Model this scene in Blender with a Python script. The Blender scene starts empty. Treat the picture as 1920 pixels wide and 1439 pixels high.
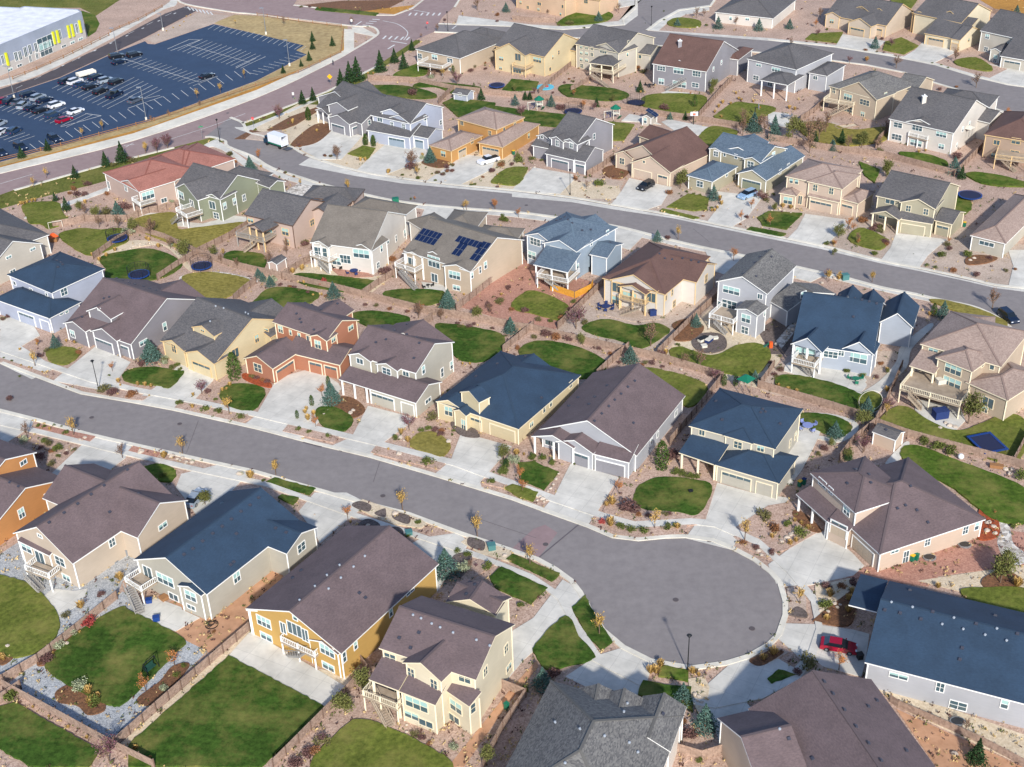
import bpy, bmesh, math, random
from mathutils import Vector, Matrix
R = math.radians
random.seed(7)
S = bpy.context.scene
C = S.collection
# ---------------------------------------------------------------- camera
CF, CTH, CRO, CH = 2451.1, 0.545296, -0.0355403, 121.952      # focal (px of the 1920 px photo), pitch, roll, height (m)
_ct, _st, _cr, _sr = math.cos(CTH), math.sin(CTH), math.cos(CRO), math.sin(CRO)
FW = Vector((0, _ct, -_st)); R0 = Vector((1, 0, 0)); U0 = Vector((0, _st, _ct))
RT = R0*_cr + U0*_sr; UP = U0*_cr - R0*_sr
CAM = Vector((0, 0, CH))
cd = bpy.data.cameras.new('camera'); co = bpy.data.objects.new('camera', cd); C.objects.link(co)
cd.sensor_width = 36; cd.lens = 36*CF/1920; cd.clip_end = 5000; cd.clip_start = 1
co.matrix_world = Matrix((( RT.x, UP.x, -FW.x, 0), (RT.y, UP.y, -FW.y, 0), (RT.z, UP.z, -FW.z, CH), (0, 0, 0, 1)))
S.camera = co
# ---------------------------------------------------------------- sky, sun, exposure
W = bpy.data.worlds.new('World'); S.world = W; W.use_nodes = True
nt = W.node_tree; sk = nt.nodes.new('ShaderNodeTexSky'); sk.sky_type = 'NISHITA'; sk.sun_disc = False
SUN_EL, SUN_AZ = 31, 170                                       # sun behind the camera, a little to the right
sk.sun_elevation = R(SUN_EL); sk.sun_rotation = R(SUN_AZ); sk.altitude = 2000; sk.dust_density = 2.5; sk.air_density = .8
nt.nodes['Background'].inputs[1].default_value = 0.13
nt.links.new(sk.outputs[0], nt.nodes['Background'].inputs[0])
sl = bpy.data.lights.new('sun', 'SUN'); so = bpy.data.objects.new('sun', sl); C.objects.link(so)
sl.energy = 3.0; sl.angle = R(2.5); sl.color = (1, .95, .87)
sd = Vector((math.sin(R(SUN_AZ))*math.cos(R(SUN_EL)), math.cos(R(SUN_AZ))*math.cos(R(SUN_EL)), math.sin(R(SUN_EL))))
so.rotation_euler = sd.to_track_quat('Z', 'Y').to_euler()
S.view_settings.view_transform = 'Standard'; S.view_settings.look = 'None'; S.view_settings.exposure = 0.75; S.view_settings.gamma = 1
# ---------------------------------------------------------------- pixel of the survey photo -> point in the place
def ray(x, y): return FW*CF + RT*(x-960) + UP*(719.5-y)
def G(x, y, z=0.0):
    d = ray(x, y); return CAM + d*((z-CH)/d.z)
TX, TY = 0, 0
def T(x, y, z=0.0): return G(TX+x/4, TY+y/4, z)               # same, in the coordinates of an enlarged tile
def nums(s): return [float(v) for v in s.split()]
# ---------------------------------------------------------------- materials
MATS = {}
def lin(c): return tuple(((v/255)/12.92 if v <= 10 else (((v/255)+.055)/1.055)**2.4) for v in c)
def mat(name, rgb, rough=.85, kind='plain', rgb2=None, scale=1.0, amt=.25, bump=0, metal=0, spec=None):
    if name in MATS: return MATS[name]
    m = bpy.data.materials.new(name); m.use_nodes = True; n = m.node_tree.nodes; l = m.node_tree.links
    b = n['Principled BSDF']; c = lin(rgb) if max(rgb) > 1.01 else rgb
    b.inputs['Base Color'].default_value = (*c, 1); b.inputs['Roughness'].default_value = rough; b.inputs['Metallic'].default_value = metal
    if spec is not None: b.inputs['Specular IOR Level'].default_value = spec
    if kind != 'plain':
        tc = n.new('ShaderNodeTexCoord'); ge = n.new('ShaderNodeNewGeometry')
        src = ge.outputs['Position']
        mp = n.new('ShaderNodeMapping'); l.new(src, mp.inputs[0])
        c2 = (lin(rgb2) if max(rgb2) > 1.01 else rgb2) if rgb2 else tuple(v*(1-amt) for v in c)
        if kind == 'gravel':
            t = n.new('ShaderNodeTexVoronoi'); t.inputs['Scale'].default_value = scale; fac = t.outputs['Color']
            sp = n.new('ShaderNodeSeparateColor'); l.new(fac, sp.inputs[0]); fac = sp.outputs[0]
        elif kind == 'stripe':
            mp.inputs['Scale'].default_value = (1, 1, 6)
            t = n.new('ShaderNodeTexNoise'); t.inputs['Scale'].default_value = scale; t.inputs['Detail'].default_value = 4; fac = t.outputs['Fac']
        else:
            t = n.new('ShaderNodeTexNoise'); t.inputs['Scale'].default_value = scale; t.inputs['Detail'].default_value = 6; t.inputs['Roughness'].default_value = .65; fac = t.outputs['Fac']
        if name.startswith('shingle'): mp.inputs['Scale'].default_value = (1, 1, 4.5)
        l.new(mp.outputs[0], t.inputs[0])
        rp = n.new('ShaderNodeValToRGB'); e = rp.color_ramp.elements
        e[0].position = .3 if kind != 'gravel' else 0; e[1].position = .7 if kind != 'gravel' else 1
        e[0].color = (*c2, 1); e[1].color = (*c, 1); l.new(fac, rp.inputs[0])
        # broad weathering on top
        t2 = n.new('ShaderNodeTexNoise'); t2.inputs['Scale'].default_value = .13 if kind != 'shingle' else .35; t2.inputs['Detail'].default_value = 5
        l.new(src, t2.inputs[0]); mr = n.new('ShaderNodeMapRange'); mr.inputs[1].default_value = .3; mr.inputs[2].default_value = .7
        lo = .05 if 'asphalt' in name else .13; mr.inputs[3].default_value = 1-lo; mr.inputs[4].default_value = 1+lo; l.new(t2.outputs['Fac'], mr.inputs[0])
        mx = n.new('ShaderNodeVectorMath'); mx.operation = 'SCALE'; l.new(rp.outputs[0], mx.inputs[0]); l.new(mr.outputs[0], mx.inputs['Scale'])
        l.new(mx.outputs[0], b.inputs['Base Color'])
        if bump:
            bp = n.new('ShaderNodeBump'); bp.inputs['Strength'].default_value = bump; bp.inputs['Distance'].default_value = .1
            l.new(fac, bp.inputs['Height']); l.new(bp.outputs[0], b.inputs['Normal'])
    MATS[name] = m; return m
def mat_leaf(name, rgb):
    if name in MATS: return MATS[name]
    m = mat(name, rgb, .8); n = m.node_tree.nodes; l = m.node_tree.links; b = n['Principled BSDF']
    c = lin(rgb); g = n.new('ShaderNodeNewGeometry'); oi = n.new('ShaderNodeObjectInfo')
    ad = n.new('ShaderNodeMath'); ad.operation = 'MULTIPLY_ADD'; ad.inputs[1].default_value = .35
    l.new(oi.outputs['Random'], ad.inputs[0]); l.new(g.outputs['Random Per Island'], ad.inputs[2])
    rp = n.new('ShaderNodeValToRGB'); e = rp.color_ramp.elements
    e[0].position = 0; e[1].position = 1; e[0].color = (*[v*.5 for v in c], 1); e[1].color = (*[min(1, v*1.6) for v in c], 1)
    l.new(ad.outputs[0], rp.inputs[0]); l.new(rp.outputs[0], b.inputs['Base Color']); b.inputs['Specular IOR Level'].default_value = .15
    return m
# ground
M_pink = mat('pink_gravel', (200, 174, 156), .95, 'gravel', (160, 132, 116), 5, bump=.3)
M_red = mat('red_gravel', (190, 144, 124), .95, 'gravel', (160, 114, 98), 5, bump=.3)
M_cream = mat('cream_gravel', (220, 204, 178), .95, 'gravel', (196, 178, 150), 4.5, bump=.3)
M_tan = mat('tan_gravel', (196, 178, 162), .95, 'gravel', (170, 150, 134), 4.5, bump=.3)
M_grey = mat('grey_gravel', (192, 194, 194), .95, 'gravel', (140, 144, 148), 7, bump=.3)
M_white = mat('river_rock', (232, 226, 216), .9, 'gravel', (150, 140, 128), 2.2, bump=.5)
M_dirt = mat('bare_earth', (204, 158, 124), .95, 'noise', (176, 132, 100), .6)
M_mulch = mat('mulch', (132, 92, 62), .95, 'gravel', (92, 64, 44), 4, bump=.3)
M_darkmulch = mat('dark_mulch', (116, 104, 98), .95, 'gravel', (84, 74, 70), 4, bump=.3)
M_redm = mat('red_mulch', (172, 84, 44), .95, 'gravel', (132, 60, 32), 4, bump=.3)
M_dry = mat('dry_grass', (190, 168, 120), .95, 'noise', (150, 126, 84), .7, bump=.3)
M_gold = mat('golden_grass', (196, 144, 62), .95, 'noise', (160, 110, 44), 1.1, bump=.3)
M_conc = mat('concrete', (220, 216, 206), .9, 'noise', (192, 189, 180), .4)
M_kerb = mat('kerb_concrete', (226, 220, 204), .9, 'noise', (204, 199, 186), .7)
M_asph = mat('asphalt', (140, 134, 132), .92, 'noise', (127, 121, 120), .7, bump=.05)
M_rasph = mat('red_asphalt', (156, 136, 132), .92, 'noise', (142, 120, 118), .5)
M_lot = mat('fresh_asphalt', (48, 70, 98), .85, 'noise', (42, 63, 90), .3)
M_lane = mat('lane_asphalt', (84, 78, 82), .9, 'noise', (74, 68, 72), .3)
M_patch = mat('asphalt_patch', (150, 128, 128), .92, 'noise', (136, 116, 116), .5)
M_mark = mat('road_paint', (222, 222, 218), .8, 'noise', (198, 198, 196), 2)
def lawnmat(name, a, b):
    m = mat(name, tuple(v*1.04 for v in a), .95, 'noise', tuple(v*.86 for v in b), 1.6, bump=.6, spec=.1)
    n = m.node_tree.nodes; l = m.node_tree.links
    t = n.new('ShaderNodeTexNoise'); t.inputs['Scale'].default_value = .16; t.inputs['Detail'].default_value = 8; t.inputs['Roughness'].default_value = .7
    ge = n.new('ShaderNodeNewGeometry'); l.new(ge.outputs['Position'], t.inputs[0])
    bs = n['Principled BSDF']; src = bs.inputs['Base Color'].links[0].from_socket
    mr = n.new('ShaderNodeMapRange'); mr.inputs[1].default_value = .45; mr.inputs[2].default_value = .75; l.new(t.outputs['Fac'], mr.inputs[0])
    mx = n.new('ShaderNodeMix'); mx.data_type = 'RGBA'; mx.inputs[7].default_value = (*lin((146, 136, 78)), 1)
    wv = n.new('ShaderNodeTexWave'); wv.inputs['Scale'].default_value = .32; wv.inputs['Distortion'].default_value = 6; wv.inputs['Detail'].default_value = 3; wv.inputs['Detail Scale'].default_value = .6
    m3 = n.new('ShaderNodeMapping'); m3.inputs['Rotation'].default_value = (0, 0, sum(a)*.1); l.new(ge.outputs['Position'], m3.inputs[0]); l.new(m3.outputs[0], wv.inputs[0])
    r3 = n.new('ShaderNodeMapRange'); r3.inputs[3].default_value = .93; r3.inputs[4].default_value = 1.05; l.new(wv.outputs['Fac'], r3.inputs[0])
    v3 = n.new('ShaderNodeVectorMath'); v3.operation = 'SCALE'; l.new(src, v3.inputs[0]); l.new(r3.outputs[0], v3.inputs['Scale']); src = v3.outputs[0]
    sc = n.new('ShaderNodeMath'); sc.operation = 'MULTIPLY'; sc.inputs[1].default_value = .75; l.new(mr.outputs[0], sc.inputs[0])
    l.new(sc.outputs[0], mx.inputs[0]); l.new(src, mx.inputs[6]); l.new(mx.outputs[2], bs.inputs['Base Color'])
    return m
LAWN = {'g': lawnmat('green_lawn', (86, 110, 40), (62, 84, 28)), 'd': lawnmat('deep_green_lawn', (70, 98, 38), (48, 72, 24)),
        'm': lawnmat('mixed_lawn', (114, 122, 54), (86, 98, 40)), 'y': lawnmat('yellowing_lawn', (152, 140, 74), (118, 112, 54))}
M_hill = lawnmat('verge_grass', (110, 116, 56), (90, 96, 44))
n = M_conc.node_tree.nodes; l = M_conc.node_tree.links; bs = n['Principled BSDF']; src = bs.inputs['Base Color'].links[0].from_socket
bk = n.new('ShaderNodeTexBrick'); bk.offset = 0; bk.inputs['Scale'].default_value = 1; bk.inputs['Brick Width'].default_value = 3; bk.inputs['Row Height'].default_value = 3; bk.inputs['Mortar Size'].default_value = .03; bk.inputs['Mortar Smooth'].default_value = 0
bk.inputs['Color1'].default_value = (1, 1, 1, 1); bk.inputs['Color2'].default_value = (.965, .965, .965, 1); bk.inputs['Mortar'].default_value = (.78, .78, .78, 1)
ge = n.new('ShaderNodeNewGeometry'); mp = n.new('ShaderNodeMapping'); mp.inputs['Rotation'].default_value = (0, 0, .5); l.new(ge.outputs['Position'], mp.inputs[0]); l.new(mp.outputs[0], bk.inputs[0])
mx = n.new('ShaderNodeVectorMath'); mx.operation = 'MULTIPLY'; l.new(src, mx.inputs[0]); l.new(bk.outputs[0], mx.inputs[1]); l.new(mx.outputs[0], bs.inputs['Base Color'])
# buildings
WALL = {k: mat('wall_'+k, tuple((v*.85+sum(c)/3*.15)*(.89 if sum(c) > 540 else .94) for v in c), .9, 'stripe', None, .8, .06) for k, c in dict(
    orange=(204, 136, 72), beige=(214, 194, 170), cream=(232, 218, 184), mustard=(206, 160, 78), yellow=(226, 206, 160), tan=(208, 186, 158), pink=(212, 184, 168),
    grey=(146, 144, 150), lightgrey=(186, 188, 194), bluegrey=(150, 168, 184), lav=(184, 192, 212), paleblue=(176, 186, 200), white=(228, 220, 208), greige=(184, 178, 162), sage=(140, 146, 120),
    brick=(186, 118, 86), sand=(206, 198, 182), pbeige=(218, 192, 168), terracotta=(200, 144, 76), olive=(176, 168, 140), peach=(228, 190, 152), stone=(176, 150, 128), midgrey=(138, 134, 140), school=(156, 166, 184), schoolbase=(206, 200, 192)).items()}
ROOF = {k: mat('shingle_'+k, c, .9, 'shingle' if k not in ('grey', 'charcoal', 'tile', 'slate') else 'gravel', c2, 2.6 if k not in ('grey', 'charcoal', 'tile', 'slate') else 3.2, bump=.15) for k, (c, c2) in dict(
    plum=((114, 98, 98), (92, 79, 81)), navy=((46, 68, 90), (37, 57, 78)), charcoal=((104, 101, 100), (80, 79, 82)), grey=((124, 122, 118), (84, 83, 84)),
    slate=((98, 114, 128), (76, 92, 108)), brown=((110, 84, 76), (90, 66, 60)), red=((172, 118, 104), (136, 88, 78)), tile=((168, 148, 136), (142, 122, 112)),
    taupe=((128, 120, 110), (102, 96, 89)), white=((232, 234, 238), (220, 222, 226))).items()}
TRIM = {'w': mat('white_trim', (232, 232, 228), .7), 't': mat('tan_trim', (214, 184, 136), .7), 'b': mat('brown_trim', (96, 72, 58), .8), 'g': mat('grey_trim', (150, 146, 140), .8), 'c': mat('cream_trim', (226, 214, 186), .75)}
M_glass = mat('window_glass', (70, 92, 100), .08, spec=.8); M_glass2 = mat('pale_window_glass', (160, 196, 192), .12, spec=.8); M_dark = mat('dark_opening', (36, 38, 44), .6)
M_wood = mat('cedar_fence', (166, 142, 126), .9, 'gravel', (138, 116, 102), 3); M_post = mat('fence_post', (110, 88, 76), .9); M_yw = mat('new_cedar', (220, 160, 60), .9, 'gravel', (200, 140, 44), 4)
M_rail = mat('split_rail', (150, 108, 70), .9)
M_deck = mat('deck_boards', (176, 160, 140), .85, 'noise', (150, 134, 116), 1); M_stone = mat('stone_veneer', (190, 164, 136), .95, 'gravel', (140, 116, 94), 3)
M_metal = mat('grey_metal', (160, 164, 168), .4, metal=.6); M_black = mat('black_metal', (26, 28, 30), .5); M_vent = mat('roof_vent_metal', (66, 68, 80), .5); M_ventw = mat('pale_roof_vent', (150, 158, 168), .5)
M_solar = mat('solar_cell', (22, 36, 70), .2, spec=.6); M_rubber = mat('tyre_rubber', (28, 28, 30), .8); M_rim = mat('wheel_rim', (170, 172, 176), .3, metal=.7); M_carglass = mat('car_glass', (22, 30, 38), .05, spec=.9)
M_bark = mat('bark', (112, 92, 76), .9); M_blue = mat('blue_plastic', (26, 62, 128), .5); M_green = mat('green_plastic', (18, 110, 84), .5); M_yel = mat('yellow_plastic', (236, 186, 40), .5)
M_navyf = mat('navy_fabric', (30, 50, 100), .9); M_net = mat('trampoline_mat', (30, 38, 70), .9); M_orange = mat('orange_plastic', (220, 92, 34), .5); M_rock = mat('boulder', (206, 192, 176), .9, 'noise', (170, 156, 140), 1.2)
# ---------------------------------------------------------------- mesh helpers
def tag(o, label=None, cat=None, group=None, kind=None):
    if label: o['label'] = label
    if cat: o['category'] = cat
    if group: o['group'] = group
    if kind: o['kind'] = kind
    return o
class MB:
    def __init__(s): s.v = []; s.f = []; s.m = []
    def face(s, pts, mi=0):
        i = len(s.v); s.v += [tuple(p) for p in pts]; s.f.append(tuple(range(i, i+len(pts)))); s.m.append(mi)
    def box(s, c, ux, uy, uz, mi=0):      # centre and half-axis vectors
        c = Vector(c); P = [c+ux*a+uy*b+uz*d for d in (-1, 1) for b in (-1, 1) for a in (-1, 1)]
        i = len(s.v); s.v += [tuple(p) for p in P]
        for q in ((0, 2, 3, 1), (4, 5, 7, 6), (0, 1, 5, 4), (2, 6, 7, 3), (0, 4, 6, 2), (1, 3, 7, 5)): s.f.append(tuple(i+k for k in q)); s.m.append(mi)
    def abox(s, x0, y0, z0, x1, y1, z1, mi=0): s.box(((x0+x1)/2, (y0+y1)/2, (z0+z1)/2), Vector(((x1-x0)/2, 0, 0)), Vector((0, (y1-y0)/2, 0)), Vector((0, 0, (z1-z0)/2)), mi)
    def bar(s, a, b, w, h=None, mi=0):
        a = Vector(a); b = Vector(b); d = b-a; L = d.length
        if L < 1e-6: return
        d /= L; up = Vector((0, 0, 1)) if abs(d.z) < .9 else Vector((1, 0, 0)); x = d.cross(up).normalized(); y = x.cross(d)
        s.box((a+b)/2, d*(L/2), x*(w/2), y*((h or w)/2), mi)
    def cyl(s, c, r0, r1, h, n=12, mi=0, cap=True):
        c = Vector(c); a = [c+Vector((math.cos(2*math.pi*k/n)*r0, math.sin(2*math.pi*k/n)*r0, 0)) for k in range(n)]; b = [c+Vector((math.cos(2*math.pi*k/n)*r1, math.sin(2*math.pi*k/n)*r1, h)) for k in range(n)]
        i = len(s.v); s.v += [tuple(p) for p in a+b]
        for k in range(n): s.f.append((i+k, i+(k+1) % n, i+n+(k+1) % n, i+n+k)); s.m.append(mi)
        if cap: s.f.append(tuple(i+n+k for k in range(n))); s.m.append(mi); s.f.append(tuple(i+n-1-k for k in range(n))); s.m.append(mi)
    def prism(s, pts, z0, z1, mi=0, side=None):
        n = len(pts); i = len(s.v); s.v += [(p[0], p[1], z0) for p in pts]+[(p[0], p[1], z1) for p in pts]
        s.f.append(tuple(i+n+k for k in range(n))); s.m.append(mi)
        for k in range(n): s.f.append((i+k, i+(k+1) % n, i+n+(k+1) % n, i+n+k)); s.m.append(mi if side is None else side)
    def mesh(s, name, mats):
        me = bpy.data.meshes.new(name); me.from_pydata(s.v, [], s.f)
        for m in (mats if isinstance(mats, (list, tuple)) else [mats]): me.materials.append(m)
        me.polygons.foreach_set('material_index', s.m); me.update(); return me
    def build(s, name, mats, parent=None, loc=None, mt=None):
        return put(name, s.mesh(name, mats), parent, loc)
def put(name, me, parent=None, loc=None, rz=0):
    o = bpy.data.objects.new(name, me); C.objects.link(o)
    if parent: o.parent = parent
    if loc is not None: o.location = loc
    if rz: o.rotation_euler = (0, 0, rz)
    return o
def empty(name, loc=(0, 0, 0), rz=0):
    o = bpy.data.objects.new(name, None); C.objects.link(o); o.location = loc; o.rotation_euler = (0, 0, rz); o.empty_display_size = .3; return o
def copytree(o, loc, rz):
    c = o.copy(); C.objects.link(c); c.location = loc; c.rotation_euler = (0, 0, rz)
    def rec(a, b):
        for ch in list(KIDS.get(a.name, [])):
            d = ch.copy(); C.objects.link(d); d.parent = b; rec(ch, d)
    rec(o, c); return c
KIDS = {}
def kid(p, o):
    KIDS.setdefault(p.name, []).append(o); o.parent = p; return o
def smooth(pts, n=5):
    out = []; N = len(pts)
    for i in range(N):
        p0, p1, p2, p3 = pts[i-1], pts[i], pts[(i+1) % N], pts[(i+2) % N]
        for k in range(n):
            t = k/n; out.append(.5*((2*p1)+(p2-p0)*t+(2*p0-5*p1+4*p2-p3)*t*t+(3*p1-p0-3*p2+p3)*t**3))
    return out
def smooth_open(pts, n=5):
    q = [pts[0]*2-pts[1]]+list(pts)+[pts[-1]*2-pts[-2]]; out = []
    for i in range(1, len(q)-2):
        p0, p1, p2, p3 = q[i-1:i+3]
        for k in range(n):
            t = k/n; out.append(.5*((2*p1)+(p2-p0)*t+(2*p0-5*p1+4*p2-p3)*t*t+(3*p1-p0-3*p2+p3)*t**3))
    out.append(pts[-1]); return out
def ccw(p):
    a = sum(p[i].x*p[(i+1) % len(p)].y-p[(i+1) % len(p)].x*p[i].y for i in range(len(p))); return p if a > 0 else p[::-1]
PATCHES = []; PZ = {}
def patch(name, pts, m, lvl, sm=0, raise_=0):
    """a ground surface: polygon laid on the ground as a shallow slab (built by lay_patches)"""
    p = [Vector((q.x, q.y, 0)) for q in pts]
    if sm: p = smooth(p, 5)
    if name == 'lawn':                                          # ragged turf edge
        q = []
        for i in range(len(p)):
            a, c = p[i], p[(i+1) % len(p)]; k = max(1, int((c-a).length/.7)); q += [a.lerp(c, j/k)+Vector((random.uniform(-.11, .11), random.uniform(-.11, .11), 0)) for j in range(k)]
        p = q
    PATCHES.append((lvl, len(PATCHES), name, ccw(p), m, raise_))
def lay_patches():
    z = .02
    for lvl, i, name, p, m, raise_ in sorted(PATCHES, key=lambda q: q[:2]):
        z += .0014; b = MB(); b.prism(p, -.05, z+raise_); tag(b.build(name, m), kind='structure'); PZ[lvl] = z
def ribbon(name, pts, w, m, z1, side=0, z0=-.05):
    """a strip of width w along an open polyline; side -1/0/1: right/centred/left of it"""
    p = [Vector((q.x, q.y, 0)) for q in pts]; L = []; Rr = []
    for i in range(len(p)):
        d = (p[min(i+1, len(p)-1)]-p[max(i-1, 0)]).normalized(); nn = Vector((-d.y, d.x, 0))
        a, b = {0: (w/2, -w/2), 1: (w, 0), -1: (0, -w)}[side]; L.append(p[i]+nn*a); Rr.append(p[i]+nn*b)
    b = MB()
    for i in range(len(p)-1):
        q = [L[i], L[i+1], Rr[i+1], Rr[i]]
        b.face([(v.x, v.y, z1) for v in q][::-1]); b.face([(L[i].x, L[i].y, z0), (L[i+1].x, L[i+1].y, z0), (L[i+1].x, L[i+1].y, z1), (L[i].x, L[i].y, z1)]); b.face([(Rr[i+1].x, Rr[i+1].y, z0), (Rr[i].x, Rr[i].y, z0), (Rr[i].x, Rr[i].y, z1), (Rr[i+1].x, Rr[i+1].y, z1)])
    return tag(b.build(name, m), kind='structure')
# ---------------------------------------------------------------- houses
HOUSES = []
CAPM = {k: mat('ridge_cap_'+k, tuple(v*.9 for v in c), .9) for k, c in dict(plum=(108, 94, 95), navy=(46, 68, 90), charcoal=(96, 94, 95), grey=(112, 110, 106), slate=(104, 124, 140), brown=(112, 84, 78), red=(150, 92, 80), tile=(150, 128, 118), taupe=(122, 116, 108), white=(210, 214, 218)).items()}
WCACHE = {}
def slab(b, polys, t):
    """roof surfaces (lists of points) given a thickness; slot 0 on top, slot 1 on the fascia"""
    from collections import defaultdict
    ed = defaultdict(int); key = lambda p: (round(p.x, 3), round(p.y, 3), round(p.z, 3))
    for q in polys:
        for i in range(len(q)): ed[frozenset((key(q[i]), key(q[(i+1) % len(q)])))] += 1
    dn = Vector((0, 0, -t))
    for q in polys:
        b.face(q, 0); b.face([p+dn for p in q][::-1], 1)
        for i in range(len(q)):
            a, c = q[i], q[(i+1) % len(q)]
            if ed[frozenset((key(a), key(c)))] == 1: b.face([a, a+dn, c+dn, c], 1)
def caps(b, polys):
    """ridge, hip and valley caps along the shared edges of one roof"""
    seen = {}; key = lambda p: (round(p.x, 3), round(p.y, 3), round(p.z, 3))
    for q in polys:
        for i in range(len(q)):
            k = frozenset((key(q[i]), key(q[(i+1) % len(q)])))
            if k in seen and (q[i]-q[(i+1) % len(q)]).length > .5: b.bar(q[i]+Vector((0, 0, .02)), q[(i+1) % len(q)]+Vector((0, 0, .02)), .34, .07, 2)
            seen[k] = 1
def win_mesh(w, h, kind, trim):
    k = (round(w, 1), round(h, 1), kind, trim)
    if k in WCACHE: return WCACHE[k]
    f = MB(); t = .11
    f.abox(-w/2-t, -.03, -h/2-t, w/2+t, .07, -h/2); f.abox(-w/2-t, -.03, h/2, w/2+t, .07, h/2+t)
    f.abox(-w/2-t, -.03, -h/2, -w/2, .07, h/2); f.abox(w/2, -.03, -h/2, w/2+t, .07, h/2)
    nm = 0 if w < .85 else (1 if w < 2.3 else 2)
    for j in range(nm):
        x = -w/2+w*(j+1)/(nm+1); f.abox(x-.04, -.02, -h/2, x+.04, .05, h/2)
    if h > 1.1 and kind != 's': f.abox(-w/2, -.02, -.03, w/2, .045, .03)
    p = MB(); n = nm+1
    for j in range(n):
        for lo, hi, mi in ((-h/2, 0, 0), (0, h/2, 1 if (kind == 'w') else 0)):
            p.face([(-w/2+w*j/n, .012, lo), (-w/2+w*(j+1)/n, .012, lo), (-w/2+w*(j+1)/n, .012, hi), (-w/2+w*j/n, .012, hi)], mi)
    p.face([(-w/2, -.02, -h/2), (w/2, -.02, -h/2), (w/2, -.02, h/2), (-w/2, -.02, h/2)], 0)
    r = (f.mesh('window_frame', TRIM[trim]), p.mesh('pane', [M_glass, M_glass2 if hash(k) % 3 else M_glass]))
    WCACHE[k] = r; return r
def garage_mesh(w, h, m, trim):
    k = ('g', round(w, 1), m.name, trim, round(h, 1))
    if k in WCACHE: return WCACHE[k]
    f = MB(); t = .16
    f.abox(-w/2-t, -.03, 0, -w/2, .1, h+t); f.abox(w/2, -.03, 0, w/2+t, .1, h+t); f.abox(-w/2, -.03, h, w/2, .1, h+t)
    p = MB(); nr = 4; nc = max(2, int(w/1.2))
    p.abox(-w/2, -.05, 0, w/2, .01, h, 0)
    for i in range(nr):
        for j in range(nc):
            p.abox(-w/2+w*j/nc+.06, .01, h*i/nr+.05, -w/2+w*(j+1)/nc-.06, .035, h*(i+1)/nr-.05, 1 if (i == nr-1 and int(w*10) % 2 == 0) else 0)
    r = (f.mesh('door_frame', TRIM[trim]), p.mesh('garage_door', [m, M_glass])); WCACHE[k] = r; return r
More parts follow.
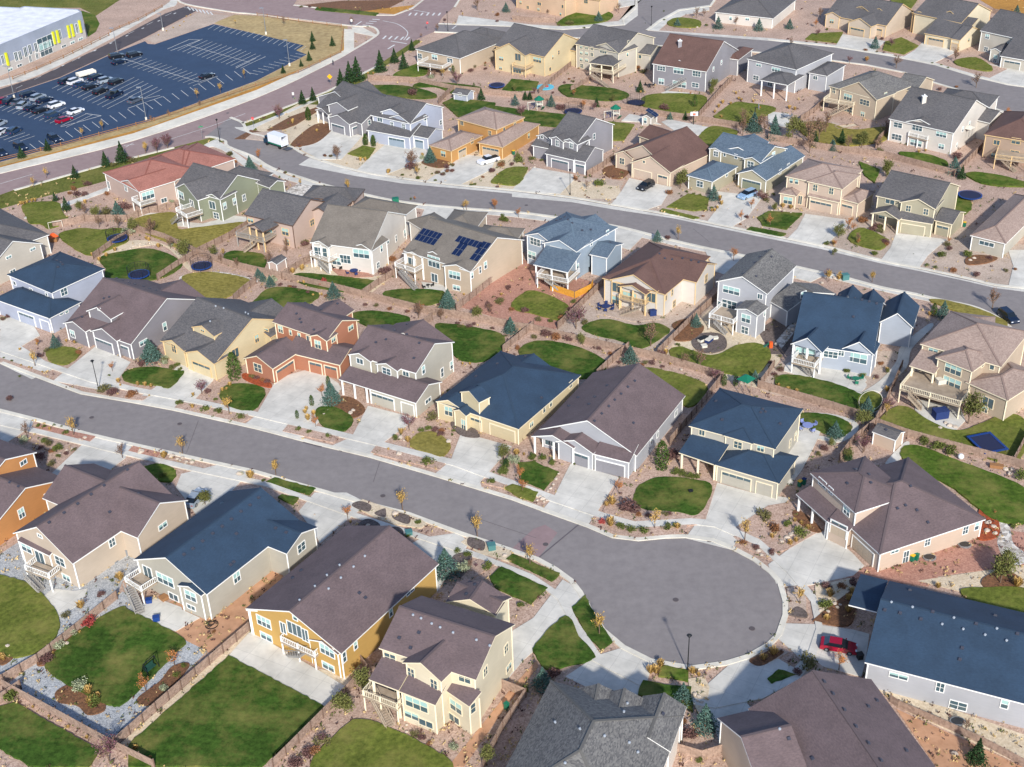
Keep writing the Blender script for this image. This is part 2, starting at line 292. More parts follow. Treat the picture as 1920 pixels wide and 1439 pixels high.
class House:
    def __init__(s, spec):
        lines = [l.strip() for l in spec.strip().split('\n') if l.strip()]
        s.name, s.label, s.short, wall, roof, s.trim, door = [x.strip() for x in lines[0].split('|')]
        s.rkey = roof; s.wm = WALL[wall]; s.rm = ROOF[roof]; s.dm = WALL.get(door) or TRIM[door]
        s.walls = []; s.tops = []; s.root = None; wb = MB(); rb = MB(); pb = MB(); s.posts = []
        todo = []; first = None; s.zmax = 0
        global TX, TY
        for ln in lines[1:]:
            k, rest = ln[0], ln[1:].strip()
            if k == 'T': TX, TY = nums(rest); continue
            if k == 'm':
                tk = rest.split(); typ = tk[0]; z = float(tk[1])+.013*(len(s.tops) % 7); pitch = float(tk[2]); a = [float(v) for v in tk[3:9]]; opn = 'o' in tk[9:]
                A, B, Cc = T(a[0], a[1], z), T(a[2], a[3], z), T(a[4], a[5], z)
                if s.root is None:
                    s.root = empty(s.name, (A.x, A.y, 0)); tag(s.root, s.label, 'shed' if 'shed' in s.name else 'school' if 'school' in s.name else 'house', 'suburban houses' if 'house' in s.name and 'play' not in s.name else None); s.inv = Vector((-A.x, -A.y, 0))
                s.mass(wb, rb, typ, z, pitch, A, B, Cc, opn)
                if first is None: first = (A+B+Cc)/3
            elif k == 'P':
                v = nums(rest); z = v[0]; s.root = empty(s.name, (0, 0, 0)); tag(s.root, s.label, 'school building'); s.inv = Vector((0, 0, 0))
                pts = [T(v[i], v[i+1], z) for i in range(1, len(v), 2)]; first = pts[0]; pts = ccw(pts)
                q = [Vector((p.x, p.y, z)) for p in pts]; rb.face(q, 0); s.tops.append(q)
                for i in range(len(q)):
                    a, c = q[i], q[(i+1) % len(q)]; d = (c-a); L = d.length; d.normalize(); nn = Vector((d.y, -d.x, 0))
                    wb.face([(a.x, a.y, 3), (c.x, c.y, 3), (c.x, c.y, z+.3), (a.x, a.y, z+.3)]); wb.face([(a.x, a.y, -.2), (c.x, c.y, -.2), (c.x, c.y, 3), (a.x, a.y, 3)], 1)
                    rb.box((a+c)/2-nn*.15+Vector((0, 0, .15)), d*(L/2), nn*.14, Vector((0, 0, .17)), 1); s.walls.append((Vector((a.x, a.y, 0)), d, nn, L, z, z))
            else: todo.append((k, rest, TX, TY))
        s.c = Vector((first.x, first.y, 0)); HOUSES.append(s)
        shift = s.inv
        def sh(b): b.v = [(x+shift.x, y+shift.y, z) for x, y, z in b.v]; return b
        if wb.v: s.wallo = sh(wb).build('wall', [s.wm, WALL['schoolbase'] if 'school' in s.name else TRIM[s.trim]], s.root)
        s.roofo = sh(rb).build('roof', [s.rm, TRIM[s.trim] if 'school' not in s.name else WALL['school'], CAPM[s.rkey]], s.root)
        for b in s.posts: sh(b).build('porch_post', TRIM[s.trim if s.trim != 'b' else 't'], s.root)
        for k, rest, tx, ty in todo:
            TX, TY = tx, ty; s.detail(k, rest, sh)
    def mass(s, wb, rb, typ, z, pitch, A, B, Cc, opn):
        u = B-A; W_ = u.length; u.normalize(); v = Vector((-u.y, u.x, 0)); D = (Cc-B).dot(v)
        if D < 0: v = -v; D = -D
        sw = typ in 'GH' 
        P = lambda x, y, zz=0: A+u*x+v*y+Vector((0, 0, zz))
        t = .2; o = .38 if min(W_, D) > 4 else .22; rise = 0
        if typ in ('g', 'G', 'h') and not opn or typ in ('g', 'G', 'h'):
            par = typ == 'g' or (typ == 'h' and W_ >= D)        # ridge along AB
            if typ == 'h':
                if par:
                    r = D/2; rise = pitch*r; q = [[P(0, 0), P(W_, 0), P(W_-r, r, rise), P(r, r, rise)], [P(W_, D), P(0, D), P(r, r, rise), P(W_-r, r, rise)], [P(0, D), P(0, 0), P(r, r, rise)], [P(W_, 0), P(W_, D), P(W_-r, r, rise)]]
                else:
                    r = W_/2; rise = pitch*r; q = [[P(0, D), P(0, 0), P(r, r, rise), P(r, D-r, rise)], [P(W_, 0), P(W_, D), P(r, D-r, rise), P(r, r, rise)], [P(0, 0), P(W_, 0), P(r, r, rise)], [P(W_, D), P(0, D), P(r, D-r, rise)]]
            elif par: rise = pitch*D/2; q = [[P(0, 0), P(W_, 0), P(W_, D/2, rise), P(0, D/2, rise)], [P(0, D/2, rise), P(W_, D/2, rise), P(W_, D), P(0, D)]]
            else: rise = pitch*W_/2; q = [[P(0, D), P(0, 0), P(W_/2, 0, rise), P(W_/2, D, rise)], [P(W_/2, D, rise), P(W_/2, 0, rise), P(W_, 0), P(W_, D)]]
        elif typ == 's': rise = pitch*D; q = [[P(0, 0), P(W_, 0), P(W_, D, rise), P(0, D, rise)]]; par = None
        else: q = [[P(0, 0), P(W_, 0), P(W_, D), P(0, D)]]; par = None
        slab(rb, q, t); caps(rb, q); s.tops += q; s.zmax = max(s.zmax, z+rise)
        def wall(x0, y0, x1, y1, tri=None):
            a, c = P(x0, y0), P(x1, y1); d = c-a; L = d.length; d.normalize(); nn = d.cross(Vector((0, 0, 1)))
            zb = -.2; zt = z-t+pitch*0
            if opn: zb = z-t
            top = [Vector((c.x, c.y, zt)), Vector((a.x, a.y, zt))]
            if tri is not None: top = [Vector((c.x, c.y, zt+pitch*o)), (a+c)/2+Vector((0, 0, rise-t-.01)), Vector((a.x, a.y, zt+pitch*o))]
            elif typ != 's': top = [Vector((c.x, c.y, zt+pitch*o-.01)), Vector((a.x, a.y, zt+pitch*o-.01))]
            if typ == 's':
                ya, yc = y0, y1; top = [Vector((c.x, c.y, z-t+pitch*yc)), Vector((a.x, a.y, z-t+pitch*ya))]
            if opn and tri is None: return
            if opn and tri is not None: wb.face([Vector((a.x, a.y, zt+.05)), Vector((c.x, c.y, zt+.05))]+top, 0); return
            wb.face([Vector((a.x, a.y, zb)), Vector((c.x, c.y, zb))]+top, 0)
            s.walls.append((Vector((a.x, a.y, 0)), d, nn, L, z, z+(rise if tri is not None else .1)))
            for e in (a,):                                      # corner boards
                w2 = .09; wb.abox(e.x-w2, e.y-w2, 0, e.x+w2, e.y+w2, z-t-.02, 1)
        g1 = 1 if (typ == 'G') else None; g2 = 1 if typ == 'g' else None
        wall(o, o, W_-o, o, g1); wall(W_-o, o, W_-o, D-o, g2); wall(W_-o, D-o, o, D-o, g1); wall(o, D-o, o, o, g2)
        if opn:
            n = 2 if W_ < 5 else 3
            for i in range(n):
                p = P(.4+(W_-.8)*i/(n-1), .4); b = MB(); b.abox(p.x-.17, p.y-.17, 0, p.x+.17, p.y+.17, z-t); s.posts.append(b)
            p = P(W_-.4, D-.4) 
    def hit(s, x, y):
        """the wall of this house that is seen at this pixel"""
        d = ray(TX+x/4, TY+y/4); best = None
        for fudge in (0, .6, 1.6, 3):
            for (a, e, nn, L, zl, zh) in s.walls:
                dn = d.dot(nn)
                if dn >= -1e-6: continue
                t = (a-CAM).dot(nn)/dn; p = CAM+d*t; q = (p-a).dot(e)
                if -fudge < q < L+fudge and -.2-fudge < p.z < zh+fudge*.5:
                    if best is None or t < best[0]: best = (t, p, a, e, nn, L, q, zl)
            if best: break
        return best
    def hitroof(s, x, y):
        d = ray(TX+x/4, TY+y/4); best = None
        for q in s.tops:
            n = (q[1]-q[0]).cross(q[2]-q[0]).normalized()
            if n.z < 0: n = -n
            if n.z < .2: continue
            dn = d.dot(n)
            if abs(dn) < 1e-6: continue
            t = (q[0]-CAM).dot(n)/dn; p = CAM+d*t; ins = True; sg = 0
            for i in range(len(q)):
                a, c = q[i], q[(i+1) % len(q)]; cr = (c.x-a.x)*(p.y-a.y)-(c.y-a.y)*(p.x-a.x)
                if abs(cr) < 1e-3: continue
                if sg == 0: sg = 1 if cr > 0 else -1
                elif (cr > 0) != (sg > 0): ins = False; break
            if ins and (best is None or t < best[0]): best = (t, p, n)
        return best
    def detail(s, k, rest, sh):
        v = nums(rest) if k != 'B' else None; inv = s.inv
        if k in 'wdg' or k == 'y':
            h = s.hit(v[0], v[1])
            if not h: print('MISS', s.name, s.short, k, rest); return
            t, p, a, e, nn, L, q, zl = h
            w = v[2] if len(v) > 2 else 1.1; hh = v[3] if len(v) > 3 else 1.2
            w = min(w, max(.5, L-.5)); q = max(w/2+.15, min(L-w/2-.15, q)); base = a+e*q
            if k == 'g':
                zb = 0.05
                if p.z > 2.4: zb = p.z-1.2
                fm, dm = garage_mesh(w, 2.25, s.dm, s.trim if s.trim != 'b' else 't'); zc = zb
                d_ = put('garage_door', dm, s.root, Vector((base.x, base.y, zc))+inv+nn*.03, 0); d_.rotation_euler = (0, 0, math.atan2(-e.y, -e.x) if False else math.atan2(nn.y, nn.x)-math.pi/2)
                f_ = put('door_frame', fm, d_)
            elif k == 'y':
                b = MB(); b.abox(-.35, -.05, -2, .35, .5, 2); o = b.build('window_fin', mat('yellow_fin', (206, 208, 40), .5), s.root, Vector((base.x, base.y, p.z))+inv); o.rotation_euler = (0, 0, math.atan2(nn.y, nn.x)-math.pi/2)
            else:
                zc = min(max(p.z, hh/2+.3), 40)
                if k == 'd': zc = 1.1; hh = 2.1
                kind = 's' if hh > 1.7 and k == 'w' and hh > w*.8 else ('w' if w*hh > 2 or (int(v[0]) % 3) else 'n')
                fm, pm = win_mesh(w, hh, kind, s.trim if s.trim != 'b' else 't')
                f_ = put('window' if k == 'w' else 'door', fm, s.root, Vector((base.x, base.y, zc))+inv+nn*.02); f_.rotation_euler = (0, 0, math.atan2(nn.y, nn.x)-math.pi/2)  # some behind decks are added dark glass standing in for shaded porch interiors
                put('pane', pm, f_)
        elif k in 'vV':
            for i in range(0, len(v)-1, 2):
                h = s.hitroof(v[i], v[i+1])
                if not h: continue
                me = WCACHE.get('vent'+k)
                if not me:
                    b = MB()
                    if k == 'v': b.abox(-.22, -.2, 0, .22, .2, .12); b.abox(-.16, -.16, .12, .16, .16, .2)
                    else: b.cyl((0, 0, 0), .14, .14, .2, 8); b.cyl((0, 0, .2), .19, .1, .1, 8)
                    me = WCACHE['vent'+k] = b.mesh('roof_vent', M_vent if k == 'v' else M_ventw)
                o = put('roof_vent', me, s.roofo, h[1]+inv); o.rotation_euler = h[2].to_track_quat('Z', 'Y').to_euler()
        elif k == 'c':
            h = s.hitroof(v[0], v[1])
            if h:
                b = MB(); b.abox(-.5, -.4, -1, .5, .4, 1.6, 0); b.abox(-.62, -.52, 1.6, .62, .52, 1.75, 1); b.cyl((0, 0, 1.75), .18, .18, .4, 8, 1); b.build('chimney', [s.wm, TRIM['w']], s.roofo, h[1]+inv)
        elif k == 'a':
            h = s.hitroof(v[0], v[1])
            if h:
                n = h[2]; hz = Vector((-n.y, n.x, 0)).normalized(); up = n.cross(hz); 
                if up.z < 0: up = -up
                if hz.x < 0: hz = -hz
                nx, ny = int(v[2]), int(v[3]); par = s.roofo
                for i in range(nx):
                    for j in range(ny):
                        c = h[1]+inv+n*.14+hz*((i-(nx-1)/2)*1.08)+up*((j-(ny-1)/2)*1.75); b = MB(); b.box(c, hz*.52, up*.85, n*.03, 1); b.box(c+n*.032, hz*.49, up*.82, n*.006, 0); b.build('solar_panel', [M_solar, M_metal], par)
        elif k == 'k':
            z = v[0]; A, B, Cc = T(v[1], v[2], z), T(v[3], v[4], z), T(v[5], v[6], z); u = B-A; W_ = u.length; u.normalize(); vv = Vector((-u.y, u.x, 0)); D = (Cc-B).dot(vv)
            if D < 0: vv = -vv; D = -D
            D = max(D, 2.2); P = lambda x, y, zz: A+u*x+vv*y+Vector((0, 0, zz)); b = MB()
            b.box(P(W_/2, D/2, -.12), u*(W_/2), vv*(D/2), Vector((0, 0, .12))); r_ = sh(b).build('deck', M_deck, s.root)
            for x in ([0.1, W_-.1] if W_ < 5 else [.1, W_/2, W_-.1]):
                b = MB(); b.bar(P(x, .15, -z), P(x, .15, 1.0), .2); sh(b).build('deck_post', TRIM['g' if s.trim == 'b' else s.trim], s.root)
            b = MB()
            for (x0, y0, x1, y1) in ((0, .05, W_, .05), (.05, 0, .05, D), (W_-.05, 0, W_-.05, D)):
                a, c = P(x0, y0, 1), P(x1, y1, 1); b.bar(a, c, .1, .08); b.bar(a-Vector((0, 0, .85)), c-Vector((0, 0, .85)), .07, .07)
                n = max(2, int((c-a).length/.3))
                for i in range(n+1): q = a+(c-a)*(i/n); b.bar(q, q-Vector((0, 0, .9)), .05)
            sh(b).build('railing', TRIM['g' if s.trim == 'b' else s.trim], r_)
        elif k == 's':
            z = v[0]; a = T(v[1], v[2], z); c = T(v[3], v[4], .1); d = c-a; hd = Vector((d.x, d.y, 0)); L = max(hd.length, .5); hd.normalize(); sd_ = Vector((-hd.y, hd.x, 0)); w = .6
            n = max(6, int(z/.19)); b = MB()
            for i in range(n):
                q = a+d*((i+.5)/n); b.box(q, hd*(L/n*.55), sd_*w, Vector((0, 0, .04)))
            for g in (-1, 1):
                b.bar(a+sd_*(g*w)-Vector((0, 0, .1)), c+sd_*(g*w)-Vector((0, 0, .1)), .08, .3); b.bar(a+sd_*(g*w)+Vector((0, 0, .95)), c+sd_*(g*w)+Vector((0, 0, .95)), .09)
                for i in range(0, n+1, 2): q = a+d*(i/n)+sd_*(g*w); b.bar(q, q+Vector((0, 0, .95)), .05)
            sh(b).build('stairs', M_deck if s.trim != 'w' else TRIM['g'], s.root)
        elif k == 'x':                                          # egress window well against the wall
            p = T(v[0], v[1]); b = MB(); n = 10
            b.prism([Vector((math.cos(math.pi*2*i/n)*1.0, math.sin(math.pi*2*i/n)*.75, 0)) for i in range(n)], 0, .3, 0); b.prism([Vector((math.cos(math.pi*2*i/n)*.85, math.sin(math.pi*2*i/n)*.6, 0)) for i in range(n)], .3, .33, 1)
            b.build('window_well', [M_metal, M_carglass], s.root, p+inv)
HSPEC = '''
house|ochre orange two-storey stucco house with plum roof, cut by the left edge at mid height|ochre orange house|orange|plum|w|orange
T 0 720
m G 3.8 .4 -70 1095 500 712 -400 450
m G 6.4 .38 -155 800 275 512 -400 350
w 175 590 1.2 .7
w 360 825 1.4 .6
w 160 970 1 1.6
v 75 740 140 770

house|beige house with long plum roof and rear stairs, right of the ochre orange house|beige house beside the ochre one|beige|plum|w|beige
T 0 720
m G 5 .58 95 1120 545 1350 790 610
m G 5 .55 1030 1155 1410 872 700 600
m s 4.4 .3 130 1175 370 1290 400 1240
w 840 1190 1 1.3
w 1220 1065 1.6 .8
w 170 1215 2.2 1.5
w 450 1330 2 1.5
w 300 1140 .9 .5
w 505 1476 1.6 1
v 955 645 1040 825 780 762 683 830 582 900 480 968 368 1040 822 962
k 2.6 190 1400 370 1465 390 1400
w 300 1300 1.8 2
s 2.6 200 1436 320 1556
x 840 1335

house|greige house with long dark navy roof and raised rear deck over orange earth|greige house with long navy roof|greige|navy|w|greige
T 240 900
m G 5 .47 40 598 590 860 745 80
m G 5 .38 1190 555 1425 355 800 150
m G 4.6 .35 368 792 548 872 620 800
w 150 695 1.6 2.1
w 280 750 3.2 1.7
w 470 870 2 1.6
w 475 955 1.5 .7
w 345 885 1.8 1.1
w 815 730 1.2 1.6
w 1300 505 1.6 1.4
k 2.6 -20 770 100 845 225 775
s 2.6 0 800 95 1010
v 980 135 915 190 847 238 775 295 706 350 635 403 560 460 487 517 420 560 813 405 770 637 793 617 1108 363 1187 395

house|mustard house with wide plum roof above the large bottom lawn|mustard house|mustard|plum|w|mustard
T 240 900
m G 4.9 .4 880 965 1600 1305 1615 335
m G 4.3 .35 1345 1195 1575 1312 1560 1150
m G 4.3 .35 885 975 1150 1085 1180 1010
w 1020 1065 2.4 1.6
w 1495 1280 2.4 1.6
w 1040 1185 2 1.1
w 1505 1410 2 1.1
w 1165 1110 .9 1.8
w 1255 1035 .7 .7
w 1620 1330 .6 1.6
w 1705 1240 .6 1.3
w 1970 991 .6 1.4
w 2115 836 1.6 .6
k 2.3 1145 1215 1400 1335 1450 1280
s 2.3 1320 1310 1210 1300
w 1250 1120 2.4 2
w 1330 1165 1 2
V 1775 575 1590 645 1690 655 1495 720 1595 738 1405 803 1503 820 1290 908
v 1235 740 1735 850 1780 885 1300 683

house|cream three-level house with stepped plum gables and rear stairs, bottom centre|cream gabled house|cream|plum|c|cream
T 480 1079
m g 8 .46 920 545 1650 785 1300 170
m G 8 .5 1095 655 1390 800 1300 500
m G 5.4 .45 1420 200 1800 305 1900 165
m G 5.4 .4 1790 300 1920 165 1500 100
m s 5.2 .35 845 780 1070 865 940 650 o
m s 5.2 .35 1075 870 1345 975 1150 740
m s 5.2 .4 1410 855 1600 985 1480 770
w 1155 725 1 1.4
w 1335 815 1 1.4
w 1000 615 1.6 1.3
w 1565 770 1.6 1.4
w 1205 965 3.2 1.7
w 1500 985 2 1.7
w 1165 1050 2 1
w 1275 1110 2 1
w 1475 1105 1.8 1.1
w 1720 720 1 1.3
w 1875 550 1 1.3
w 1895 690 1.4 1
w 1620 1000 .8 1.5
k 2.7 800 905 1060 1010 1100 900
w 960 925 3 2.1
s 2.7 880 900 1010 1140
V 1180 300 1240 325 1320 365 1383 393 1480 432 1655 487 1755 530
v 1075 470 1222 430 1160 545 1645 73 1580 145 1513 215

house|white-walled house under a large weathered grey shingle roof, cut by the bottom edge|grey-roofed house at the bottom edge|white|grey|w|white
T 960 1079
m h 5.5 .5 290 790 1290 1050 -270 1760
m G 5.5 .5 690 880 1000 930 600 1300
m G 5.5 .5 980 905 1310 985 900 1250
m G 5.5 .45 500 845 800 880 430 1100
V 327 1107 513 1157 690 1208 876 1258 400 1410 940 1330 862 965 838 1030
v 1130 1040

house|beige house under a huge plum roof, cut by the bottom edge|plum-roofed house at the bottom edge|beige|plum|w|beige
T 1440 1079
m G 5.2 .47 -150 1000 775 780 1500 1700
m G 5.2 .5 -380 1070 -40 1670 300 1500
v 420 800 485 890 570 1010 657 1135 750 1260 845 1390 815 940 750 985 335 1375 1035 1315 155 1225
V 85 1155

house|long pale grey house with dark navy roof on the right edge, behind the red sedan|long navy-roofed grey house|lightgrey|navy|w|lightgrey
T 1440 1000
m g 4.3 .42 725 968 2400 1405 860 345
m s 4.3 .12 695 305 900 355 640 590 o
w 980 1072 2.2 .7
w 1292 1155 .9 1.4
w 1775 1282 .8 1.3
w 1420 1320 2 1.2
x 1420 1420
V 925 520 1083 557 1393 637 1715 718 1305 685 1463 722 1627 765 1788 808
v 875 577 990 600 1145 645 1455 862 1438 948 1235 590 1560 680 1705 620 1065 430 1870 755

house|pinkish beige house with two-tier plum hip roof beside the cul-de-sac head|pinkish house by the turning circle|pbeige|plum|w|tan
T 1440 720
m h 3.6 .45 840 1280 1635 1015 1065 548
m h 6.4 .35 655 970 1080 835 720 545
m s 3.3 .3 210 825 440 1030 560 905 o
m s 3.4 .3 440 1030 605 1110 590 900
g 530 1090 2.6
g 715 1220 4.9
w 410 745 1.8 1.1
w 472 800 1 1
w 590 955 1.4 1.2
w 1480 1095 .9 1.4
w 1195 1185 .9 1.3
w 1565 1065 .7 1.4
w 950 1255 1.3 .5
d 1035 1280 .9
v 660 645 755 680 595 748 770 742 1068 768 1030 912 970 935 1115 948 1198 1040
x 1210 1310
x 1475 1215

house|pale lavender two-storey house with tiered navy hip roofs at the left edge|lavender navy-roofed house|lav|navy|w|lav
T 0 360
m h 6.3 .35 385 760 785 577 470 440
m h 3.6 .35 370 950 610 825 210 675
g 205 960 4.6
g 345 1020 2.5
w 110 685 .8 .8
w 235 740 .9 .9
w 480 750 1.4 1.4
w 350 770 .6 .6
w 460 915 .7 .4
w 500 900 .7 .4
v 425 515 455 530 435 565 470 545

house|cream house with grey gabled roof on the left edge above the lavender house|cream house on the left edge|sand|charcoal|w|sand
T 0 360
m G 4.5 .5 -80 580 320 388 -200 50
m h 4.5 .4 -300 560 370 320 60 40
w 245 430 1.3 .5
w 65 490 1.3 .5
w 95 595 1.3 .6

house|grey house with wide plum roof and stone-trimmed garages behind the left street lamp|grey house with wide plum roof|midgrey|plum|w|grey
T 0 360
m g 3.6 .48 500 975 980 1145 1545 800
m G 3.6 .4 1560 805 1200 690 1250 900
m G 6.1 .5 645 893 830 955 900 830
m G 3.7 .45 675 1045 875 1120 950 1000
m G 3.7 .4 470 985 640 1050 700 960
g 780 1170 4.8
g 935 1205 2.6
w 545 1065 1.2 1.5
w 745 880 .8 .5
w 1235 1010 .8 1.6
w 1447 880 .6 1.4
w 1075 1130 1.8 .9
v 875 650 920 665 970 685 1010 695 1075 712 1120 728 1170 742 1270 690 780 800 820 790 615 940

house|pale yellow house with charcoal roof and small eyebrow dormer|yellow house with charcoal roof|yellow|charcoal|t|yellow
T 240 540
m g 3.6 .48 240 395 650 570 1270 250
m G 3.6 .4 1290 240 900 110 1000 350
m G 6.3 .4 475 293 645 365 705 295
m G 3.7 .4 415 485 645 572 720 480
m G 3.7 .4 250 400 420 475 480 400
g 550 580 4.6
w 345 455 1.2 1.6
w 560 320 1 .5
w 805 490 1.5 1.8
w 965 380 .9 1.5
w 1030 310 1.6 .5
V 660 140 720 155 880 190 900 200 615 255

house|terracotta orange two-storey house with plum roofs and courtyard driveway|terracotta brick house|brick|plum|c|brick
T 240 540
m g 6.4 .45 1080 255 1490 395 1740 243
m G 6.4 .4 1700 165 1480 105 1500 300
m G 6.5 .4 1355 362 1490 400 1540 330
m G 3.4 .45 860 530 1085 608 1300 460
m g 3.4 .4 1180 480 1590 580 1750 440
g 1410 605 2.6
g 1525 635 2.6
g 1180 620 4.6
w 975 600 1.8 1.6
w 1145 310 1.1 1.4
w 1220 335 .5 1
w 1285 358 .6 1
w 1350 378 .6 1
w 1425 425 1.3 1.6
w 1540 390 1.1 .8
w 1670 300 1.3 .9
v 1330 115 1380 130 1450 165 1290 235 1300 260 1395 315 1265 195 1530 105 1570 120 1120 400 1000 480

house|greige two-storey house with plum roofs between the terracotta and yellow houses|greige house with plum roofs|greige|plum|w|greige
T 480 360
m g 6.2 .45 695 1215 1200 1360 1500 1128
m G 6.2 .4 1480 1120 1050 985 1100 1150
m G 6.2 .4 690 1220 860 1275 900 1200
m G 6.2 .35 895 1290 1060 1345 1100 1280
m g 3.3 .4 830 1470 1200 1585 1400 1425
m s 3.3 .3 620 1405 830 1470 900 1400 o
g 955 1605 4.8
g 1140 1640 2.5
w 780 1270 1.4 1
w 980 1345 1.8 1.2
w 1125 1365 1.2 .9
w 1255 1335 .8 1.5
w 1395 1355 .8 1.7
w 1465 1300 .8 1.5
w 1290 1565 1.6 .7
v 945 1013 1040 1042 1135 995 1130 1070 1205 1093 1285 1118 1225 1135 975 1108 900 1130 1185 1248

house|cream-yellow single-storey house with steep navy hip roof, centre of the lower row|yellow house with navy hip roof|yellow|navy|c|yellow
T 720 540
m h 3.4 .42 385 850 1010 1060 1465 652
m G 3.4 .4 1255 590 1000 505 950 700
m G 3.5 .4 388 852 575 905 640 850
m G 3.3 .5 515 920 615 962 700 900
m G 5.9 .5 568 780 712 862 750 790
g 685 1055 2.6
g 890 1110 4.9
w 485 925 1.5 1.7
w 1105 1025 1 .9
w 1200 910 .7 1.3
w 1250 865 .7 1.3
w 1400 725 1 1.2
d 595 985 .9
v 690 665 1180 825 850 570 1060 515

house|grey single-storey house with long plum gable roof and two grey garage doors|grey house with long plum gable|lightgrey|plum|w|grey
T 720 540
m G 3.6 .48 1165 1060 1895 1260 2310 820
m G 3.4 .35 1105 1113 1425 1205 1480 1100 o
m G 3.5 .4 1285 1150 1570 1245 1640 1130
m s 3.3 .3 1570 1245 1840 1312 1800 1190
g 1480 1290 2.6
g 1690 1345 4.9
w 1250 1165 2 .9
w 2190 940 1 1
w 2052 1100 .6 1
w 2005 1152 .6 1
v 1880 700 1828 745 1777 797 1730 842 1685 890 1632 945 1577 1000 1675 735 1585 820 1540 875 1460 825 1390 888 1870 1015

house|greige two-storey house with tiered navy hip roofs beside the oval front lawn|greige house with tiered navy roofs|greige|navy|c|greige
T 1200 540
m h 6.3 .35 365 1035 1015 1210 1235 912
m h 6.3 .3 620 1105 845 1170 950 1060
m h 3.4 .35 555 1325 1045 1468 1190 1265
m s 3.3 .3 290 1235 570 1330 640 1220 o
g 720 1460 4.8
g 930 1510 2.5
w 465 1085 .9 1
w 735 1178 1.3 1.2
w 905 1205 1.1 1
w 1165 1110 .6 1.4
w 1125 1165 .6 1.4
v 615 990 1050 1020 920 910 940 930 905 935 570 850

house|peach-pink villa with red clay tile roof near the red road|red-tiled villa|pink|red|w|pink
T 240 180
m h 4.8 .35 -190 575 80 720 560 560
m h 4.4 .3 120 480 400 610 790 465
m G 4.8 .35 -60 640 80 722 300 600
m h 5 .35 150 470 400 560 620 430
w 270 785 1.4 1
w 150 745 3 1.8
w -160 660 1.2 1.8
w -15 690 1.2 1.6
k 2.4 30 790 90 830 200 790

house|sage green house with grey roof and white-trimmed gables beside the olive lawn|sage green house|sage|charcoal|w|sage
T 240 180
m g 5.6 .55 350 680 685 775 990 632
m G 5.4 .5 350 690 520 785 640 700
m G 5.5 .4 575 750 690 780 760 700
m G 5 .4 1060 690 1185 640 900 540
m h 5.3 .45 700 590 960 650 1000 560
w 400 745 2.2 1.7
w 480 810 1.6 1.8
w 633 820 1.8 1.8
w 725 825 .9 1.5
w 805 787 .9 1.5
w 870 765 .9 1.5
w 665 910 1.6 1.4
w 405 830 1 1
k 2.6 360 870 440 920 535 865
s 2.6 385 915 340 960

house|salmon pink house with grey roof, dark trim and covered rear balcony|salmon pink house|pink|charcoal|b|pink
T 240 180
m g 5.6 .5 870 890 1235 975 1530 800
m G 5.3 .5 1330 880 1537 910 1660 790
m h 5 .45 1300 760 1700 790 1640 690
m G 5 .4 890 978 1010 1022 1110 960 o
w 920 935 1.6 .9
w 1180 1020 1.8 1.6
w 1060 1025 2 1.5
w 1380 950 1.3 1.3
w 1430 1020 1.6 .9
w 1195 1100 1 1.4
k 2.6 810 1050 1015 1100 1110 1040
s 2.6 960 1100 870 1170

house|white house with large taupe roof and covered rear deck over a paved patio|white house with taupe roof|white|taupe|w|white
T 480 360
m g 5.8 .5 405 378 865 437 1245 183
m h 5 .4 1135 215 1255 290 1390 185
m h 5.3 .4 700 120 1100 190 1200 100
m G 5.6 .4 405 382 545 418 640 340 o
m G 5.6 .4 715 408 870 444 960 350
w 790 465 3.6 1.8
w 940 425 .7 1.4
w 985 380 1.6 .7
w 1050 350 .7 1.4
w 1115 310 .8 1.5
w 670 505 2.4 1.8
w 605 520 2 1.6
w 915 550 1 1.2
k 2.7 405 480 545 530 640 470
w 480 450 3 2
s 2.7 470 520 555 605

house|tan house with blue solar panels on its grey-brown roof|solar-panelled tan house|tan|taupe|w|tan
T 480 360
m g 5.6 .45 1105 440 1610 600 1960 345
m G 5.2 .35 1095 460 1250 498 1330 420 o
m G 5.5 .4 1240 462 1415 508 1500 420
m G 5.4 .3 1395 555 1612 604 1700 520
m h 5 .4 1380 265 1640 290 1850 165
m h 5.2 .4 1650 330 1960 360 1960 270
a 1295 340 5 2
a 1600 380 6 1
a 1530 435 2 2
a 1685 450 2 3
w 1335 525 3 2.4
w 1490 625 2.6 1.6
w 1340 645 1.6 1.8
w 1505 720 1.6 1
w 1615 630 .6 1.2
w 1680 585 .6 1.4
w 1720 550 .8 1.5
k 2.7 1040 560 1190 610 1280 530
w 1170 530 2 2
s 2.7 1080 590 1210 740

house|blue-grey two-storey house with slate blue roof and porch over a red gravel yard|blue-grey house|bluegrey|slate|w|bluegrey
T 960 360
m h 6.6 .42 95 320 485 445 740 250
m G 6.6 .4 95 325 300 390 400 300
m G 6.65 .4 225 385 485 450 600 360
m G 6.6 .4 740 255 520 185 450 330
m s 4.6 .35 160 545 420 605 480 515 o
m g 4.6 .3 580 468 715 497 835 385
w 175 375 2.6 1.5
w 330 440 2.6 1.4
w 150 475 2 1.6
w 490 560 .8 1
w 595 385 .6 1
w 715 305 .8 1
k 2.5 185 640 420 690 480 600
w 300 620 4 2
s 2.5 250 650 390 750
v 335 215 365 205 395 190 580 170 420 210 450 235 525 290 590 285 665 365 735 380

house|white house with broad brown roof and white rear stairs above a paved patio|white house with brown roof|white|brown|t|white
T 960 360
m h 5.2 .42 675 645 1150 770 1465 480
m G 5.2 .45 1385 680 1540 540 1150 560
m G 5.4 .45 730 658 1090 748 1200 650
m G 4.9 .35 795 708 1005 772 1090 690 o
w 755 710 2 1.9
w 1075 800 1.8 1.9
w 760 820 1.8 1.6
w 1200 755 .6 1.3
w 1155 795 .5 1
w 1455 650 1 1.6
